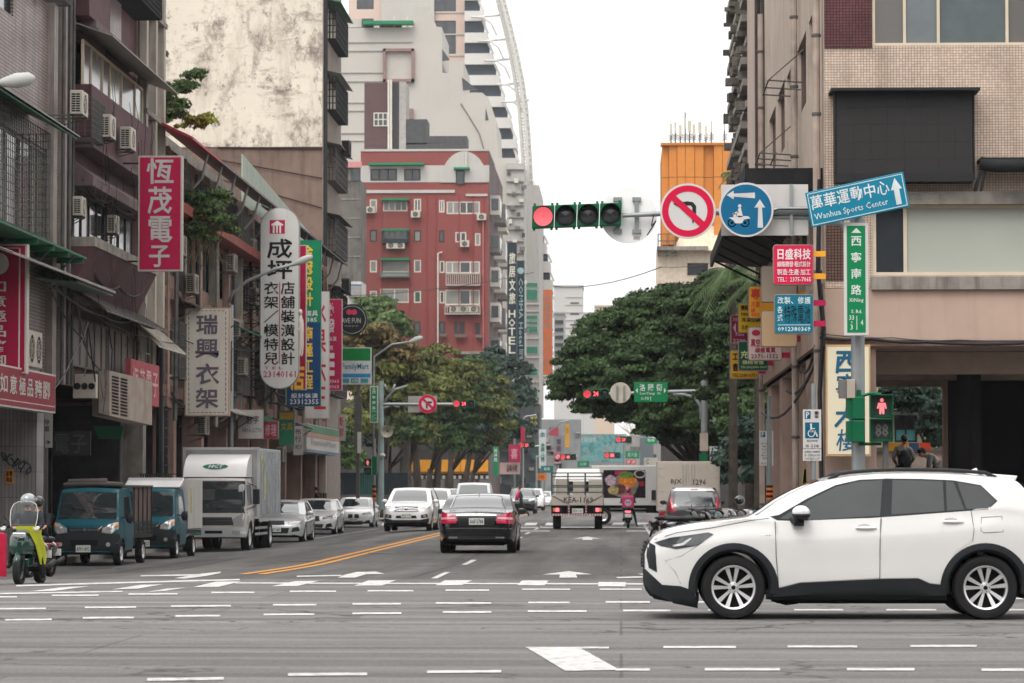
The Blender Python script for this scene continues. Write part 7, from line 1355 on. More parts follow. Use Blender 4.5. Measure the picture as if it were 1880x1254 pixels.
# tangled overhead cables on the left
cb=[[(90,520),(165,560),(215,600),(330,630)],[(92,530),(150,620),(185,680)],[(100,525),(190,580),(250,585),(290,600)],[(140,545),(160,640),(155,690)],[(200,596),(206,640),(204,680)],[(98,715),(140,640),(162,590)],[(340,625),(430,640),(530,640),(690,700)],[(160,575),(175,700)]]
for k,c_ in enumerate(cb):cable(('cable from the tile wall down to the cream sign','cable dropping in front of the grey shutters','thick cable drooping under the wine-red soffit','pale cable loop above the three-fan unit','thin cable down to the rusty cooling box','taut pale cable rising from the red shop board','long span cable crossing behind the hanging signs','short cable dropping to the three-fan unit')[k],[onX(x,y,-13.25)for x,y in c_],.018 if k!=2 else.035,(BIRON,IRON)[k in(3,5)],.12)
for k,(a,b)in enumerate((((590,545,150),(980,500,200)),((620,640,190),(960,670,230)),((1015,525,160),(1215,490,118)),((1215,490,118),(1515,405,62)))):cable('thin wire across the street %s'%('high before the red block','before the lower floors of the red block','from the far left roofs towards the big tree','from the big tree to the corner building')[k],[onY(*a),onY(*b)],.02 if k<3 else.01,sag=.3)
# shop mannequin figure hanging next to the sign
# --- street lamps
LG=mat('galvanised_steel','#8f9494',.45,.4,var=.08,streak=.2);LH=mat('lamp_head_grey','#a9aaa6',.5,var=.05)
def lamp_head(par,a,b,w_=.16):
 a,b=Vector(a),Vector(b);mb=MB();d=(b-a);mb.tube([a,a+d*.15,a+d*.5,a+d*.85,b],[w_*.3,w_*.6,w_,w_*.85,w_*.3],12);return mb.build('lamp_head',LH,par,smooth=True)
L1=thing('street_lamp','grey street lamp head reaching in at the upper left edge','street lamp',onY(-60,1000,52),world=True);mb=MB();mb.tube([onY(-66,1050,52),onY(-66,300,52),onY(-50,170,52),onY(2,152,52)],.06,8);mb.build('pole',LG,L1,smooth=True);lamp_head(L1,onY(-4,153,52),onY(64,143,52),.13)
L2=thing('street_lamp','curved grey street lamp in front of the tall rounded white sign','street lamp',(onY(424,900,109).x,109,-.2),world=True);mb=MB();mb.tube([onY(424,1000,109),onY(424,560,109)],.09,8);mb.tube([onY(420,556,109),onY(428,535,109),onY(455,515,109),onY(505,494,109),onY(540,485,109)],.055,8);mb.build('pole',LG,L2,smooth=True);lamp_head(L2,onY(536,487,109),onY(574,470,109),.13)
L3=thing('street_lamp','slender street lamp before the brownish tree crown','street lamp',(onY(687,900,152).x,152,-.2),world=True);mb=MB();mb.tube([onY(686,920,152),onY(686,690,152),onY(687,655,152),onY(720,632,152),onY(752,628,152)],.05,8);mb.build('pole',LG,L3,smooth=True);lamp_head(L3,onY(750,629,152),onY(776,619,152),.14)
# --- signals
SG=mat('signal_green_housing','#0a5a3b',.4,var=.06);LEDR=mat('led_red',(.8,.08,.1),.4,emit=(1,.1,.13),estr=1.5);LEDD=mat('led_dots_pink',(.7,.2,.22),.4,emit=(1,.22,.25),estr=.5);LENS=mat('unlit_lens',(.035,.04,.04),.12,var=.3,scale=25,coat=.6)
def led_disc(par,c,n,r,m=LEDD,name='led_dots',rings=8):
 u=n.orthogonal().normalized();w_=n.cross(u);mb=MB()
 for k in range(1,rings+1):
  rr=r*k/(rings+.3);cnt=int(6.0*k*.95)
  for i in range(cnt):a=2*math.pi*i/cnt+k*.3;c2=c+(u*math.cos(a)+w_*math.sin(a))*rr;s_=r*.05;mb.quad(c2-u*s_-w_*s_,c2+u*s_-w_*s_,c2+u*s_+w_*s_,c2-u*s_+w_*s_)
 o=mb.build(name,m,par);o['kind']='stuff';return o
def signal_row(root,P0,P1,n,r,lit,up,name='signal_head',digits=None):
 """n round lenses in a row from P0 to P1 (centres), facing the camera"""
 P0,P1=Vector(P0),Vector(P1);dr=(P1-P0)/(max(1,n-1));e=dr.normalized();nrm=Vector((0,-1,0));up=Vector(up)
 for i in range(n):
  c=P0+dr*i;h=dr.length/2*.97;mb=MB();q=[c-e*h-up*r*1.12,c+e*h-up*r*1.12,c+e*h+up*r*1.12,c-e*h+up*r*1.12];mb.prism(q,(0,.22,0));ho=mb.build('housing',SG,root,bevel=.012)
  for sx in(-.8,.8):
   for sy in(-1,1):mb=MB();cc=c+e*h*sx+up*r*1.17*sy;mb.box(cc.x-.02,cc.x+.02,cc.y+.03,cc.y+.12,cc.z-.03,cc.z+.03);mb.build('hinge',SG,ho)
  mb=MB();mb.lathe([(r*1.0,.0),(r*1.0,-.02),(r*.96,-.02),(r*.96,0)],c,(0,1,0),28);mb.build('lens_ring',BIRON,ho)
  mb=MB();a0,a1=R(-25),R(205);rows=[[],[]]
  for k in range(25):a=a0+(a1-a0)*k/24;dd=e*math.cos(a)*r+up*math.sin(a)*r;rows[0].append(c+dd);rows[1].append(c+dd+Vector((0,-r*1.2*(.35+.65*max(0,math.sin(a))),0)))
  mb.grid(rows);mb.build('visor',SG if not(i==lit)else mat('visor_red_glow','#3a1418',.6),ho)  # glow of the red lamp put into the visor colour
  if i==lit:
   mb=MB();mb.disc(c+Vector((0,-.004,0)),nrm,r*.96,28);l_=mb.build('lens',mat('red_lens_glow',(.5,.02,.05),.3,emit=(1,.02,.05),estr=.3),ho);led_disc(l_,c+Vector((0,-.008,0)),nrm,r*.94,LEDD if r>.14 else LEDR,rings=8 if n==4 else 5)
  elif digits and i==1:
   mb=MB();mb.disc(c+Vector((0,-.004,0)),nrm,r*.96,28);l_=mb.build('lens',LENS,ho);mb=MB();text(mb,digits,Fr(c,(1,0,0)),-r*.6,-r*.55,r*.6,r*.55,.01,.03);mb.build('digits',LEDR,l_)
  else:
   mb=MB();mb.lathe([(r*.96,-.003),(r*.8,-.03),(r*.4,-.05),(.001,-.055)],c,(0,1,0),28);mb.build('lens',LENS,ho,smooth=True)
Ys=53;f=FY(Ys);sx=FPX/Ys;U=lambda x,y:f.P(x,y)
M1=thing('signal_mast','galvanised signal mast with long arm at the near right corner','mast',(U(1577,900).x,Ys,0),world=True)
mb=MB();mb.tube([(U(1577,900).x,Ys+.1,-.05),(U(1577,900).x,Ys+.1,U(1577,400).z)],.115,16);mb.build('pole',LG,M1,smooth=40)
mb=MB();mb.tube([f.P(1560,386,-.12),f.P(1420,387,-.12),f.P(1240,391,-.12),f.P(1142,396,-.12)],[.075,.065,.05,.035],12);mb.build('arm',LG,M1,smooth=40);mb=MB();mb.tube([f.P(1577,520,-.2),f.P(1568,450,-.2),f.P(1545,412,-.2),f.P(1500,400,-.2),f.P(1420,399,-.2)],.05,10);mb.build('brace_arm',LG,M1,smooth=40)
mb=MB();mb.tube([f.P(1200,395,-.05),f.P(1196,415,.0),f.P(1205,405,.02),f.P(1188,432,0)],.01,5);mb.tube([f.P(1380,383,-.03),f.P(1405,392,-.02),f.P(1430,384,-.02),f.P(1500,384,-.02)],.014,5);mb.build('loose_wire',BIRON,M1)
T1=thing('traffic_light','four-lens traffic light showing red at the end of the near arm','traffic light',U(1060,396),world=True)
signal_row(T1,f.P(997,397.5),f.P(1121,393),4,18.5/sx,0,(.035,0,1));mb=MB();mb.tube([f.P(1143,395,-.12),f.P(1180,394,-.12)],.03,8);mb.build('coupling',BIRON,T1)
# back of a round sign
def disc_sign(name,label,cx,cy,rpx,Y,rimc,m_in,back=False,th=.03):
 f=FY(Y);root=thing(name,label,'road sign',f.P(cx,cy+rpx),world=True);c=f.P(cx,cy);r=rpx*Y/FPX;mb=MB();mb.lathe([(.001,th),(r,th),(r*1.005,th*.5),(r,0),(.001,0)],c,(0,1,0),56);bo=mb.build('plate',rimc,root)
 return root,f,c,r,bo
root,f,c,r,bo=disc_sign('road_sign_reverse','white back of a round sign clamped behind the red traffic light',1154,395,52,Ys+.25,mat('sign_back_white','#f2f0ec',.6,var=.02),None)
for x in(1134,1169):mb=MB();f.pbox(mb,x-4,366,x+4,426,.0,.05);mb.build('clamp_bar',LG,root);mb=MB();f.pbox(mb,x-8,362,x+8,369,.0,.06);f.pbox(mb,x-8,421,x+8,428,.0,.06);mb.build('clamp_plate',LG,root)
mb=MB();f.pbox(mb,1163,434,1175,440,.001,.004);mb.build('sticker',mat('sticker_grey','#b0aca6',.6),root)
WSN=mat('sign_white','#c9c6c4',.4,var=.03,streak=.08);SR=mat('sign_red','#c8103f',.4,var=.03,scale=2);SBL=mat('sign_blue','#0d5f86',.4,var=.03);SBK=mat('sign_black_print','#22262a',.5)
root,f,c,r,bo=disc_sign('no_left_turn_sign','large round no-left-turn sign on the near arm',1263,387.5,51,Ys-.1,WSN,None)
mb=MB();ringd(mb,c,r*.70,r*.93,.004);mb.build('red_ring',SR,bo);mb=MB();mb.poly([f.P(x,y,.006)for x,y in((1246,372),(1262,369.5),(1272,371),(1278,378),(1278,396),(1272,411),(1271,408),(1271,381),(1268,377),(1246,378))]);mb.poly([f.P(x,y,.006)for x,y in((1236,374.5),(1247,368),(1247,381))]);mb.build('turn_arrow',SBK,bo)
mb=MB();mb.prism([f.P(x,y,.009)for x,y in((1231,366),(1239,358),(1295,409),(1287,418))],(0,-.001,0));mb.build('red_bar',SR,bo)
root,f,c,r,bo=disc_sign('scooter_lane_sign','round blue sign with a motorcycle and two white arrows',1370,385,50,Ys-.1,WSN,None)
mb=MB();mb.disc(c+Vector((0,-.004,0)),Vector((0,-1,0)),r*.93,56);bl=mb.build('blue_disc',SBL,bo)
def pl(mb,pts,d=.008):mb.poly([f.P(x,y,d)for x,y in pts])
letters(bl,'#c9c6c4',lambda m:(pl(m,[(1334,358),(1347,350),(1347,355.5),(1386,353.5),(1386,364),(1347,361),(1347,366)]),pl(m,[(1395,366),(1405,381),(1399,381),(1401,418),(1391,418),(1392,381),(1385,381)])),'arrows')
def moto(m):
 for cx in(1344,1368):ringd(m,f.P(cx,409),6.0/sx,8.2/sx,.004,20);m.disc(f.P(cx,409,.004),f.n,2.5/sx,10)
 pl(m,[(1338,400),(1350,398),(1356,396),(1374,397),(1378,401),(1366,403),(1362,410),(1350,410),(1346,404)]);pl(m,[(1346,392),(1350,391),(1352,398),(1347,399)]);pl(m,[(1356,382),(1360,381),(1364,398),(1356,399),(1352,396)]);m.disc(f.P(1358,378,.008),f.n,3.2/sx,12);pl(m,[(1345,392),(1356,387),(1356,390),(1346,395)])
letters(bl,'#c9c6c4',moto,'motorcycle_symbol')
root=thing('sign_back_board','plain white rectangular board behind the round blue sign','road sign',U(1400,432),world=True);mb=MB();f.pbox(mb,1324,339,1484,432,-.3,-.27);mb.build('board',mat('board_white','#c2bebb',.5,var=.03,streak=.15),root)
for x in(1361,1453):mb=MB();f.pbox(mb,x-3,338,x+3,433,-.27,-.2);mb.build('rail',LG,root)
# tilted direction sign
ang=math.atan2(375-354,1480-1660)
a0,a1,a2_,a3=(1478,354),(1658,315),(1668,380),(1490,418)
fT_=FY(Ys-.35);A_,B2,C2,D2=[fT_.P(*q)for q in(a0,a1,a2_,a3)];rr_=(B2-A_).normalized();uu_=(A_-D2).normalized();F2=Fr(D2,rr_,rr_.cross(Vector((0,1,0)))if False else uu_);F2 .n=Vector((0,-1,0));Wd,Hd=(B2-A_).length,(A_-D2).length
root=thing('direction_sign','tilted teal direction sign to the Wanhua Sports Center','road sign',A_,world=True);mb=MB();F2 .box(mb,0,Wd,0,Hd,-.03,0);bo=mb.build('plate',mat('sign_teal','#0e7a96',.4,var=.03),root,bevel=.01)
def brd(m):
 t=.012;g=.028
 for(u0,u1_,v0_,v1_)in((g,Wd-g,g,g+t),(g,Wd-g,Hd-g-t,Hd-g),(g,g+t,g+t,Hd-g-t),(Wd-g-t,Wd-g,g+t,Hd-g-t)):F2 .box(m,u0,u1_,v0_,v1_,.001,.003)
 n=6
 for i,c in enumerate('萬華運動中心'):text(m,c,F2,.06+i*.225,Hd*.47,.06+i*.225+.205,Hd*.87,.005,.012)
 text(m,'Wanhua Sports Center',F2,.08,Hd*.13,1.33,Hd*.36,.005,.004)
 m.poly([F2 .p(u,v,.005)for u,v in((1.46,Hd*.12),(1.55,Hd*.12),(1.55,Hd*.55),(1.60,Hd*.55),(1.505,Hd*.88),(1.41,Hd*.55),(1.46,Hd*.55))])
letters(bo,'#cdd4d6',brd)
mb=MB();mb.tube([fT_.P(1577,410,-.15),fT_.P(1575,370,-.15)],.04,8);mb.build('clamp',LG,root)
# vertical street name sign
def street_name(label,x0,y0,x1,y1,Y,big=True):
 f=FY(Y);root=thing('street_name_sign',label,'road sign',f.P((x0+x1)/2,y1),world=True);mb=MB();f.pbox(mb,x0,y0,x1,y1,-.08,0);bo=mb.build('box',WSN,root,bevel=.008);w_=x1-x0;h_=y1-y0;mb=MB();f.pbox(mb,x0+w_*.12,y0+w_*.12,x1-w_*.12,y1-w_*.12,.001,.006);mb.build('face',mat('sign_green_face','#0c7a4a',.4,var=.03),bo)
 def fn(m):
  cx=(x0+x1)/2;m.poly([f.P(a,b,.01)for a,b in((cx,y0+.045*h_),(cx+w_*.2,y0+.09*h_),(cx-w_*.2,y0+.09*h_))])
  for c,yy in zip('西寧南路',(.115,.26,.405,.55)):ptext(m,c,f,x0+w_*.29,y0+h_*yy,x1-w_*.29,y0+h_*(yy+.09),.01,.014)
  ptext(m,'XiNing',f,x0+w_*.21,y0+h_*.668,x1-w_*.21,y0+h_*.712,.01,.01);ptext(m,'S. Rd.',f,x0+w_*.3,y0+h_*.77,x1-w_*.27,y0+h_*.802,.01,.01)
  ptext(m,'33',f,x0+w_*.22,y0+h_*.82,x0+w_*.42,y0+h_*.862,.01,.01);ptext(m,'3',f,x0+w_*.27,y0+h_*.90,x0+w_*.37,y0+h_*.95,.01,.01);f.pbox(m,x0+w_*.31,y0+h_*.875,x0+w_*.34,y0+h_*.89,.007,.01)
  f.pbox(m,x0+w_*.51,y0+h_*.825,x0+w_*.54,y0+h_*.95,.007,.01);ptext(m,'4',f,x0+w_*.68,y0+h_*.86,x0+w_*.78,y0+h_*.91,.01,.01)
 letters(bo,'#cdd6d0',fn);return root,f
street_name('tall green street name sign with white border on the near mast',1549,409,1595,616,Ys-.25)
# --- pedestrian signals at the near mast
def ped(label,x0,y0,x1,y1,Y,lit=True,side=False,cat='traffic light'):
 f=FY(Y);root=thing('pedestrian_signal',label,cat,f.P((x0+x1)/2,y1),world=True);ym=(y0+y1)/2
 for k,(a,b)in enumerate(((y0,ym-1),(ym+1,y1))):
  mb=MB();f.pbox(mb,x0,a,x1,b,-.25,0);ho=mb.build('housing',SG,root,bevel=.012);mb=MB();g=(x1-x0)*.13;f.pbox(mb,x0+g,a+g,x1-g,b-g,.001,.008);sc_=mb.build('screen',LENS,ho)
  mb=MB();[f.pbox(mb,*r_,0,.16)for r_ in((x0,a,x1,a+1.5),(x0,a,x0+1.2,b),(x1-1.2,a,x1,b))];mb.build('hood',SG,ho)
  cx=(x0+x1)/2;hh=b-a
  if k==0 and lit:
   mb=MB();pl_=lambda pts:mb.poly([f.P(cx+u*hh*.9,a+v*hh,.014)for u,v in pts]);mb.disc(f.P(cx,a+.25*hh,.014),f.n,hh*.085*Y/FPX,14);pl_([(-.18,.36),(.18,.36),(.24,.62),(.16,.62),(.12,.5),(.12,.86),(.03,.86),(.0,.66),(-.03,.86),(-.12,.86),(-.12,.5),(-.16,.62),(-.24,.62)]);mb.build('red_man',LEDD,sc_)
  elif k==1:
   mb=MB();text(mb,'88',Fr(f.P(cx,(a+b)/2,.012),(1,0,0)),-(x1-x0)*.28*Y/FPX,-hh*.28*Y/FPX,(x1-x0)*.28*Y/FPX,hh*.28*Y/FPX,0,.03);mb.build('dark_digits',mat('dim_digits','#6a6e6c',.6),sc_)
 return root,f
root,f=ped('pedestrian signal with a lit red man right of the near mast',1598,724,1640,811,Ys-.1);mb=MB();mb.tube([f.P(1577,728,-.1),f.P(1600,722,-.1),f.P(1618,724,-.1)],.03,6);mb.tube([f.P(1577,815,-.1),f.P(1618,815,-.1)],.03,6);mb.build('mounting',SG,root);mb=MB();mb.tube([f.P(1626,811,-.12),Vector((f.P(1626,811).x,Ys,0))],.05,8);mb.build('post',IRON,root)
f=FY(Ys-.15);root=thing('pedestrian_signal','green pedestrian signal turned sideways on the near mast','traffic light',f.P(1577,815),world=True)
for(ya,yb)in((728,770),(771,812)):mb=MB();f.pbox(mb,1565,ya,1588,yb,-.3,.1);ho=mb.build('housing',SG,root,bevel=.02);mb=MB();f.pbox(mb,1555,ya+2,1565,yb-3,-.25,.05);mb.build('hood',SG,ho)
mb=MB();mb.tube([f.P(1577,716,0),f.P(1577,730,0)],.04,8);mb.build('bracket',SG,root)
f=FY(Ys-.1);root=thing('control_box','small beige control box strapped to the near mast','box',f.P(1558,732),world=True);mb=MB();f.pbox(mb,1555,696,1570,731,-.1,.15);mb.build('casing',mat('control_box_beige','#a89c90',.5,streak=.2),root,bevel=.008);mb=MB();f.pbox(mb,1541,697,1555,731,-.12,.1);mb.build('side_box',mat('control_box_grey','#6f6c6a',.5),root)
# --- small square signs on the corner building, hung out towards the camera
SQ=[('square_sign','red square sign at the top of the right-hand cluster',1419,449,1494,523,58.8,'#cf1f4a',lambda m,f:(prow(m,'日盛科技',f,1425,457,1489,476,.012,.03),ptext(m,'線路開發·程式設計',f,1427,480,1488,490,.012,.02),ptext(m,'製造·生產·加工',f,1427,494,1488,505,.012,.02),ptext(m,'TEL：2375-7065',f,1427,509,1489,517,.012,.02)),'#e8cfd2','#e09a2c',(466,507)),
('square_sign','teal square sign with a long phone number, front of the right-hand cluster',1421,540,1494,613,58.8,'#0d6a80',lambda m,f:(prow(m,'改製、修護',f,1427,545,1489,558,.012,.01),pcol(m,'各式',f,1427,561,1437,591,.012,.01),f.pbox(m,1428,596,1488,597,.007,.01),ptext(m,'0912380369',f,1428,600,1488,608,.012,.01)),'#c5dade','#a81c48',(556,594)),
('square_sign','blank pale square sign behind the red square one',1397,488,1464,555,65.9,'#b3a594',None,None,'#e09a2c',()),
('square_sign','blank sign fading from cream to orange behind the teal one',1397,570,1464,637,65.9,'#cfae8a',None,None,'#a81c48',(622,)),
('square_sign','orange square sign with red writing, upper left of the cluster',1374,525,1436,585,70,'#e09c28',lambda m,f:(ptext(m,'專',f,1379,530,1395,549,.012,.03),prow(m,'冷氣',f,1378,553,1396,565,.012,.01),ptext(m,'093',f,1379,575,1394,581,.012,.02),prow(m,'維',f,1378,566,1387,574,.012,.01)),'#c8402c','#e09a2c',()),
('square_sign','pale pink square sign numbered 2371-1552',1373,600,1436,662,70,'#c2aaa6',lambda m,f:(prow(m,'真空',f,1378,622,1396,636,.012,.02),prow(m,'維修買賣',f,1386,638,1424,647,.012,.02),m.poly([f.P(1388+8*math.cos(a),611+5.5*math.sin(a),.01)for a in[i*math.pi/8 for i in range(16)]])),'#a02440','#a81c48',(652,)),
('square_sign','yellow square sign with black writing at the left of the cluster',1355,556,1412,611,77.7,'#c9a41c',lambda m,f:(ptext(m,'博銳',f,1360,560,1374,570,.012,.02),ptext(m,'PANA',f,1361,574,1378,580,.012,.03),ptext(m,'冷凍空調',f,1361,583,1396,591,.012,.02),ptext(m,'手機',f,1361,597,1374,607,.012,.01)),'#2a2410','#a81c48',()),
('square_sign','dark green square sign with yellow and white writing',1355,626,1411,681,77.7,'#0f4a3c',lambda m,f:(ptext(m,'機械零售',f,1363,661,1402,669,.012,.02),ptext(m,'TEL:(02)2381-3007',f,1360,672,1408,677,.012,.02),ptext(m,'充',f,1360,644,1374,658,.012,.03)),'#b8c48a','#a81c48',()),
('square_sign','maroon square sign at the far left of the cluster',1341,578,1393,631,82,'#7a1a3c',lambda m,f:(ptext(m,'2200-1',f,1346,622,1376,629,.012,.01),ptext(m,'冷機',f,1345,583,1354,590,.012,.0),ptext(m,'Fine',f,1351,610,1366,617,.012,.01),m.poly([f.P(a,b,.01)for a,b in((1346,602),(1351,592),(1351,612))])),'#c99aa8','#a81c48',()),
('square_sign','yellow square sign numbered 2389-6751, lowest of the cluster',1340,643,1393,696,82,'#c99a2c',lambda m,f:(ptext(m,'工',f,1345,648,1355,661,.012,.04),ptext(m,'音',f,1345,667,1355,681,.012,.04),ptext(m,'TEL:2389-6751',f,1344,686,1389,692,.012,.02)),'#241c08','#a81c48',())]
for nm,lb,x0,y0,x1,y1,Y,face,fn,colr,brk,bys in SQ:
 root,f,bo=px_sign(nm,lb,x0,y0,x1,y1,Y,face,'#8c7a70',.16,1.6,rnd=.06,group='square signs hung on the corner building')
 if fn:letters(bo,colr,lambda m:fn(m,f))
 for y in(bys or(y0+15,y1-15)):mb=MB();f.pbox(mb,x1-1,y-5,x1+22*58.8/Y,y+5,-.12,-.04);mb.build('bracket',mat('bracket_'+brk.strip('#'),brk,.5),root)
 if y0==540:letters(bo,'#12222c',lambda m:[ptext(m,c,f,1440+i*12.2,560,1451.4+i*12.2,593,.014,.0)for i,c in enumerate('特殊電池')],'outlined_lettering')
 if y0==600:letters(bo,'#4a3c3c',lambda m:ptext(m,'2371-1552',f,1379,650,1429,658,.012,.01),'phone_number')
 # --- parking signs
def parking(label,x0,y0,x1,y1,Y,wheel_=True,post=4.0):
 f=FY(Y);root=thing('parking_sign',label,'road sign',(f.P((x0+x1)/2,y1).x,Y,0),world=True);w_,h_=x1-x0,y1-y0;ys=y0+h_*(.76 if wheel_ else 1);mb=MB();f.pbox(mb,x0,y0,x1,ys,-.02,0);bo=mb.build('plate',WSN,root,bevel=.004)
 mb=MB();f.pbox(mb,x0+w_*.1,y0+h_*.03,x0+w_*.42,y0+h_*.18,.001,.004);mb.build('p_panel',mat('parking_blue','#0f5a72',.4),bo);lt=[]
 def fn(m):
  ptext(m,'P',f,x0+w_*.17,y0+h_*.045,x0+w_*.36,y0+h_*.165,.006,.03)
  if wheel_:
   W=lambda a,b:f.P(x0+w_*a,y0+h_*b,.006);k=w_*Y/FPX;m.disc(W(.44,.29),f.n,.06*k,10);ringd(m,W(.46,.465),.15*k,.2*k,.0,20)
   for q in([(.40,.31),(.49,.31),(.50,.43),(.41,.43)],[(.49,.36),(.66,.36),(.66,.38),(.49,.38)],[(.42,.41),(.70,.41),(.70,.44),(.42,.44)],[(.63,.43),(.71,.43),(.82,.52),(.76,.535)]):m.poly([W(*a)for a in q])
 if wheel_:mb=MB();f.pbox(mb,x0+w_*.12,y0+h_*.25,x0+w_*.88,y0+h_*.56,.001,.004);mb.build('wheelchair_panel',mat('parking_blue','#0f5a72',.4),bo)
 letters(bo,'#cdd0d0',fn,'white_symbols')
 def fk(m):
  ptext(m,'車',f,x0+w_*.62,y0+h_*.03,x0+w_*.86,y0+h_*.1,.006,.02);ptext(m,'車',f,x0+w_*.62,y0+h_*.11,x0+w_*.86,y0+h_*.17,.006,.01)
  if wheel_:ptext(m,'專用停車',f,x0+w_*.2,y0+h_*.59,x0+w_*.8,y0+h_*.63,.006,.0);ptext(m,'☎',f,x0+w_*.12,y0+h_*.68,x0+w_*.36,y0+h_*.735,.006,.0);ptext(m,'110',f,x0+w_*.48,y0+h_*.68,x0+w_*.86,y0+h_*.735,.006,.02)
  else:
   for i,s_ in enumerate(('週一至週日','每日','09:00-21:00','每次二小時','每小時','收費標準')):ptext(m,s_,f,x0+w_*(.12+.1*(i%2)),y0+h_*(.34+.085*i),x1-w_*(.12+.1*(i%2)),y0+h_*(.39+.085*i),.006,.0)
   ptext(m,'☎27590666',f,x0+w_*.1,y0+h_*.9,x1-w_*.1,y0+h_*.96,.006,.0)
 letters(bo,'#33363a',fk)
 if wheel_:
  mb=MB();f.pbox(mb,x0,ys+1,x1,y1,-.02,0);b2=mb.build('lower_plate',WSN,root);letters(b2,'#33363a',lambda m:[ptext(m,s_,f,x0+w_*.08,ys+1+(y1-ys)*(.12+.28*i),x1-w_*.08,ys+1+(y1-ys)*(.32+.28*i),.004,.0)for i,s_ in enumerate(('本路段三輪機車','週一至週日24小時','六至翌日上午'))])
 mb=MB();mb.tube([f.P((x0+x1)/2+2,y0-post,-.05),Vector((f.P((x0+x1)/2+2,y0,-.05).x,Y+.05,0))],.045,8);mb.build('post',LG,root);return root
parking('wheelchair parking sign on a post at the near corner',1474,752,1508,846,57,True,48);parking('parking hours sign listing charges farther along the arcade',1394,791,1420,855,80,False,22);parking('small wheelchair parking sign by the far right signal mast',1303,820,1317,852,112,True,0)
mb=MB();f=FY(60);p_=f.P(1476,858);mb.poly([f.P(1472,900),f.P(1481,900),f.P(1480,860),f.P(1476,862)]);mb.prism([f.P(1472,900),f.P(1481,900),f.P(1480,860),f.P(1476,862)],(0,.1,0));mb.build('yellow_flag',mat('fluorescent_yellow','#c9d020',.6),None,label='yellow-green cloth hanging at the foot of the near column',cat='cloth')
for(x,y,Y,lb)in((1349,888,108,'orange and black striped guard on the post beside the parked hatchback'),(1413,905,78,'orange and black striped guard near the arcade column'),(687,905,149,'orange and black striped guard on the left signal mast')):
 f=FY(Y);g=thing('post_guard',lb,'bollard',f.P(x,y+20),world=True,group='striped post guards');a=f.P(x,y+13);b=f.P(x,y-14);mb=MB()
 for k in range(6):mb.m=k%2;z0,z1=a.z+(b.z-a.z)*k/6,a.z+(b.z-a.z)*(k+1)/6;mb.cyl((a.x,Y,z0),(a.x,Y,z1),.085,n=12)
 mb.build('sleeve',[mat('guard_orange','#e07828',.5),BIRON],g);mb=MB();mb.cyl((a.x,Y,gz(a.x,Y)),(a.x,Y,b.z+2.2),.06,n=8);mb.build('post',LG,g)
 # --- far signal masts
f=FY(116);M2=thing('signal_mast','signal mast with curved brace in front of the big right tree','mast',(f.P(1293,900).x,116,-.15),world=True);b0_=f.P(1293,900);mb=MB();mb.tube([(b0_.x,116,-.2),f.P(1293,690)],.13,10);mb.tube([f.P(1295,735),f.P(1295,650)],.05,6);mb.build('pole',LG,M2,smooth=40);mb=MB();mb.tube([f.P(1290,717),f.P(1225,719),f.P(1180,721),f.P(1118,723)],.06,8);mb.build('arm',LG,M2);mb=MB();mb.tube([f.P(1287,770),f.P(1286,745),f.P(1275,729),f.P(1255,724),f.P(1235,724)],.06,8);mb.build('brace_arm',LG,M2,smooth=True)
mb=MB();mb.lathe([(.03,0),(.08,-.12),(.22,-.32)],f.P(1303,772),(-1,.4,0),18);mb.build('loudspeaker',mat('speaker_grey','#9a9a98',.5),M2);mb=MB();f.pbox(mb,1285,795,1300,828,-.1,.2);mb.build('control_box',mat('control_box_beige','#a89c90',.5),M2);mb=MB();f.pbox(mb,1284,832,1299,858,-.1,.2);mb.build('green_box',SG,M2)
T2=thing('traffic_light','traffic light with red countdown 24 in front of the big right tree','traffic light',f.P(1092,731),world=True);signal_row(T2,f.P(1078,723.5),f.P(1110,722),3,7.4*116/FPX,0,(0,0,1),digits='24')
root,f,c,r,bo=disc_sign('road_sign_reverse','pale back of a round sign between the countdown light and the green street sign',1139,721,19,115.9,mat('sign_back_cream','#bdb6a8',.6),None)
mb=MB();[f.pbox(mb,x-2,708,x+2,734,.0,.06)for x in(1133,1146)];mb.build('clamp_bar',LG,root)
f=FY(115.9);root=thing('street_name_sign','horizontal green LuoYang St. sign on the far right arm','road sign',f.P(1195,738),world=True);mb=MB();f.pbox(mb,1164,702,1226,738,-.05,0);bo=mb.build('plate',mat('sign_green_face','#0c7a4a',.4),root,bevel=.01)
letters(bo,'#cdd6d0',lambda m:(prow(m,'洛陽街',f,1172,705,1218,718,.01,.015,.3),ptext(m,'LuoYang  St.',f,1175,720,1214,725.5,.01,.02),ptext(m,'1-73',f,1178,729,1191,734,.01,.01),f.pbox(m,1194,728,1195,736,.004,.008),m.poly([f.P(a,b,.01)for a,b in((1167,717),(1171,712),(1171,722))]),m.poly([f.P(a,b,.01)for a,b in((1223,717),(1219,712),(1219,722))])))
f=FY(150);M3=thing('signal_mast','pale signal mast with curled brackets before the left street trees','mast',(f.P(699,900).x,150,-.3),world=True);mb=MB();mb.tube([f.P(699,935),f.P(700,700)],[.16,.12],10);mb.build('pole',mat('pale_green_steel','#93a5a3',.5,streak=.2),M3,smooth=40);mb=MB();mb.tube([f.P(695,742),f.P(760,742),f.P(833,742)],.07,8);mb.build('arm',LG,M3)
for pts in([(705,742),(712,728),(725,715),(748,708)],[(693,765),(700,750),(712,746),(733,746)],[(706,705),(709,715),(716,720),(722,714),(725,705)]):mb=MB();mb.tube([f.P(x,y)for x,y in pts],.06,6);mb.build('brace_arm',LG,M3,smooth=True)
mb=MB();mb.lathe([(.05,0),(.12,-.15),(.28,-.3),(.30,-.31)],f.P(711,792),(0,1,0),18);mb.build('loudspeaker',mat('speaker_cream','#a8a294',.5),M3);mb=MB();mb.ell(f.P(702,836,.2),(.15,.15,.1),10,6);mb.build('camera',FW,M3)
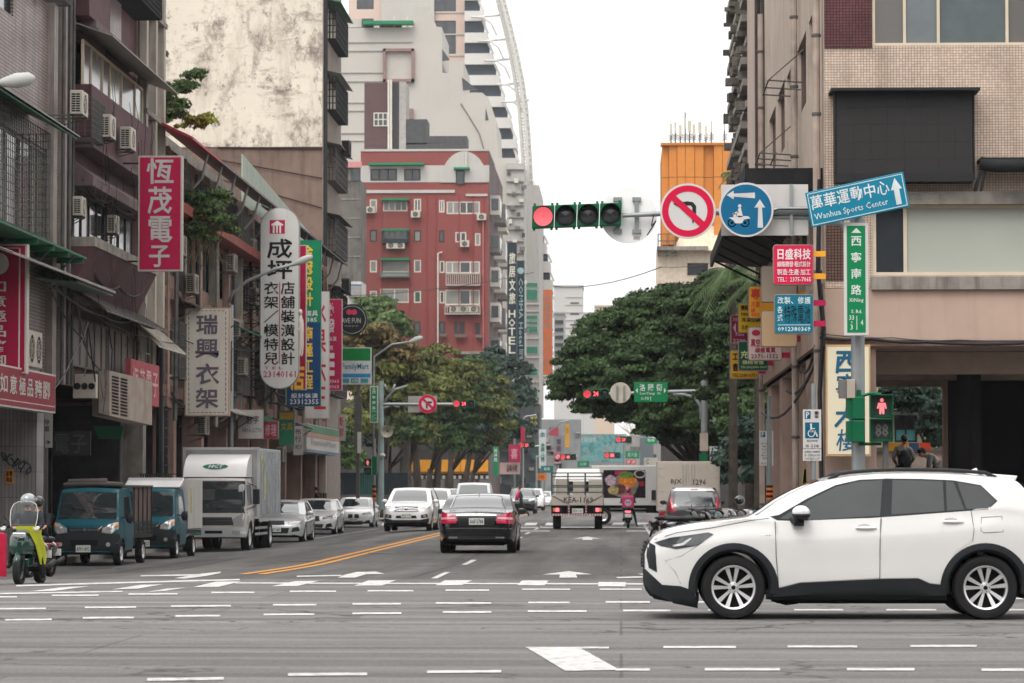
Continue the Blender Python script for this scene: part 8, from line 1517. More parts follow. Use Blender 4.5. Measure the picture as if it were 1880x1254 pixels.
T3=thing('traffic_light','traffic light with red countdown 24 before the left street trees','traffic light',f.P(850,750),world=True);signal_row(T3,f.P(838,741),f.P(865,741),3,6.2*150/FPX,0,(0,0,1),digits='24')
root,f,c,r,bo=disc_sign('no_right_turn_sign','smaller red and white no-right-turn sign before the left trees',785,741.5,17,149.8,WSN,None)
mb=MB();ringd(mb,c,r*.66,r*.98,.006,32);mb.build('red_ring',SR,bo);mb=MB();mb.poly([f.P(x,y,.01)for x,y in((782,750),(782,740),(785,737),(793,737),(793,740),(787,740),(785,742),(785,750))]);mb.build('turn_arrow',SBK,bo);mb=MB();mb.prism([f.P(x,y,.014)for x,y in((774,733),(777,730),(797,749),(794,752))],(0,-.002,0));mb.build('red_bar',SR,bo)
mb=MB();f.pbox(mb,749,727,802,757,-.25,-.2);mb.build('board',mat('board_grey_white','#9a9592',.5),None,label='plain grey board behind the small no-right-turn sign',cat='road sign')
street_name('small green street name sign on the left mast far down the street',679,709,694,776,149.5)
root,f=ped('small pedestrian signal with red man at the foot of the left mast',668,842,682,872,148)
f=FY(147.5);mb=MB();f.pbox(mb,683,838,692,872,-.2,0);mb.build('signal_cabinet',SG,None,label='green signal cabinet on the left mast far down the street',cat='cabinet')
# ================================================================ far end of the street: facades, signs, mural
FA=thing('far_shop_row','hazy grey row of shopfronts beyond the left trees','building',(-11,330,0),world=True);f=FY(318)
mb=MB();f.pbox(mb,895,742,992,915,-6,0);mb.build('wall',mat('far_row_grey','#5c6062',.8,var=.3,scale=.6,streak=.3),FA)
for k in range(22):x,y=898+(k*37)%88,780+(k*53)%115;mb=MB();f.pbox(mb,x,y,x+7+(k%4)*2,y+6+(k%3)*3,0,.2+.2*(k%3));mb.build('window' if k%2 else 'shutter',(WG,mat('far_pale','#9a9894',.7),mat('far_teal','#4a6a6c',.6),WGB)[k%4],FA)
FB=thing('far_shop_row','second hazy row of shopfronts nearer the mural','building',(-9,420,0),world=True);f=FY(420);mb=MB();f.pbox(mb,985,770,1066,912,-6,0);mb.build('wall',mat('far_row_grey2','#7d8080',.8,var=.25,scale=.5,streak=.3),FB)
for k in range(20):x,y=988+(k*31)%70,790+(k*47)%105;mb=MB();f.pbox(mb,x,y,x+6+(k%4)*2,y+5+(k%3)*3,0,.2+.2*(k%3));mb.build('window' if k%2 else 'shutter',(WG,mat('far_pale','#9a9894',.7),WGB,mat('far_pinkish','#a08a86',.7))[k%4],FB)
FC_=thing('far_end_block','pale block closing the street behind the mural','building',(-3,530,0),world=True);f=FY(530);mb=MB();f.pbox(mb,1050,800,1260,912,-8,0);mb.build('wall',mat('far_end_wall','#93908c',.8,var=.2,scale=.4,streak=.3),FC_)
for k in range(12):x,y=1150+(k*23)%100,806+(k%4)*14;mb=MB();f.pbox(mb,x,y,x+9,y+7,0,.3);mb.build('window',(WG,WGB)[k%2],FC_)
# mural billboard
f=FY(500);root=thing('mural_billboard','large teal landscape billboard at the end of the street','billboard',f.P(1105,852),world=True);mb=MB();f.pbox(mb,1061,797,1150,852,-.6,0);bo=mb.build('frame',mat('billboard_frame','#7a8284',.6),root)
def muralmat():
 m=mat('teal_mural_print','#4f8488',.5,var=.0);t=m.node_tree;b=t.nodes['Principled BSDF'];n=t.nodes.new('ShaderNodeTexNoise');n.inputs['Scale'].default_value=.9;n.inputs['Detail'].default_value=6;n.inputs['Distortion'].default_value=1.2
 g=t.nodes.new('ShaderNodeNewGeometry');t.links.new(g.outputs['Position'],n.inputs['Vector']);r=t.nodes.new('ShaderNodeValToRGB');t.links.new(n.outputs['Fac'],r.inputs[0]);e=r.color_ramp.elements;e[0].position=.3;e[0].color=(*C('#2f5e66'),1);e[1].position=.7;e[1].color=(*C('#a9bdbb'),1)
 for p_,c_ in((.45,'#4b8a8c'),(.55,'#6f9c9a'),(.63,'#7a6a66')):k=r.color_ramp.elements.new(p_);k.color=(*C(c_),1)
 t.links.new(r.outputs[0],b.inputs['Base Color']);return m
mb=MB();f.pbox(mb,1062,798,1149,848,.01,.04);mb.build('print',muralmat(),bo);letters(bo,'#a9c4c2',lambda m:ptext(m,'花蓮太魯閣',f,1066,803,1094,812,.06,.0))
FS=[
(931,445,949,672,262,'#26313a','tall black hanging sign reading HOTEL with four characters above',[('旅居文旅',935,462,946,560,1),('HOTEL',934,568,946,650,1)],'#c9c6b4'),
(949,478,963,690,264,'#2b3a42','second black hanging sign with sideways COMMA Hotel',[],'#9ab8b8'),
(997,532,1014,688,330,'#c9683c','orange vertical hotel sign hanging beyond the black ones',[('悅來酒店',1000,540,1010,604,1),('HOTEL',1003,616,1008,680,1)],'#8a8078'),
(905,820,915,874,210,'#1f7a52','slim green and white street sign under the dark tree',[('桂林路',907,823,913,848,1)],'#b8cdc0'),
(934,816,956,849,235,'#a02848','red square sign with a pale ornament beyond the dark tree',[('喜',938,822,950,844,1)],'#c88a98'),
(917,849,955,871,236,'#b89c98','pinkish sign with small dark marks below the red square one',[('品味小吃',930,853,950,866,0)],'#5c4446'),
(956,784,964,816,240,'#b02a48','narrow red banner sign above the far traffic light',[],'#fff'),
(970,758,991,786,300,'#3a4648','dark sign with yellow numbers 80 and 90',[('80',973,761,987,770,0),('90',973,773,987,783,0)],'#c9c04a'),
(989,788,1003,860,290,'#b4bcbc','white vertical sign with a green tree mark far down the street',[('本',991,792,1001,804,1),('森林',993,812,1000,850,1)],'#2f6a5a'),
(1037,778,1046,822,380,'#d8a440','yellow vertical sign far down the street',[('百',1039,784,1044,796,1)],'#b8702c'),
(1008,785,1026,800,370,'#b84a5c','red rounded sign panel far down the street',[],'#fff'),
(1018,800,1035,838,400,'#8f8c94','grey-violet sign board far down the street',[('電器',1022,805,1030,830,1)],'#6a4a58'),
(983,869,1003,882,260,'#d87830','small orange awning sign left of the tailgate truck',[('小吃',987,872,999,879,0)],'#8a3a14'),
(993,855,1016,868,280,'#2f6660','teal shop sign above the small orange one',[('咖啡',998,858,1010,864,0)],'#b0c8c4'),
(1148,828,1174,842,330,'#1f7a52','green highway direction board far down the street',[('萬大路',1152,831,1170,839,0)],'#8ab8a0'),
(1184,801,1207,815,220,'#178055','green street sign hanging above the food truck',[('桂林',1188,804,1202,811,0)],'#b8d4c4'),
(1060,846,1082,858,300,'#24725a','dark green board above the tailgate truck cab',[('左轉',1064,849,1077,855,0)],'#8ab8a0'),
(1182,840,1208,856,400,'#a8a49c','pale poster board right of the mural',[('C',1185,843,1192,852,0)],'#3a3c40')]
for x0,y0,x1,y1,Y,face,lb,tx,colr in FS:
 root,f,bo=px_sign('hanging_sign' if y1-y0>x1-x0 else 'board_sign',lb,x0,y0,x1,y1,Y,face,'#6f7274',.3,.4)
 if tx:letters(bo,colr,lambda m:[(pcol if v else prow)(m,s_,f,a,b,c,d,.03,.02,.15)for s_,a,b,c,d,v in tx])
 if y0==478:
  F3=Fr(f.P(952.5,486,.03),(0,0,-1),(1,0,0));F3 .n=Vector((0,-1,0));k_=264/FPX;letters(bo,colr,lambda m:(text(m,'COMMA Hotel',F3,25*k_,0,150*k_,7.5*k_,0,.02),m.disc(f.P(956,497,.03),f.n,6*k_,14)));letters(bo,'#a9b4b4',lambda m:pcol(m,'可曼',f,953,640,961,668,.03,.01),'characters')
  # round and circular far signs
for cx,cy,r_,Y,lb in((1024,838,6.5,250,'tiny no-turn sign on the far left arm'),(1154,848,5,320,'first of two tiny round no-entry signs right of the mural'),(1163,848,5,322,'second of two tiny round no-entry signs right of the mural')):
 root,f,c,r,bo=disc_sign('small_round_sign',lb,cx,cy,r_,Y,WSN,None);mb=MB();ringd(mb,c,r*.62,r*.98,.02,20);mb.build('red_ring',SR,bo);mb=MB();mb.tube([c+Vector((-r*.6,-.03,r*.6)),c+Vector((r*.6,-.03,-r*.6))],r*.1,4);mb.build('red_bar',SR,bo)
for x,y,Y,lb,dg in((957,817,238,'far traffic light with red countdown beside the dark tree','23'),(1135,807,215,'far traffic light with red countdown above the food truck','23'),(1033,839,250,'far traffic light beside the tiny no-turn sign','8'),(1114,836,330,'farthest traffic light in front of the mural','1')):
 f=FY(Y);T_=thing('traffic_light',lb,'traffic light',f.P(x,y+6),world=True);signal_row(T_,f.P(x,y),f.P(x+20,y),3,5.0*Y/FPX,0,(0,0,1),digits=dg)
for pts,Y,lb in(([(960,915),(960,820),(990,819)],239,'far mast carrying the countdown light beside the dark tree'),([(1146,915),(1146,800),(1215,806)],216,'white far mast above the food truck'),([(985,915),(985,838),(1060,838)],251,'far mast with a long arm left of the tailgate truck'),([(1000,915),(1000,800),(1030,775),(1045,772)],300,'curved far lamp post at the left of the street'),([(945,915),(945,790),(965,765),(985,762)],270,'curved far lamp post over the dark number sign')):
 f=FY(Y);M_=thing('far_mast',lb,'mast',(f.P(*pts[0]).x,Y,gz(-5,Y)),world=True);mb=MB();mb.tube([f.P(x,y)for x,y in pts],.1,6);mb.build('pole',LG,M_)
f=FY(205);gp_=thing('palm_ornament','pale bare branches above the mural','plant',f.P(1165,850),world=True);mb=MB()
for k in range(26):a=R(20+140*random.random());l_=.4+1.0*random.random();b=f.P(1155+14*random.random(),800);mb.tube([b,b+Vector((math.cos(a)*l_,.2*random.random(),math.sin(a)*l_))],.02,4)
q_=mb.build('twigs',mat('pale_twigs','#b0a8a0',.8),gp_);q_['kind']='stuff'
# green hoarding, yard and hedge at the left of the junction
f=FY(172);hd=thing('hoarding_fence','dark green corrugated hoarding behind the left signal mast','fence',f.P(650,905),world=True)
for i in range(34):x=606+i*4.2;mb=MB();f.pbox(mb,x,868,x+3.9,908,-.05,.03 if i%2 else.0);mb.build('sheet',mat('hoarding_teal','#2b524e',.6,var=.15)if 12<i<20 else mat('hoarding_dark','#232d33',.6,var=.2),hd)
# ================================================================ vegetation
def leafmat(name,col,tr=.25,isl=.45):
 m=mat(name,col,.6,var=.35,scale=.5,island=isl,spec=.15);return m
LF_D=leafmat('banyan_leaf',(.036,.066,.022),isl=.65);LF_O=leafmat('olive_leaf',(.085,.095,.024));LF_B=leafmat('blue_green_leaf',(.03,.055,.04));LF_G=leafmat('fresh_leaf',(.06,.10,.03));LF_Y=leafmat('yellow_leaf',(.17,.17,.03));LF_R=leafmat('russet_leaf',(.115,.085,.032));BARK=mat('bark',(.055,.045,.036),.9,var=.3,bump=.6,scale=4)
def leaves(name,blobs,m,size,parent,dens=60,clump=.5,kind='stuff',aspect=2.0,seed=1,thresh=None):
 """blobs: (centre, radii, share); leaves gathered in clumps spread over each blob's shell and volume"""
 g=np.random.default_rng(seed);P_,Nn,S=[],[],[]
 for c,r,n in blobs:
  c=np.array(c);r=np.array(r);d=g.normal(size=(n,3));d/=np.linalg.norm(d,axis=1)[:,None];d[:,2]=np.where(d[:,2]<-.55,-d[:,2],d[:,2])
  rad=np.where(g.random(n)<.72,1-.16*g.random(n)**1.5,.35+.55*g.random(n));cc=c+d*r*rad[:,None];cs=clump*(.6+.8*g.random(n))
  k=dens;o=g.normal(size=(n,k,3));o/=np.linalg.norm(o,axis=2)[:,:,None];o[:,:,2]=np.abs(o[:,:,2])*.9-.12
  pos=cc[:,None,:]+o*(cs[:,None,None])*(.65+.4*g.random((n,k,1)))*np.array([1,1,.62]);nn=o+.45*g.normal(size=(n,k,3))+d[:,None,:]*.25
  P_.append(pos.reshape(-1,3));Nn.append(nn.reshape(-1,3));S.append(np.full(n*k,size)*(.6+.8*g.random(n*k)))
 P_=np.concatenate(P_);Nn=np.concatenate(Nn);S=np.concatenate(S);Nn/=np.linalg.norm(Nn,axis=1)[:,None];n=len(P_)
 t=np.cross(Nn,g.normal(size=(n,3)));t/=np.linalg.norm(t,axis=1)[:,None];b=np.cross(Nn,t);S=S[:,None]
 V=np.empty((n,4,3));V[:,0]=P_-t*S*.5*aspect;V[:,1]=P_-b*S*.42;V[:,2]=P_+t*S*.5*aspect;V[:,3]=P_+b*S*.42
 V=V.reshape(-1,3);off=WO.get(parent)
 if off is not None:V-=np.array(off)
 me=bpy.data.meshes.new(name);me.vertices.add(n*4);me.vertices.foreach_set('co',V.ravel());me.loops.add(n*4);me.loops.foreach_set('vertex_index',np.arange(n*4,dtype=np.int32));me.polygons.add(n)
 me.polygons.foreach_set('loop_start',np.arange(0,n*4,4,dtype=np.int32));me.polygons.foreach_set('loop_total',np.full(n,4,dtype=np.int32));me.materials.append(m);me.update();me.validate()
 o=bpy.data.objects.new(name,me);COL.objects.link(o);o.parent=parent
 if off is not None:WO[o]=off
 if kind:o['kind']=kind
 return o
def pb(x,y,Y,rpx,n,sq=.8,ry=None):c=onY(x,y,Y);r=rpx*Y/FPX;return(tuple(c),(r,ry or r*.9,r*sq),n)
def tree(label,base,blobs,m,size,dens=60,clump=.5,lean=0,seed=1,group=None,tr=.22,extra=None,roots=0,trunk=True):
 bx,by=base;z0=gz(bx,by)+.1 if by<140 else 0-.1;root=thing('broadleaf_tree',label,'tree',(bx,by,z0),world=True,group=group)
 leaves('crown',blobs,m,size,root,dens,clump,seed=seed)
 if extra:
  for nm,bl,mm in extra:leaves(nm,bl,mm,size,root,dens,clump*.8,seed=seed+5)
 if trunk:
  cz=sum(b[0][2]for b in blobs)/len(blobs);low=min(b[0][2]for b in blobs);mb=MB();fork=Vector((bx+lean*.5,by,z0+(low-z0)*.62));mb.tube([(bx,by,z0-.2),(bx+.03,by,z0+.5),(bx+lean*.25,by,z0+(low-z0)*.35),fork],[tr*1.6,tr*1.1,tr,tr*.85],10);tk=mb.build('trunk',BARK,root,smooth=True)
  for b in blobs[:7]:c=Vector(b[0]);mb=MB();mb.tube([fork-Vector((0,0,.2)),fork.lerp(c,.4)+Vector((0,0,.25)),c],[tr*.6,tr*.4,tr*.12],6);mb.build('limb',BARK,tk,smooth=True)
 return root
 # big dark trees, right
tree('huge dark green banyan spreading over the right lane',(3.95,131),[pb(1060,716,131,45,55),pb(1085,668,131,60,85),pb(1135,630,132,72,120),pb(1195,600,133,74,120),pb(1250,580,133,66,100),pb(1130,715,130,68,100),pb(1200,690,129,85,140),pb(1255,655,130,90,150),pb(1240,745,128,62,90),pb(1180,755,130,50,60),pb(1100,752,131,38,40),pb(1265,800,125,40,50),pb(1290,775,124,45,60),pb(1240,765,124,50,60),pb(1205,785,126,32,30)],LF_D,.105,120,.5,-1.2,3,tr=.2)
tree('dark leafy tree behind the right signal mast',(4.6,112.5),[pb(1310,590,119,80,110),pb(1370,610,112,70,90),pb(1300,690,120,80,110),pb(1360,700,112,80,110),pb(1400,640,108,45,45),pb(1385,770,108,62,80),pb(1330,770,119,62,80),pb(1320,540,122,45,50)],LF_D,.1,115,.48,0,9,tr=.2)
tree('shaded low tree beside the parked hatchback',(4.9,104),[pb(1372,830,104,32,40),pb(1395,790,102,30,40),pb(1350,845,106,25,30),pb(1400,880,102,25,30)],LF_B,.13,60,.4,0,14,tr=.12)
tree('dark trees massed behind the right pavement',(9,150),[pb(1290,760,150,70,70),pb(1350,800,150,70,70),pb(1240,790,152,40,40),pb(1330,860,148,60,60),pb(1300,700,152,70,60)],LF_B,.2,50,.6,0,21)
def palm(label,x,y,Y,r,n=22,base=None):
 c=onY(x,y,Y);root=thing('palm_tree',label,'palm tree',(c.x,Y,0),world=True);mb=MB();mb.tube([(c.x,Y,0),c],[.16,.1],8);mb.build('trunk',BARK,root)
 for k in range(n):
  a=2*math.pi*k/n+.2*random.random();el=R(-15+75*random.random());L_=r*(.8+.4*random.random());mb=MB();pts=[]
  for i in range(9):t=i/8;pts.append(c+Vector((math.cos(a)*L_*t*math.cos(el*(1-t)),math.sin(a)*L_*t*math.cos(el*(1-t)),L_*(math.sin(el)*t-.75*t*t))))
  mb.tube(pts,.015,4)
  for i in range(1,9):
   for j in range(3):
    p_=pts[i-1].lerp(pts[i],j/3);d=(pts[i]-pts[i-1]).normalized();s_=d.cross(Vector((0,0,1))).normalized()
    for sg in(1,-1):q=p_+s_*sg*r*.2+Vector((0,0,-r*.16))+d*.1;mb.add([p_,p_+d*.035,q],[(0,1,2)])
  fo_=mb.build('frond',leafmat('palm_leaf',(.06,.095,.035)),root)
palm('palm with drooping fronds below the black awning',1345,505,100,1.35);palm('second palm nearer the corner building below the awning',1392,520,97,1.1,18);palm('small palm top above the round blue sign',1348,320,170,.8,16)
# left street trees
TL='street trees on the left beyond the junction'
tree('olive tree, nearest of the left street trees, over the store sign',(-13.9,186),[pb(655,640,188,38,50),pb(700,660,187,52,80),pb(672,700,187,48,70),pb(730,700,186,52,80),pb(700,745,186,48,60),pb(650,780,184,36,40),pb(625,650,189,28,25)],LF_O,.17,60,.6,0,31,TL,extra=[('russet_foliage',[pb(690,628,185,40,34),pb(650,620,185,30,22),pb(745,655,185,26,14)],LF_R)])
tree('fresh green tree crown in front of the red block, upper left',(-16,238),[pb(690,580,240,42,60),pb(722,605,238,36,45),pb(660,600,240,30,30)],LF_G,.2,50,.6,0,33,TL)
tree('round olive-green tree, second of the left street trees',(-13.6,200),[pb(770,690,202,56,80),pb(800,735,200,60,90),pb(745,750,200,50,60),pb(760,800,200,42,50),pb(805,672,203,42,45)],LF_O,.17,60,.6,.3,35,TL)
tree('dark green tree, third of the left street trees',(-13.4,218),[pb(840,710,218,52,80),pb(815,775,216,56,80),pb(866,690,222,40,50),pb(870,760,216,46,60),pb(840,812,216,36,40)],LF_D,.18,60,.6,.5,37,TL,extra=[('foliage_painted_lit',[pb(850,690,214,40,30),pb(905,760,214,24,16)],LF_O)])  # light on this crown put into patches of paler olive leaves
tree('yellow-green tree, fourth of the left street trees',(-13.2,240),[pb(895,720,238,42,60),pb(905,770,236,40,50),pb(890,810,238,32,30)],LF_O,.18,60,.6,.8,39,TL)
tree('bluish dark tree leaning over the far lane',(-12.8,262),[pb(930,690,262,42,60),pb(945,735,260,34,45),pb(925,790,258,42,50),pb(950,795,260,26,25),pb(905,660,265,26,25),pb(895,820,255,34,30)],LF_B,.2,60,.65,1.2,41,TL)
tree('shaded backing tree behind the left street trees',(-17,232),[pb(720,780,226,60,60),pb(780,790,228,60,60),pb(840,780,230,60,60),pb(660,800,224,50,50)],LF_B,.22,50,.7,0,43,TL)
for k,(x,Y,ln)in enumerate(((742,196,.2),(768,206,-.2),(800,228,.3),(826,250,.1),(850,268,.6))):
 X=PX(x,Y);mb=MB();mb.tube([(X,Y,-.3),(X+ln*.3,Y,2),(X+ln,Y,4.5)],[.34,.26,.2],8);t_=thing('broadleaf_tree','bare lower trunk under the left crowns, %s counted from the left'%('first','second','third','fourth','fifth')[k],'tree',(X,Y,-.3),world=True,group='trunks under the left crowns');mb.build('trunk',BARK,t_,smooth=True);leaves('crown',[((X+ln,Y,5.0),(1.6,1.2,1.0),14)],LF_D,.2,t_,40,.6,seed=50+k)
 # roadside shrubs and rooftop greenery
tree('light green shrubs behind the dark hoarding',(-15.5,171),[pb(628,840,172,28,30),pb(650,850,172,24,25),pb(620,800,174,24,20)],LF_G,.14,50,.4,0,61,trunk=False)
tree('small bushy tree growing off the old roof left of the blank wall',(-13.6,96.5),[pb(300,175,97,24,26),pb(318,205,97,26,28),pb(296,215,97,22,22),pb(340,165,97.4,16,12),pb(362,140,97.6,12,7),pb(292,105,97,10,8)],LF_G,.085,46,.28,0,63,tr=.06,trunk=False,extra=[('yellow_leaves',[pb(350,232,96.8,20,10),pb(378,225,96.8,14,8)],LF_Y)])
tree('tangled leafy creeper hanging below the rusty canopies',(-13.3,99),[pb(385,400,97,34,36),pb(365,435,97,26,26),pb(410,415,97.5,28,26),pb(395,370,97.5,22,20),pb(350,370,97,20,16)],LF_G,.085,46,.26,0,65,trunk=False)
mb=MB()
for k in range(40):a=Vector(onY(350+60*random.random(),380+60*random.random(),96.8));mb.tube([a,a+Vector((.5*random.random()-.25,.1,-.25-.4*random.random())),a+Vector((.8*random.random()-.4,0,-.6-.5*random.random()))],.012,3)
q_=mb.build('dangling_creeper',mat('dry_stems','#6a5f48',.9),None,kind='stuff');q_['label']='dry dangling stems under the leafy creeper';q_['category']='creeper'
tree('dark garden tree seen through the arcade opening',(8.6,86),[pb(1690,740,86,40,40),pb(1650,730,86,30,30),pb(1725,760,85,26,30),pb(1725,810,85,20,20),pb(1705,785,85,14,10)],LF_B,.1,50,.3,0,67,tr=.1)
# haze: thin even air around the whole scene
# ================================================================ people and two-wheelers
SKIN=mat('skin','#b98a72',.55,var=.04);HAIR=mat('black_hair',(.012,.01,.01),.5)
def figure(root,J,cols,h=1.7,name='body',head_tilt=0,helmet=None):
 """one continuous skinned body. J: joint dict in local metres; cols: dict of materials for torso, arm, leg, shoe"""
 names=['pelvis','chest','neck','head','ls','le','lh','rs','re','rh','lhip','lk','la','lt','rhip','rk','ra','rt']
 rad=dict(pelvis=.15,chest=.155,neck=.055,head=.05,ls=.068,le=.048,lh=.03,rs=.068,re=.048,rh=.03,lhip=.095,lk=.062,la=.042,lt=.035,rhip=.095,rk=.062,ra=.042,rt=.035)
 E_=[('pelvis','chest'),('chest','neck'),('neck','head'),('chest','ls'),('ls','le'),('le','lh'),('chest','rs'),('rs','re'),('re','rh'),('pelvis','lhip'),('lhip','lk'),('lk','la'),('la','lt'),('pelvis','rhip'),('rhip','rk'),('rk','ra'),('ra','rt')]
 me=bpy.data.meshes.new(name);me.from_pydata([J[n]for n in names],[(names.index(a),names.index(b))for a,b in E_],[]);o=bpy.data.objects.new(name,me);_ts.collection.objects.link(o)
 sk=o.modifiers.new('skin','SKIN');sk.use_smooth_shade=True;o.modifiers.new('sub','SUBSURF').levels=2;o.modifiers['sub'].render_levels=2
 for i,n in enumerate(names):v=me.skin_vertices[0].data[i];s_=rad[n]*h/1.7;v.radius=(s_,s_*(.72 if n in('chest','pelvis')else 1));v.use_root=(n=='pelvis')
 m2=evalmesh(o);bpy.data.objects.remove(o)
 seg=[(Vector(J[a]),Vector(J[b]),('torso' if b in('chest','neck','ls','rs')else 'skin' if b=='head' else 'arm' if b in('le','re','lh','rh')else 'leg' if b in('lhip','lk','la','rhip','rk','ra')else 'shoe'))for a,b in E_]
 keys=['torso','arm','leg','shoe','skin'];[m2 .materials.append(cols.get(k,SKIN))for k in keys];hands=[Vector(J['lh']),Vector(J['rh'])]
 for p in m2 .polygons:
  c=p.center;best=min(seg,key=lambda s_:(c-(s_[0]+(s_[1]-s_[0])*max(0,min(1,(c-s_[0]).dot(s_[1]-s_[0])/max(1e-6,(s_[1]-s_[0]).length_squared))))).length)[2]
  if any((c-hh).length<.06 for hh in hands):best='skin' if 'glove' not in cols else 'torso'
  p.material_index=keys.index(best)
 b=bpy.data.objects.new(name,m2);COL.objects.link(b);b.parent=root
 hc=Vector(J['head'])+Vector((0,0,.07));dr=Vector(J.get('face',(0,-1,0))).normalized();sd=dr.cross(Vector((0,0,1))).normalized()
 mb=MB();mb.ell(hc,(.078,.088,.112),16,12);hd=mb.build('head',cols.get('face',SKIN),root,smooth=True)
 mb=MB();mb.ell(hc+dr*.085+Vector((0,0,-.01)),(.014,.018,.02),8,6);[mb.ell(hc+sd*s_*.078+Vector((0,0,-.005)),(.012,.014,.026),8,6)for s_ in(1,-1)];mb.build('nose_and_ears',SKIN,hd,smooth=True)
 mb=MB();[mb.ell(hc+dr*.076+sd*s_*.03+Vector((0,0,.015)),(.012,.01,.007),8,5)for s_ in(1,-1)];mb.ell(hc+dr*.078+Vector((0,0,-.05)),(.022,.012,.006),8,5);mb.build('eyes_and_mouth',mat('features_dark',(.03,.015,.012),.5),hd)
 if helmet:mb=MB();mb.ell(hc+Vector((0,0,.035))-dr*.012,(.125,.135,.125),18,12);q=mb.build('helmet',helmet,root,smooth=True)
 else:mb=MB();mb.ell(hc+Vector((0,0,.028))-dr*.022,(.088,.094,.105),16,10);mb.build('hair',HAIR,root,smooth=True)
 for hand,el in(('lh','le'),('rh','re')):
  w_=Vector(J[hand]);d=(w_-Vector(J[el])).normalized();s_=d.cross(Vector((0,.3,1))).normalized();mb=MB();up=s_.cross(d)
  mb.tube([w_-d*.02,w_+d*.03,w_+d*.075],[.026,.036,.03],8)
  for i,L_ in enumerate((.062,.07,.066,.052)):p0=w_+d*.07+s_*(-.027+.018*i);mb.tube([p0,p0+d*L_*.5-up*.008,p0+d*L_*.75-up*.035],[.0095,.009,.007],6)
  p0=w_+d*.02+s_*.03;mb.tube([p0,p0+s_*.03+d*.02,p0+s_*.035+d*.05-up*.015],[.011,.010,.008],6);mb.build('hand',cols.get('glove',SKIN),root,smooth=True)
 return b
def cl(n,c,**k):return mat(n,c,.8,var=.12,**k)
RIDE=dict(pelvis=(0,.0,.80),chest=(0,-.10,1.14),neck=(0,-.14,1.33),head=(0,-.17,1.41),ls=(.19,-.11,1.27),le=(.27,-.32,1.05),lh=(.27,-.56,1.02),rs=(-.19,-.11,1.27),re=(-.27,-.32,1.05),rh=(-.27,-.56,1.02),
lhip=(.1,-.04,.76),lk=(.15,-.44,.74),la=(.15,-.40,.34),lt=(.15,-.54,.29),rhip=(-.1,-.04,.76),rk=(-.15,-.44,.74),ra=(-.15,-.40,.34),rt=(-.15,-.54,.29),face=(0,-1,-.1))
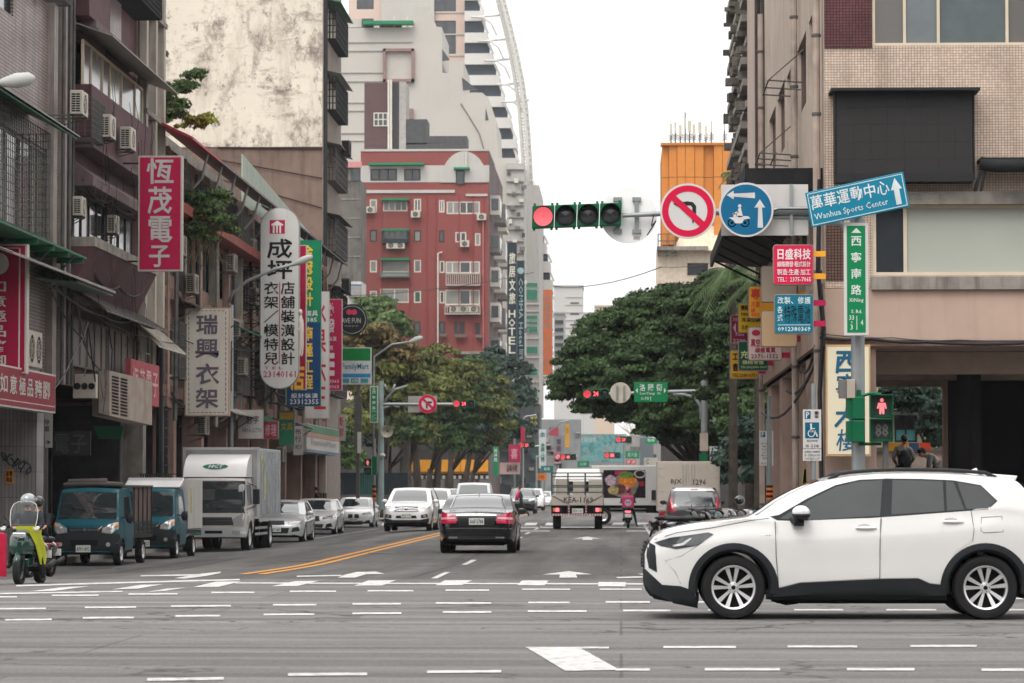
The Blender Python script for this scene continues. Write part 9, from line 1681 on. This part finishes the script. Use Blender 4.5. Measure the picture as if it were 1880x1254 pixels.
def scooter(label,loc,rz,body,screen=True,plate=True,group=None,lit=False):
 """front towards -Y locally"""
 r=thing('motor_scooter',label,'scooter',loc,rz,group);
 for y in(-.66,.6):
  mt,mr_=wheel_mesh(.25,.11,'five');o=bpy.data.objects.new('wheel',mt);COL.objects.link(o);o.parent=r;o.location=(0,y,.25);o.rotation_euler=(0,0,R(90));c=bpy.data.objects.new('rim',mr_);COL.objects.link(c);c.parent=o;c.scale=(1,1,1)
 mb=MB();mb.tube([(0,-.66,.25),(0,-.52,.62),(0,-.40,.98)],.035,8);mb.tube([(-.05,-.66,.25),(-.05,-.54,.6)],.02,6);mb.tube([(.05,-.66,.25),(.05,-.54,.6)],.02,6);mb.build('fork',BIRON,r)
 mb=MB();pts=[(-.62,.52,.17),(-.66,.62,.2),(-.60,.80,.2),(-.52,.92,.17),(-.40,.99,.11)]
 rows=[[(x,y+.12*abs(x/w_)**2,z)for x in[w_*q/4 for q in range(-4,5)]]for y,z,w_ in pts];mb.grid(rows);rows2=[[(x,y+.06,z)for x,y,z in row]for row in rows];mb.grid(rows2);mb.build('front_fairing',body,r,smooth=True)
 mb=MB();mb.prism([(-.13,-.60,.30),(.13,-.60,.30),(.17,-.36,.33),(-.17,-.36,.33)],(0,0,.14));mb.box(-.16,.16,-.40,-.37,.3,.95);mb.build('leg_shield',body,r,bevel=.02)
 mb=MB();mb.box(-.17,.17,-.40,.12,.30,.36);mb.build('floorboard',BLKP,r,bevel=.02)
 mb=MB();mb.ell((0,.38,.56),(.17,.46,.19),16,10);mb.build('rear_body',body,r,smooth=True);mb=MB();mb.ell((0,.32,.76),(.15,.40,.07),16,8);mb.build('seat',mat('seat_vinyl',(.015,.015,.016),.5),r,smooth=True)
 mb=MB();mb.tube([(-.02,-.66,.52),(0,-.78,.45),(0,-.86,.33)],.055,8);mb.build('front_mudguard',body,r,smooth=True)
 mb=MB();mb.tube([(-.34,-.36,1.02),(-.12,-.42,1.0),(.12,-.42,1.0),(.34,-.36,1.02)],.018,8);mb.build('handlebar',BIRON,r)
 mb=MB();[mb.tube([(s_*.22,-.42,1.02),(s_*.32,-.46,1.16)],.008,5)or mb.ell((s_*.34,-.46,1.2),(.055,.02,.04),10,6)for s_ in(1,-1)];mb.build('mirrors',BLKP,r)
 mb=MB();mb.box(-.11,.11,-.705,-.66,.80,.88);mb.build('headlight',HLAMP if not lit else mat('lit_headlight',(.9,.88,.8),.2,emit=(1,.95,.85),estr=1.6),r,bevel=.015)
 mb=MB();mb.box(-.1,.1,.82,.85,.60,.68);mb.build('tail_lamp',RLIT if lit else RLAMP,r,bevel=.01);mb=MB();mb.box(-.13,.13,.86,.87,.42,.56);mb.build('number_plate',PLATE,r)
 mb=MB();mb.tube([(.16,.2,.28),(.18,.5,.3),(.18,.82,.36)],[.03,.05,.05],8);mb.build('exhaust',BIRON,r,smooth=True);mb=MB();mb.box(-.1,.12,.2,.6,.2,.4);mb.build('engine',DARK,r,bevel=.03)
 if screen:
  sm=mat('clear_screen',(.5,.55,.55),.05,var=0);b=sm.node_tree.nodes['Principled BSDF'];b.inputs['Alpha'].default_value=.09;mb=MB()
  rows=[[(w_*q/4,y+.05*abs(q/4)**2,z)for q in range(-4,5)]for z,y,w_ in((.98,-.50,.2),(1.1,-.47,.22),(1.25,-.43,.22),(1.36,-.40,.18),(1.40,-.39,.10))];mb.grid(rows);mb.build('windscreen',sm,r,smooth=True)
  mb=MB();e=[rw[0]for rw in rows]+[rows[-1][4]]+[rw[-1]for rw in rows[::-1]];mb.tube(e,.007,5);mb.build('screen_edge',FW,r)
 return r
GRN=paint('dark_green_scooter_paint','#16352f',rough=.2)
sx_,sy_=PX(42,45.6),46.2;zz=gz(sx_,sy_)
s1=scooter('dark green motor scooter with tall windscreen waiting at the left',(sx_,sy_,zz),R(-4),GRN)
rd=thing('person','rider in dark jacket and silver helmet with white gloves on the green scooter','person',(sx_,sy_,zz),R(-4));s1 .scale=(.92,.92,.86);rd.scale=(.92,.92,.81)
J1=dict(RIDE);J1 .update(ra=(-.24,-.30,.36),rt=(-.25,-.44,.3),la=(.30,-.30,.09),lt=(.31,-.44,.05),lk=(.24,-.40,.60))
figure(rd,J1,dict(torso=cl('dark_navy_jacket','#252a33'),arm=cl('dark_navy_jacket','#252a33'),leg=cl('black_trousers','#17181b'),shoe=cl('dark_shoe','#1c1c1e'),glove=mat('white_glove','#c4c2be',.7)),helmet=mat('silver_helmet','#8f9496',.15,.3,coat=1.0))
mb=MB();hc=Vector((0,-.17,1.48));mb.ell(hc+Vector((0,-.035,-.01)),(.115,.115,.085),16,10);mb.build('visor',mat('smoked_visor',(.12,.13,.14),.05,coat=1),rd,smooth=True)
mb=MB();rows=[[(.04+.06*j,-.60+.05*j+.015*math.sin(3*j),.97-.012*j)for j in range(5)],[(.14+.035*j,-.58+.03*j+.02*math.sin(3*j+1),.86)for j in range(5)],[(.22+.024*j,-.55+.04*j+.022*math.sin(3*j+2),.68)for j in range(5)],[(.26+.018*j,-.50+.05*j+.022*math.sin(3*j+3),.48)for j in range(5)],[(.28+.006*j,-.44+.05*j+.02*math.sin(3*j+4),.34)for j in range(5)]];mb.grid(rows);mb.grid([[(x+.012,y+.01,z)for x,y,z in r_]for r_ in rows]);q_=mb.build('rain_apron',mat('yellow_raincoat','#9fa22a',.5,var=.12),s1,smooth=True)
mb=MB();mb.grid([[(-.05+.07*j,-.69+.01*j*j,z)for j in range(5)]for z in(.99,.93)]);mb.build('apron_fold',mat('yellow_raincoat','#9fa22a',.5),s1)
# second rider and scooter just behind, parked scooters and red bollard
s2=scooter('black scooter close behind the green one by the kerb',(PX(74,53),53.0,gz(-9.9,53)),R(-8),BLACK,screen=False);r2=thing('person','man in black jacket on the scooter behind the green one','person',(PX(74,53),53.0,gz(-9.9,53)),R(-8));s2 .scale=r2 .scale=(.9,.9,.84)
figure(r2,RIDE,dict(torso=cl('black_jacket','#15161a'),arm=cl('black_jacket','#15161a'),leg=cl('black_trousers','#17181b'),shoe=cl('dark_shoe','#1c1c1e')),helmet=mat('black_helmet',(.02,.02,.022),.2,coat=1))
rp=gp(3,1010);rp=Vector((PX(2,50),50,0));mb=MB();mb.lathe([(.10,0),(.10,.62),(.09,.68),(.001,.70)],rp,(0,0,1),16);mb.build('red_bollard',mat('bollard_red','#a81838',.4),None,smooth=40,label='red bollard at the left edge behind the green scooter',cat='bollard')
# delivery rider
dx,dy=PX(1153,127),127.0;dz=gz(dx,dy)
s3=scooter('delivery scooter with lit tail lamp between the two trucks',(dx,dy,dz),R(180),paint('grey_scooter_paint','#2c3638'),screen=False,lit=True);r3=thing('person','delivery rider in pink jacket and pink helmet seen from behind','person',(dx,dy,dz),R(180));J3=dict(RIDE);J3 .update(la=(-.0,-.0,0));J3=dict(RIDE);J3 .update(lk=(-.0,0,0));J3=dict(RIDE);J3 .update(rk=(-.24,-.30,.58),ra=(-.34,-.14,.12),rt=(-.38,-.26,.05))
PKJ=cl('pink_jacket','#b04a6e');figure(r3,J3,dict(torso=PKJ,arm=PKJ,leg=cl('blue_jeans','#2c3e52'),shoe=cl('dark_shoe','#1c1c1e')),helmet=mat('pink_helmet','#a03a60',.3,coat=1))
bx_=thing('delivery_bag','square pink delivery bag on the rider\'s back','bag',(dx,dy,dz),R(180));mb=MB();mb.box(-.24,.24,.12,.52,.78,1.24);b_=mb.build('bag',mat('pink_bag','#a8436a',.6,var=.05),bx_,bevel=.03);mb=MB();f=Fr((0,.525,1.0),(-1,0,0));mb.disc(f.p(0,0,0),f.n,.14,20);mb.build('round_emblem',mat('emblem_pale','#c8a0b0',.6),b_);mb=MB();[mb.disc(f.p(x,.02,.003),f.n,.03,10)for x in(-.05,.05)];mb.build('emblem_eyes',mat('emblem_dark','#4a2438',.6),b_)
# walking person on the far crossing
wx,wy=PX(957,176),176;w1_=thing('person','person in grey coat and pink scarf striding over the far crossing','person',(wx,wy,gz(wx,wy)),0)
JW=dict(pelvis=(.0,0,.9),chest=(-.04,0,1.25),neck=(-.08,0,1.45),head=(-.12,0,1.53),ls=(-.05,.18,1.38),le=(.06,.22,1.12),lh=(-.06,.24,.88),rs=(-.05,-.18,1.38),re=(-.1,-.22,1.12),rh=(-.28,-.2,.98),lhip=(0,.09,.86),lk=(-.14,.1,.47),la=(-.12,.1,.09),lt=(-.26,.1,.04),rhip=(0,-.09,.86),rk=(.16,-.1,.48),ra=(.42,-.1,.17),rt=(.40,-.1,.05),face=(-1,0,0))
figure(w1_,JW,dict(torso=cl('grey_coat','#3a3c40'),arm=cl('grey_coat','#3a3c40'),leg=cl('dark_trousers','#1f262a'),shoe=cl('maroon_shoe','#3a1c20')));mb=MB();mb.tube([(-.12,-.08,1.42),(-.2,-.16,1.25),(-.24,-.2,.98)],[.07,.09,.11],8);mb.build('scarf',mat('pink_scarf','#c02a5c',.8),w1_,smooth=True)
# people seen through the arcade
ax,ay=PX(1660,78),78.0;a1_=thing('person','seated man with a black backpack seen through the arcade','person',(ax,ay,1.80),0)
JS=dict(pelvis=(0,0,.12),chest=(-.02,.06,.48),neck=(-.02,.04,.66),head=(.02,.0,.74),ls=(.16,.05,.6),le=(.24,-.06,.34),lh=(.16,.2,.22),rs=(-.18,.05,.6),re=(-.26,.0,.34),rh=(-.16,.2,.2),lhip=(.1,.04,.1),lk=(.14,.44,.12),la=(.14,.5,-.25),lt=(.14,.62,-.28),rhip=(-.1,.04,.1),rk=(-.14,.44,.12),ra=(-.14,.5,-.25),rt=(-.14,.62,-.28),face=(.5,1,0))
figure(a1_,JS,dict(torso=cl('grey_shirt','#6f706e'),arm=cl('grey_shirt','#6f706e'),leg=cl('black_trousers','#17181b'),shoe=cl('dark_shoe','#1c1c1e')));bk=thing('backpack','round black backpack on the seated man','bag',(ax,ay,1.80),0);mb=MB();mb.ell((0,-.16,.30),(.17,.13,.27),14,10);mb.build('bag',mat('backpack_black',(.012,.012,.014),.7),bk,smooth=True);mb=MB();[mb.tube([(s_*.1,-.06,.52),(s_*.12,.12,.6),(s_*.12,.2,.4)],.02,5)for s_ in(1,-1)];mb.build('strap',BLKP,bk)
bx2=PX(1728,78);a2p=thing('person','person in a dark cap bending forward at the arcade column','person',(bx2,78,1.80),0);JB=dict(JS);JB.update(chest=(-.22,.0,.36),neck=(-.38,-.02,.44),head=(-.47,-.02,.42),ls=(-.26,.16,.42),le=(-.3,.2,.16),lh=(-.36,.1,-.02),rs=(-.26,-.16,.42),re=(-.3,-.2,.16),rh=(-.36,-.1,-.02),face=(-1,0,-.4))
figure(a2p,JB,dict(torso=cl('pale_shirt','#a8a29a'),arm=cl('grey_shirt','#6f706e'),leg=cl('black_trousers','#17181b'),shoe=cl('dark_shoe','#1c1c1e')),helmet=None);mb=MB();mb.ell((-.49,-.02,.53),(.1,.1,.075),12,8);mb.box(-.63,-.52,-.08,.04,.49,.51);mb.build('cap',mat('dark_cap',(.02,.02,.025),.7),a2p,smooth=True)
px3=PX(592,143);a3p=thing('person','person standing in the dark doorway of the corner store','person',(px3-.2,143,-.2),0);J4=dict(JW);J4 .update(lk=(0,.1,.48),la=(0,.1,.09),lt=(-.12,.1,.04),rk=(.02,-.1,.48),ra=(.03,-.1,.09),rt=(-.1,-.1,.04));figure(a3p,J4,dict(torso=cl('black_jacket','#15161a'),arm=cl('black_jacket','#15161a'),leg=cl('black_trousers','#17181b'),shoe=cl('dark_shoe','#1c1c1e')))
# mannequin fixed to the hanging sign
mq=thing('mannequin','white shop mannequin fixed upright beside the blue and green sign','mannequin',onY(553,655,113),0);WMQ=mat('mannequin_white','#c9c0b8',.4,var=.03)
JM={k:(v[0]*.3,v[1]*.5,v[2])for k,v in JW.items()if k!='face'};JM.update(lk=(.03,.08,.47),la=(.02,.06,.09),lt=(-.02,.04,.02),rk=(-.02,-.06,.47),ra=(-.05,-.06,.09),rt=(-.08,-.06,.02),face=(-.3,-1,0));b_=figure(mq,JM,dict(torso=WMQ,arm=WMQ,leg=WMQ,shoe=WMQ,skin=WMQ,face=WMQ,glove=WMQ))
for o in mq.children:
 if o.name.startswith('hair'):bpy.data.objects.remove(o)
 # parked scooters at the right kerb
SCg='scooters parked behind the white SUV'
for k,(x,Y,rz_,lb,m)in enumerate(((1368,88,70,'nearest parked scooter under the round helmet',BLACK),(1246,90,75,'parked scooter farthest left, in front of the dark hatchback',BLACK),(1268,87,95,'parked scooter low in front of the dark hatchback, second from the left',BLACK),(1292,89,62,'green parked scooter before the dark hatchback',GRN),(1322,95,84,'parked scooter with a silver front between two black ones',SILVER),(1335,91,60,'leftmost parked scooter, leaning black bars, behind the white crossover',BLACK),(1352,93,75,'middle parked scooter with silver front behind the white crossover',SILVER),(1366,97,50,'rightmost parked scooter with a dark fairing behind the white crossover',GRN),(1296,94,100,'black parked scooter tucked against the right rear of the hatchback',BLACK))):
 s_=scooter(lb,(PX(x,Y),Y,gz(3,Y)),R(rz_),m,screen=False,group=SCg)
hz=thing('helmet','dark striped helmet hung on a parked scooter behind the white crossover','helmet',(PX(1357,91),91,1.08),0);mb=MB();mb.ell((0,0,0),(.14,.16,.13),16,10);mb.build('shell',mat('black_helmet',(.02,.02,.022),.2,coat=1),hz,smooth=True);mb=MB();[mb.ring((.02,0,0),(.3,-1,.3),.135+.0*k,.148,.015,20)for k in range(2)];mb.build('stripe',SILVER,hz)
def hazebox():
 m=bpy.data.materials.new('haze_air');m.use_nodes=True;t=m.node_tree;t.nodes.clear();o=t.nodes.new('ShaderNodeOutputMaterial');v=t.nodes.new('ShaderNodeVolumePrincipled');v.inputs['Color'].default_value=(.95,.96,1,1);v.inputs['Density'].default_value=HAZE;v.inputs['Anisotropy'].default_value=0.3;t.links.new(v.outputs[0],o.inputs['Volume'])
 mb=MB();mb.box(-160,160,-40,1100,-4,90);h=mb.build('haze',m,kind='stuff')
HAZE=0.00014
hazebox()
# the lettering helper is not part of the scene
bpy.data.objects.remove(_fo);bpy.data.scenes.remove(_ts)
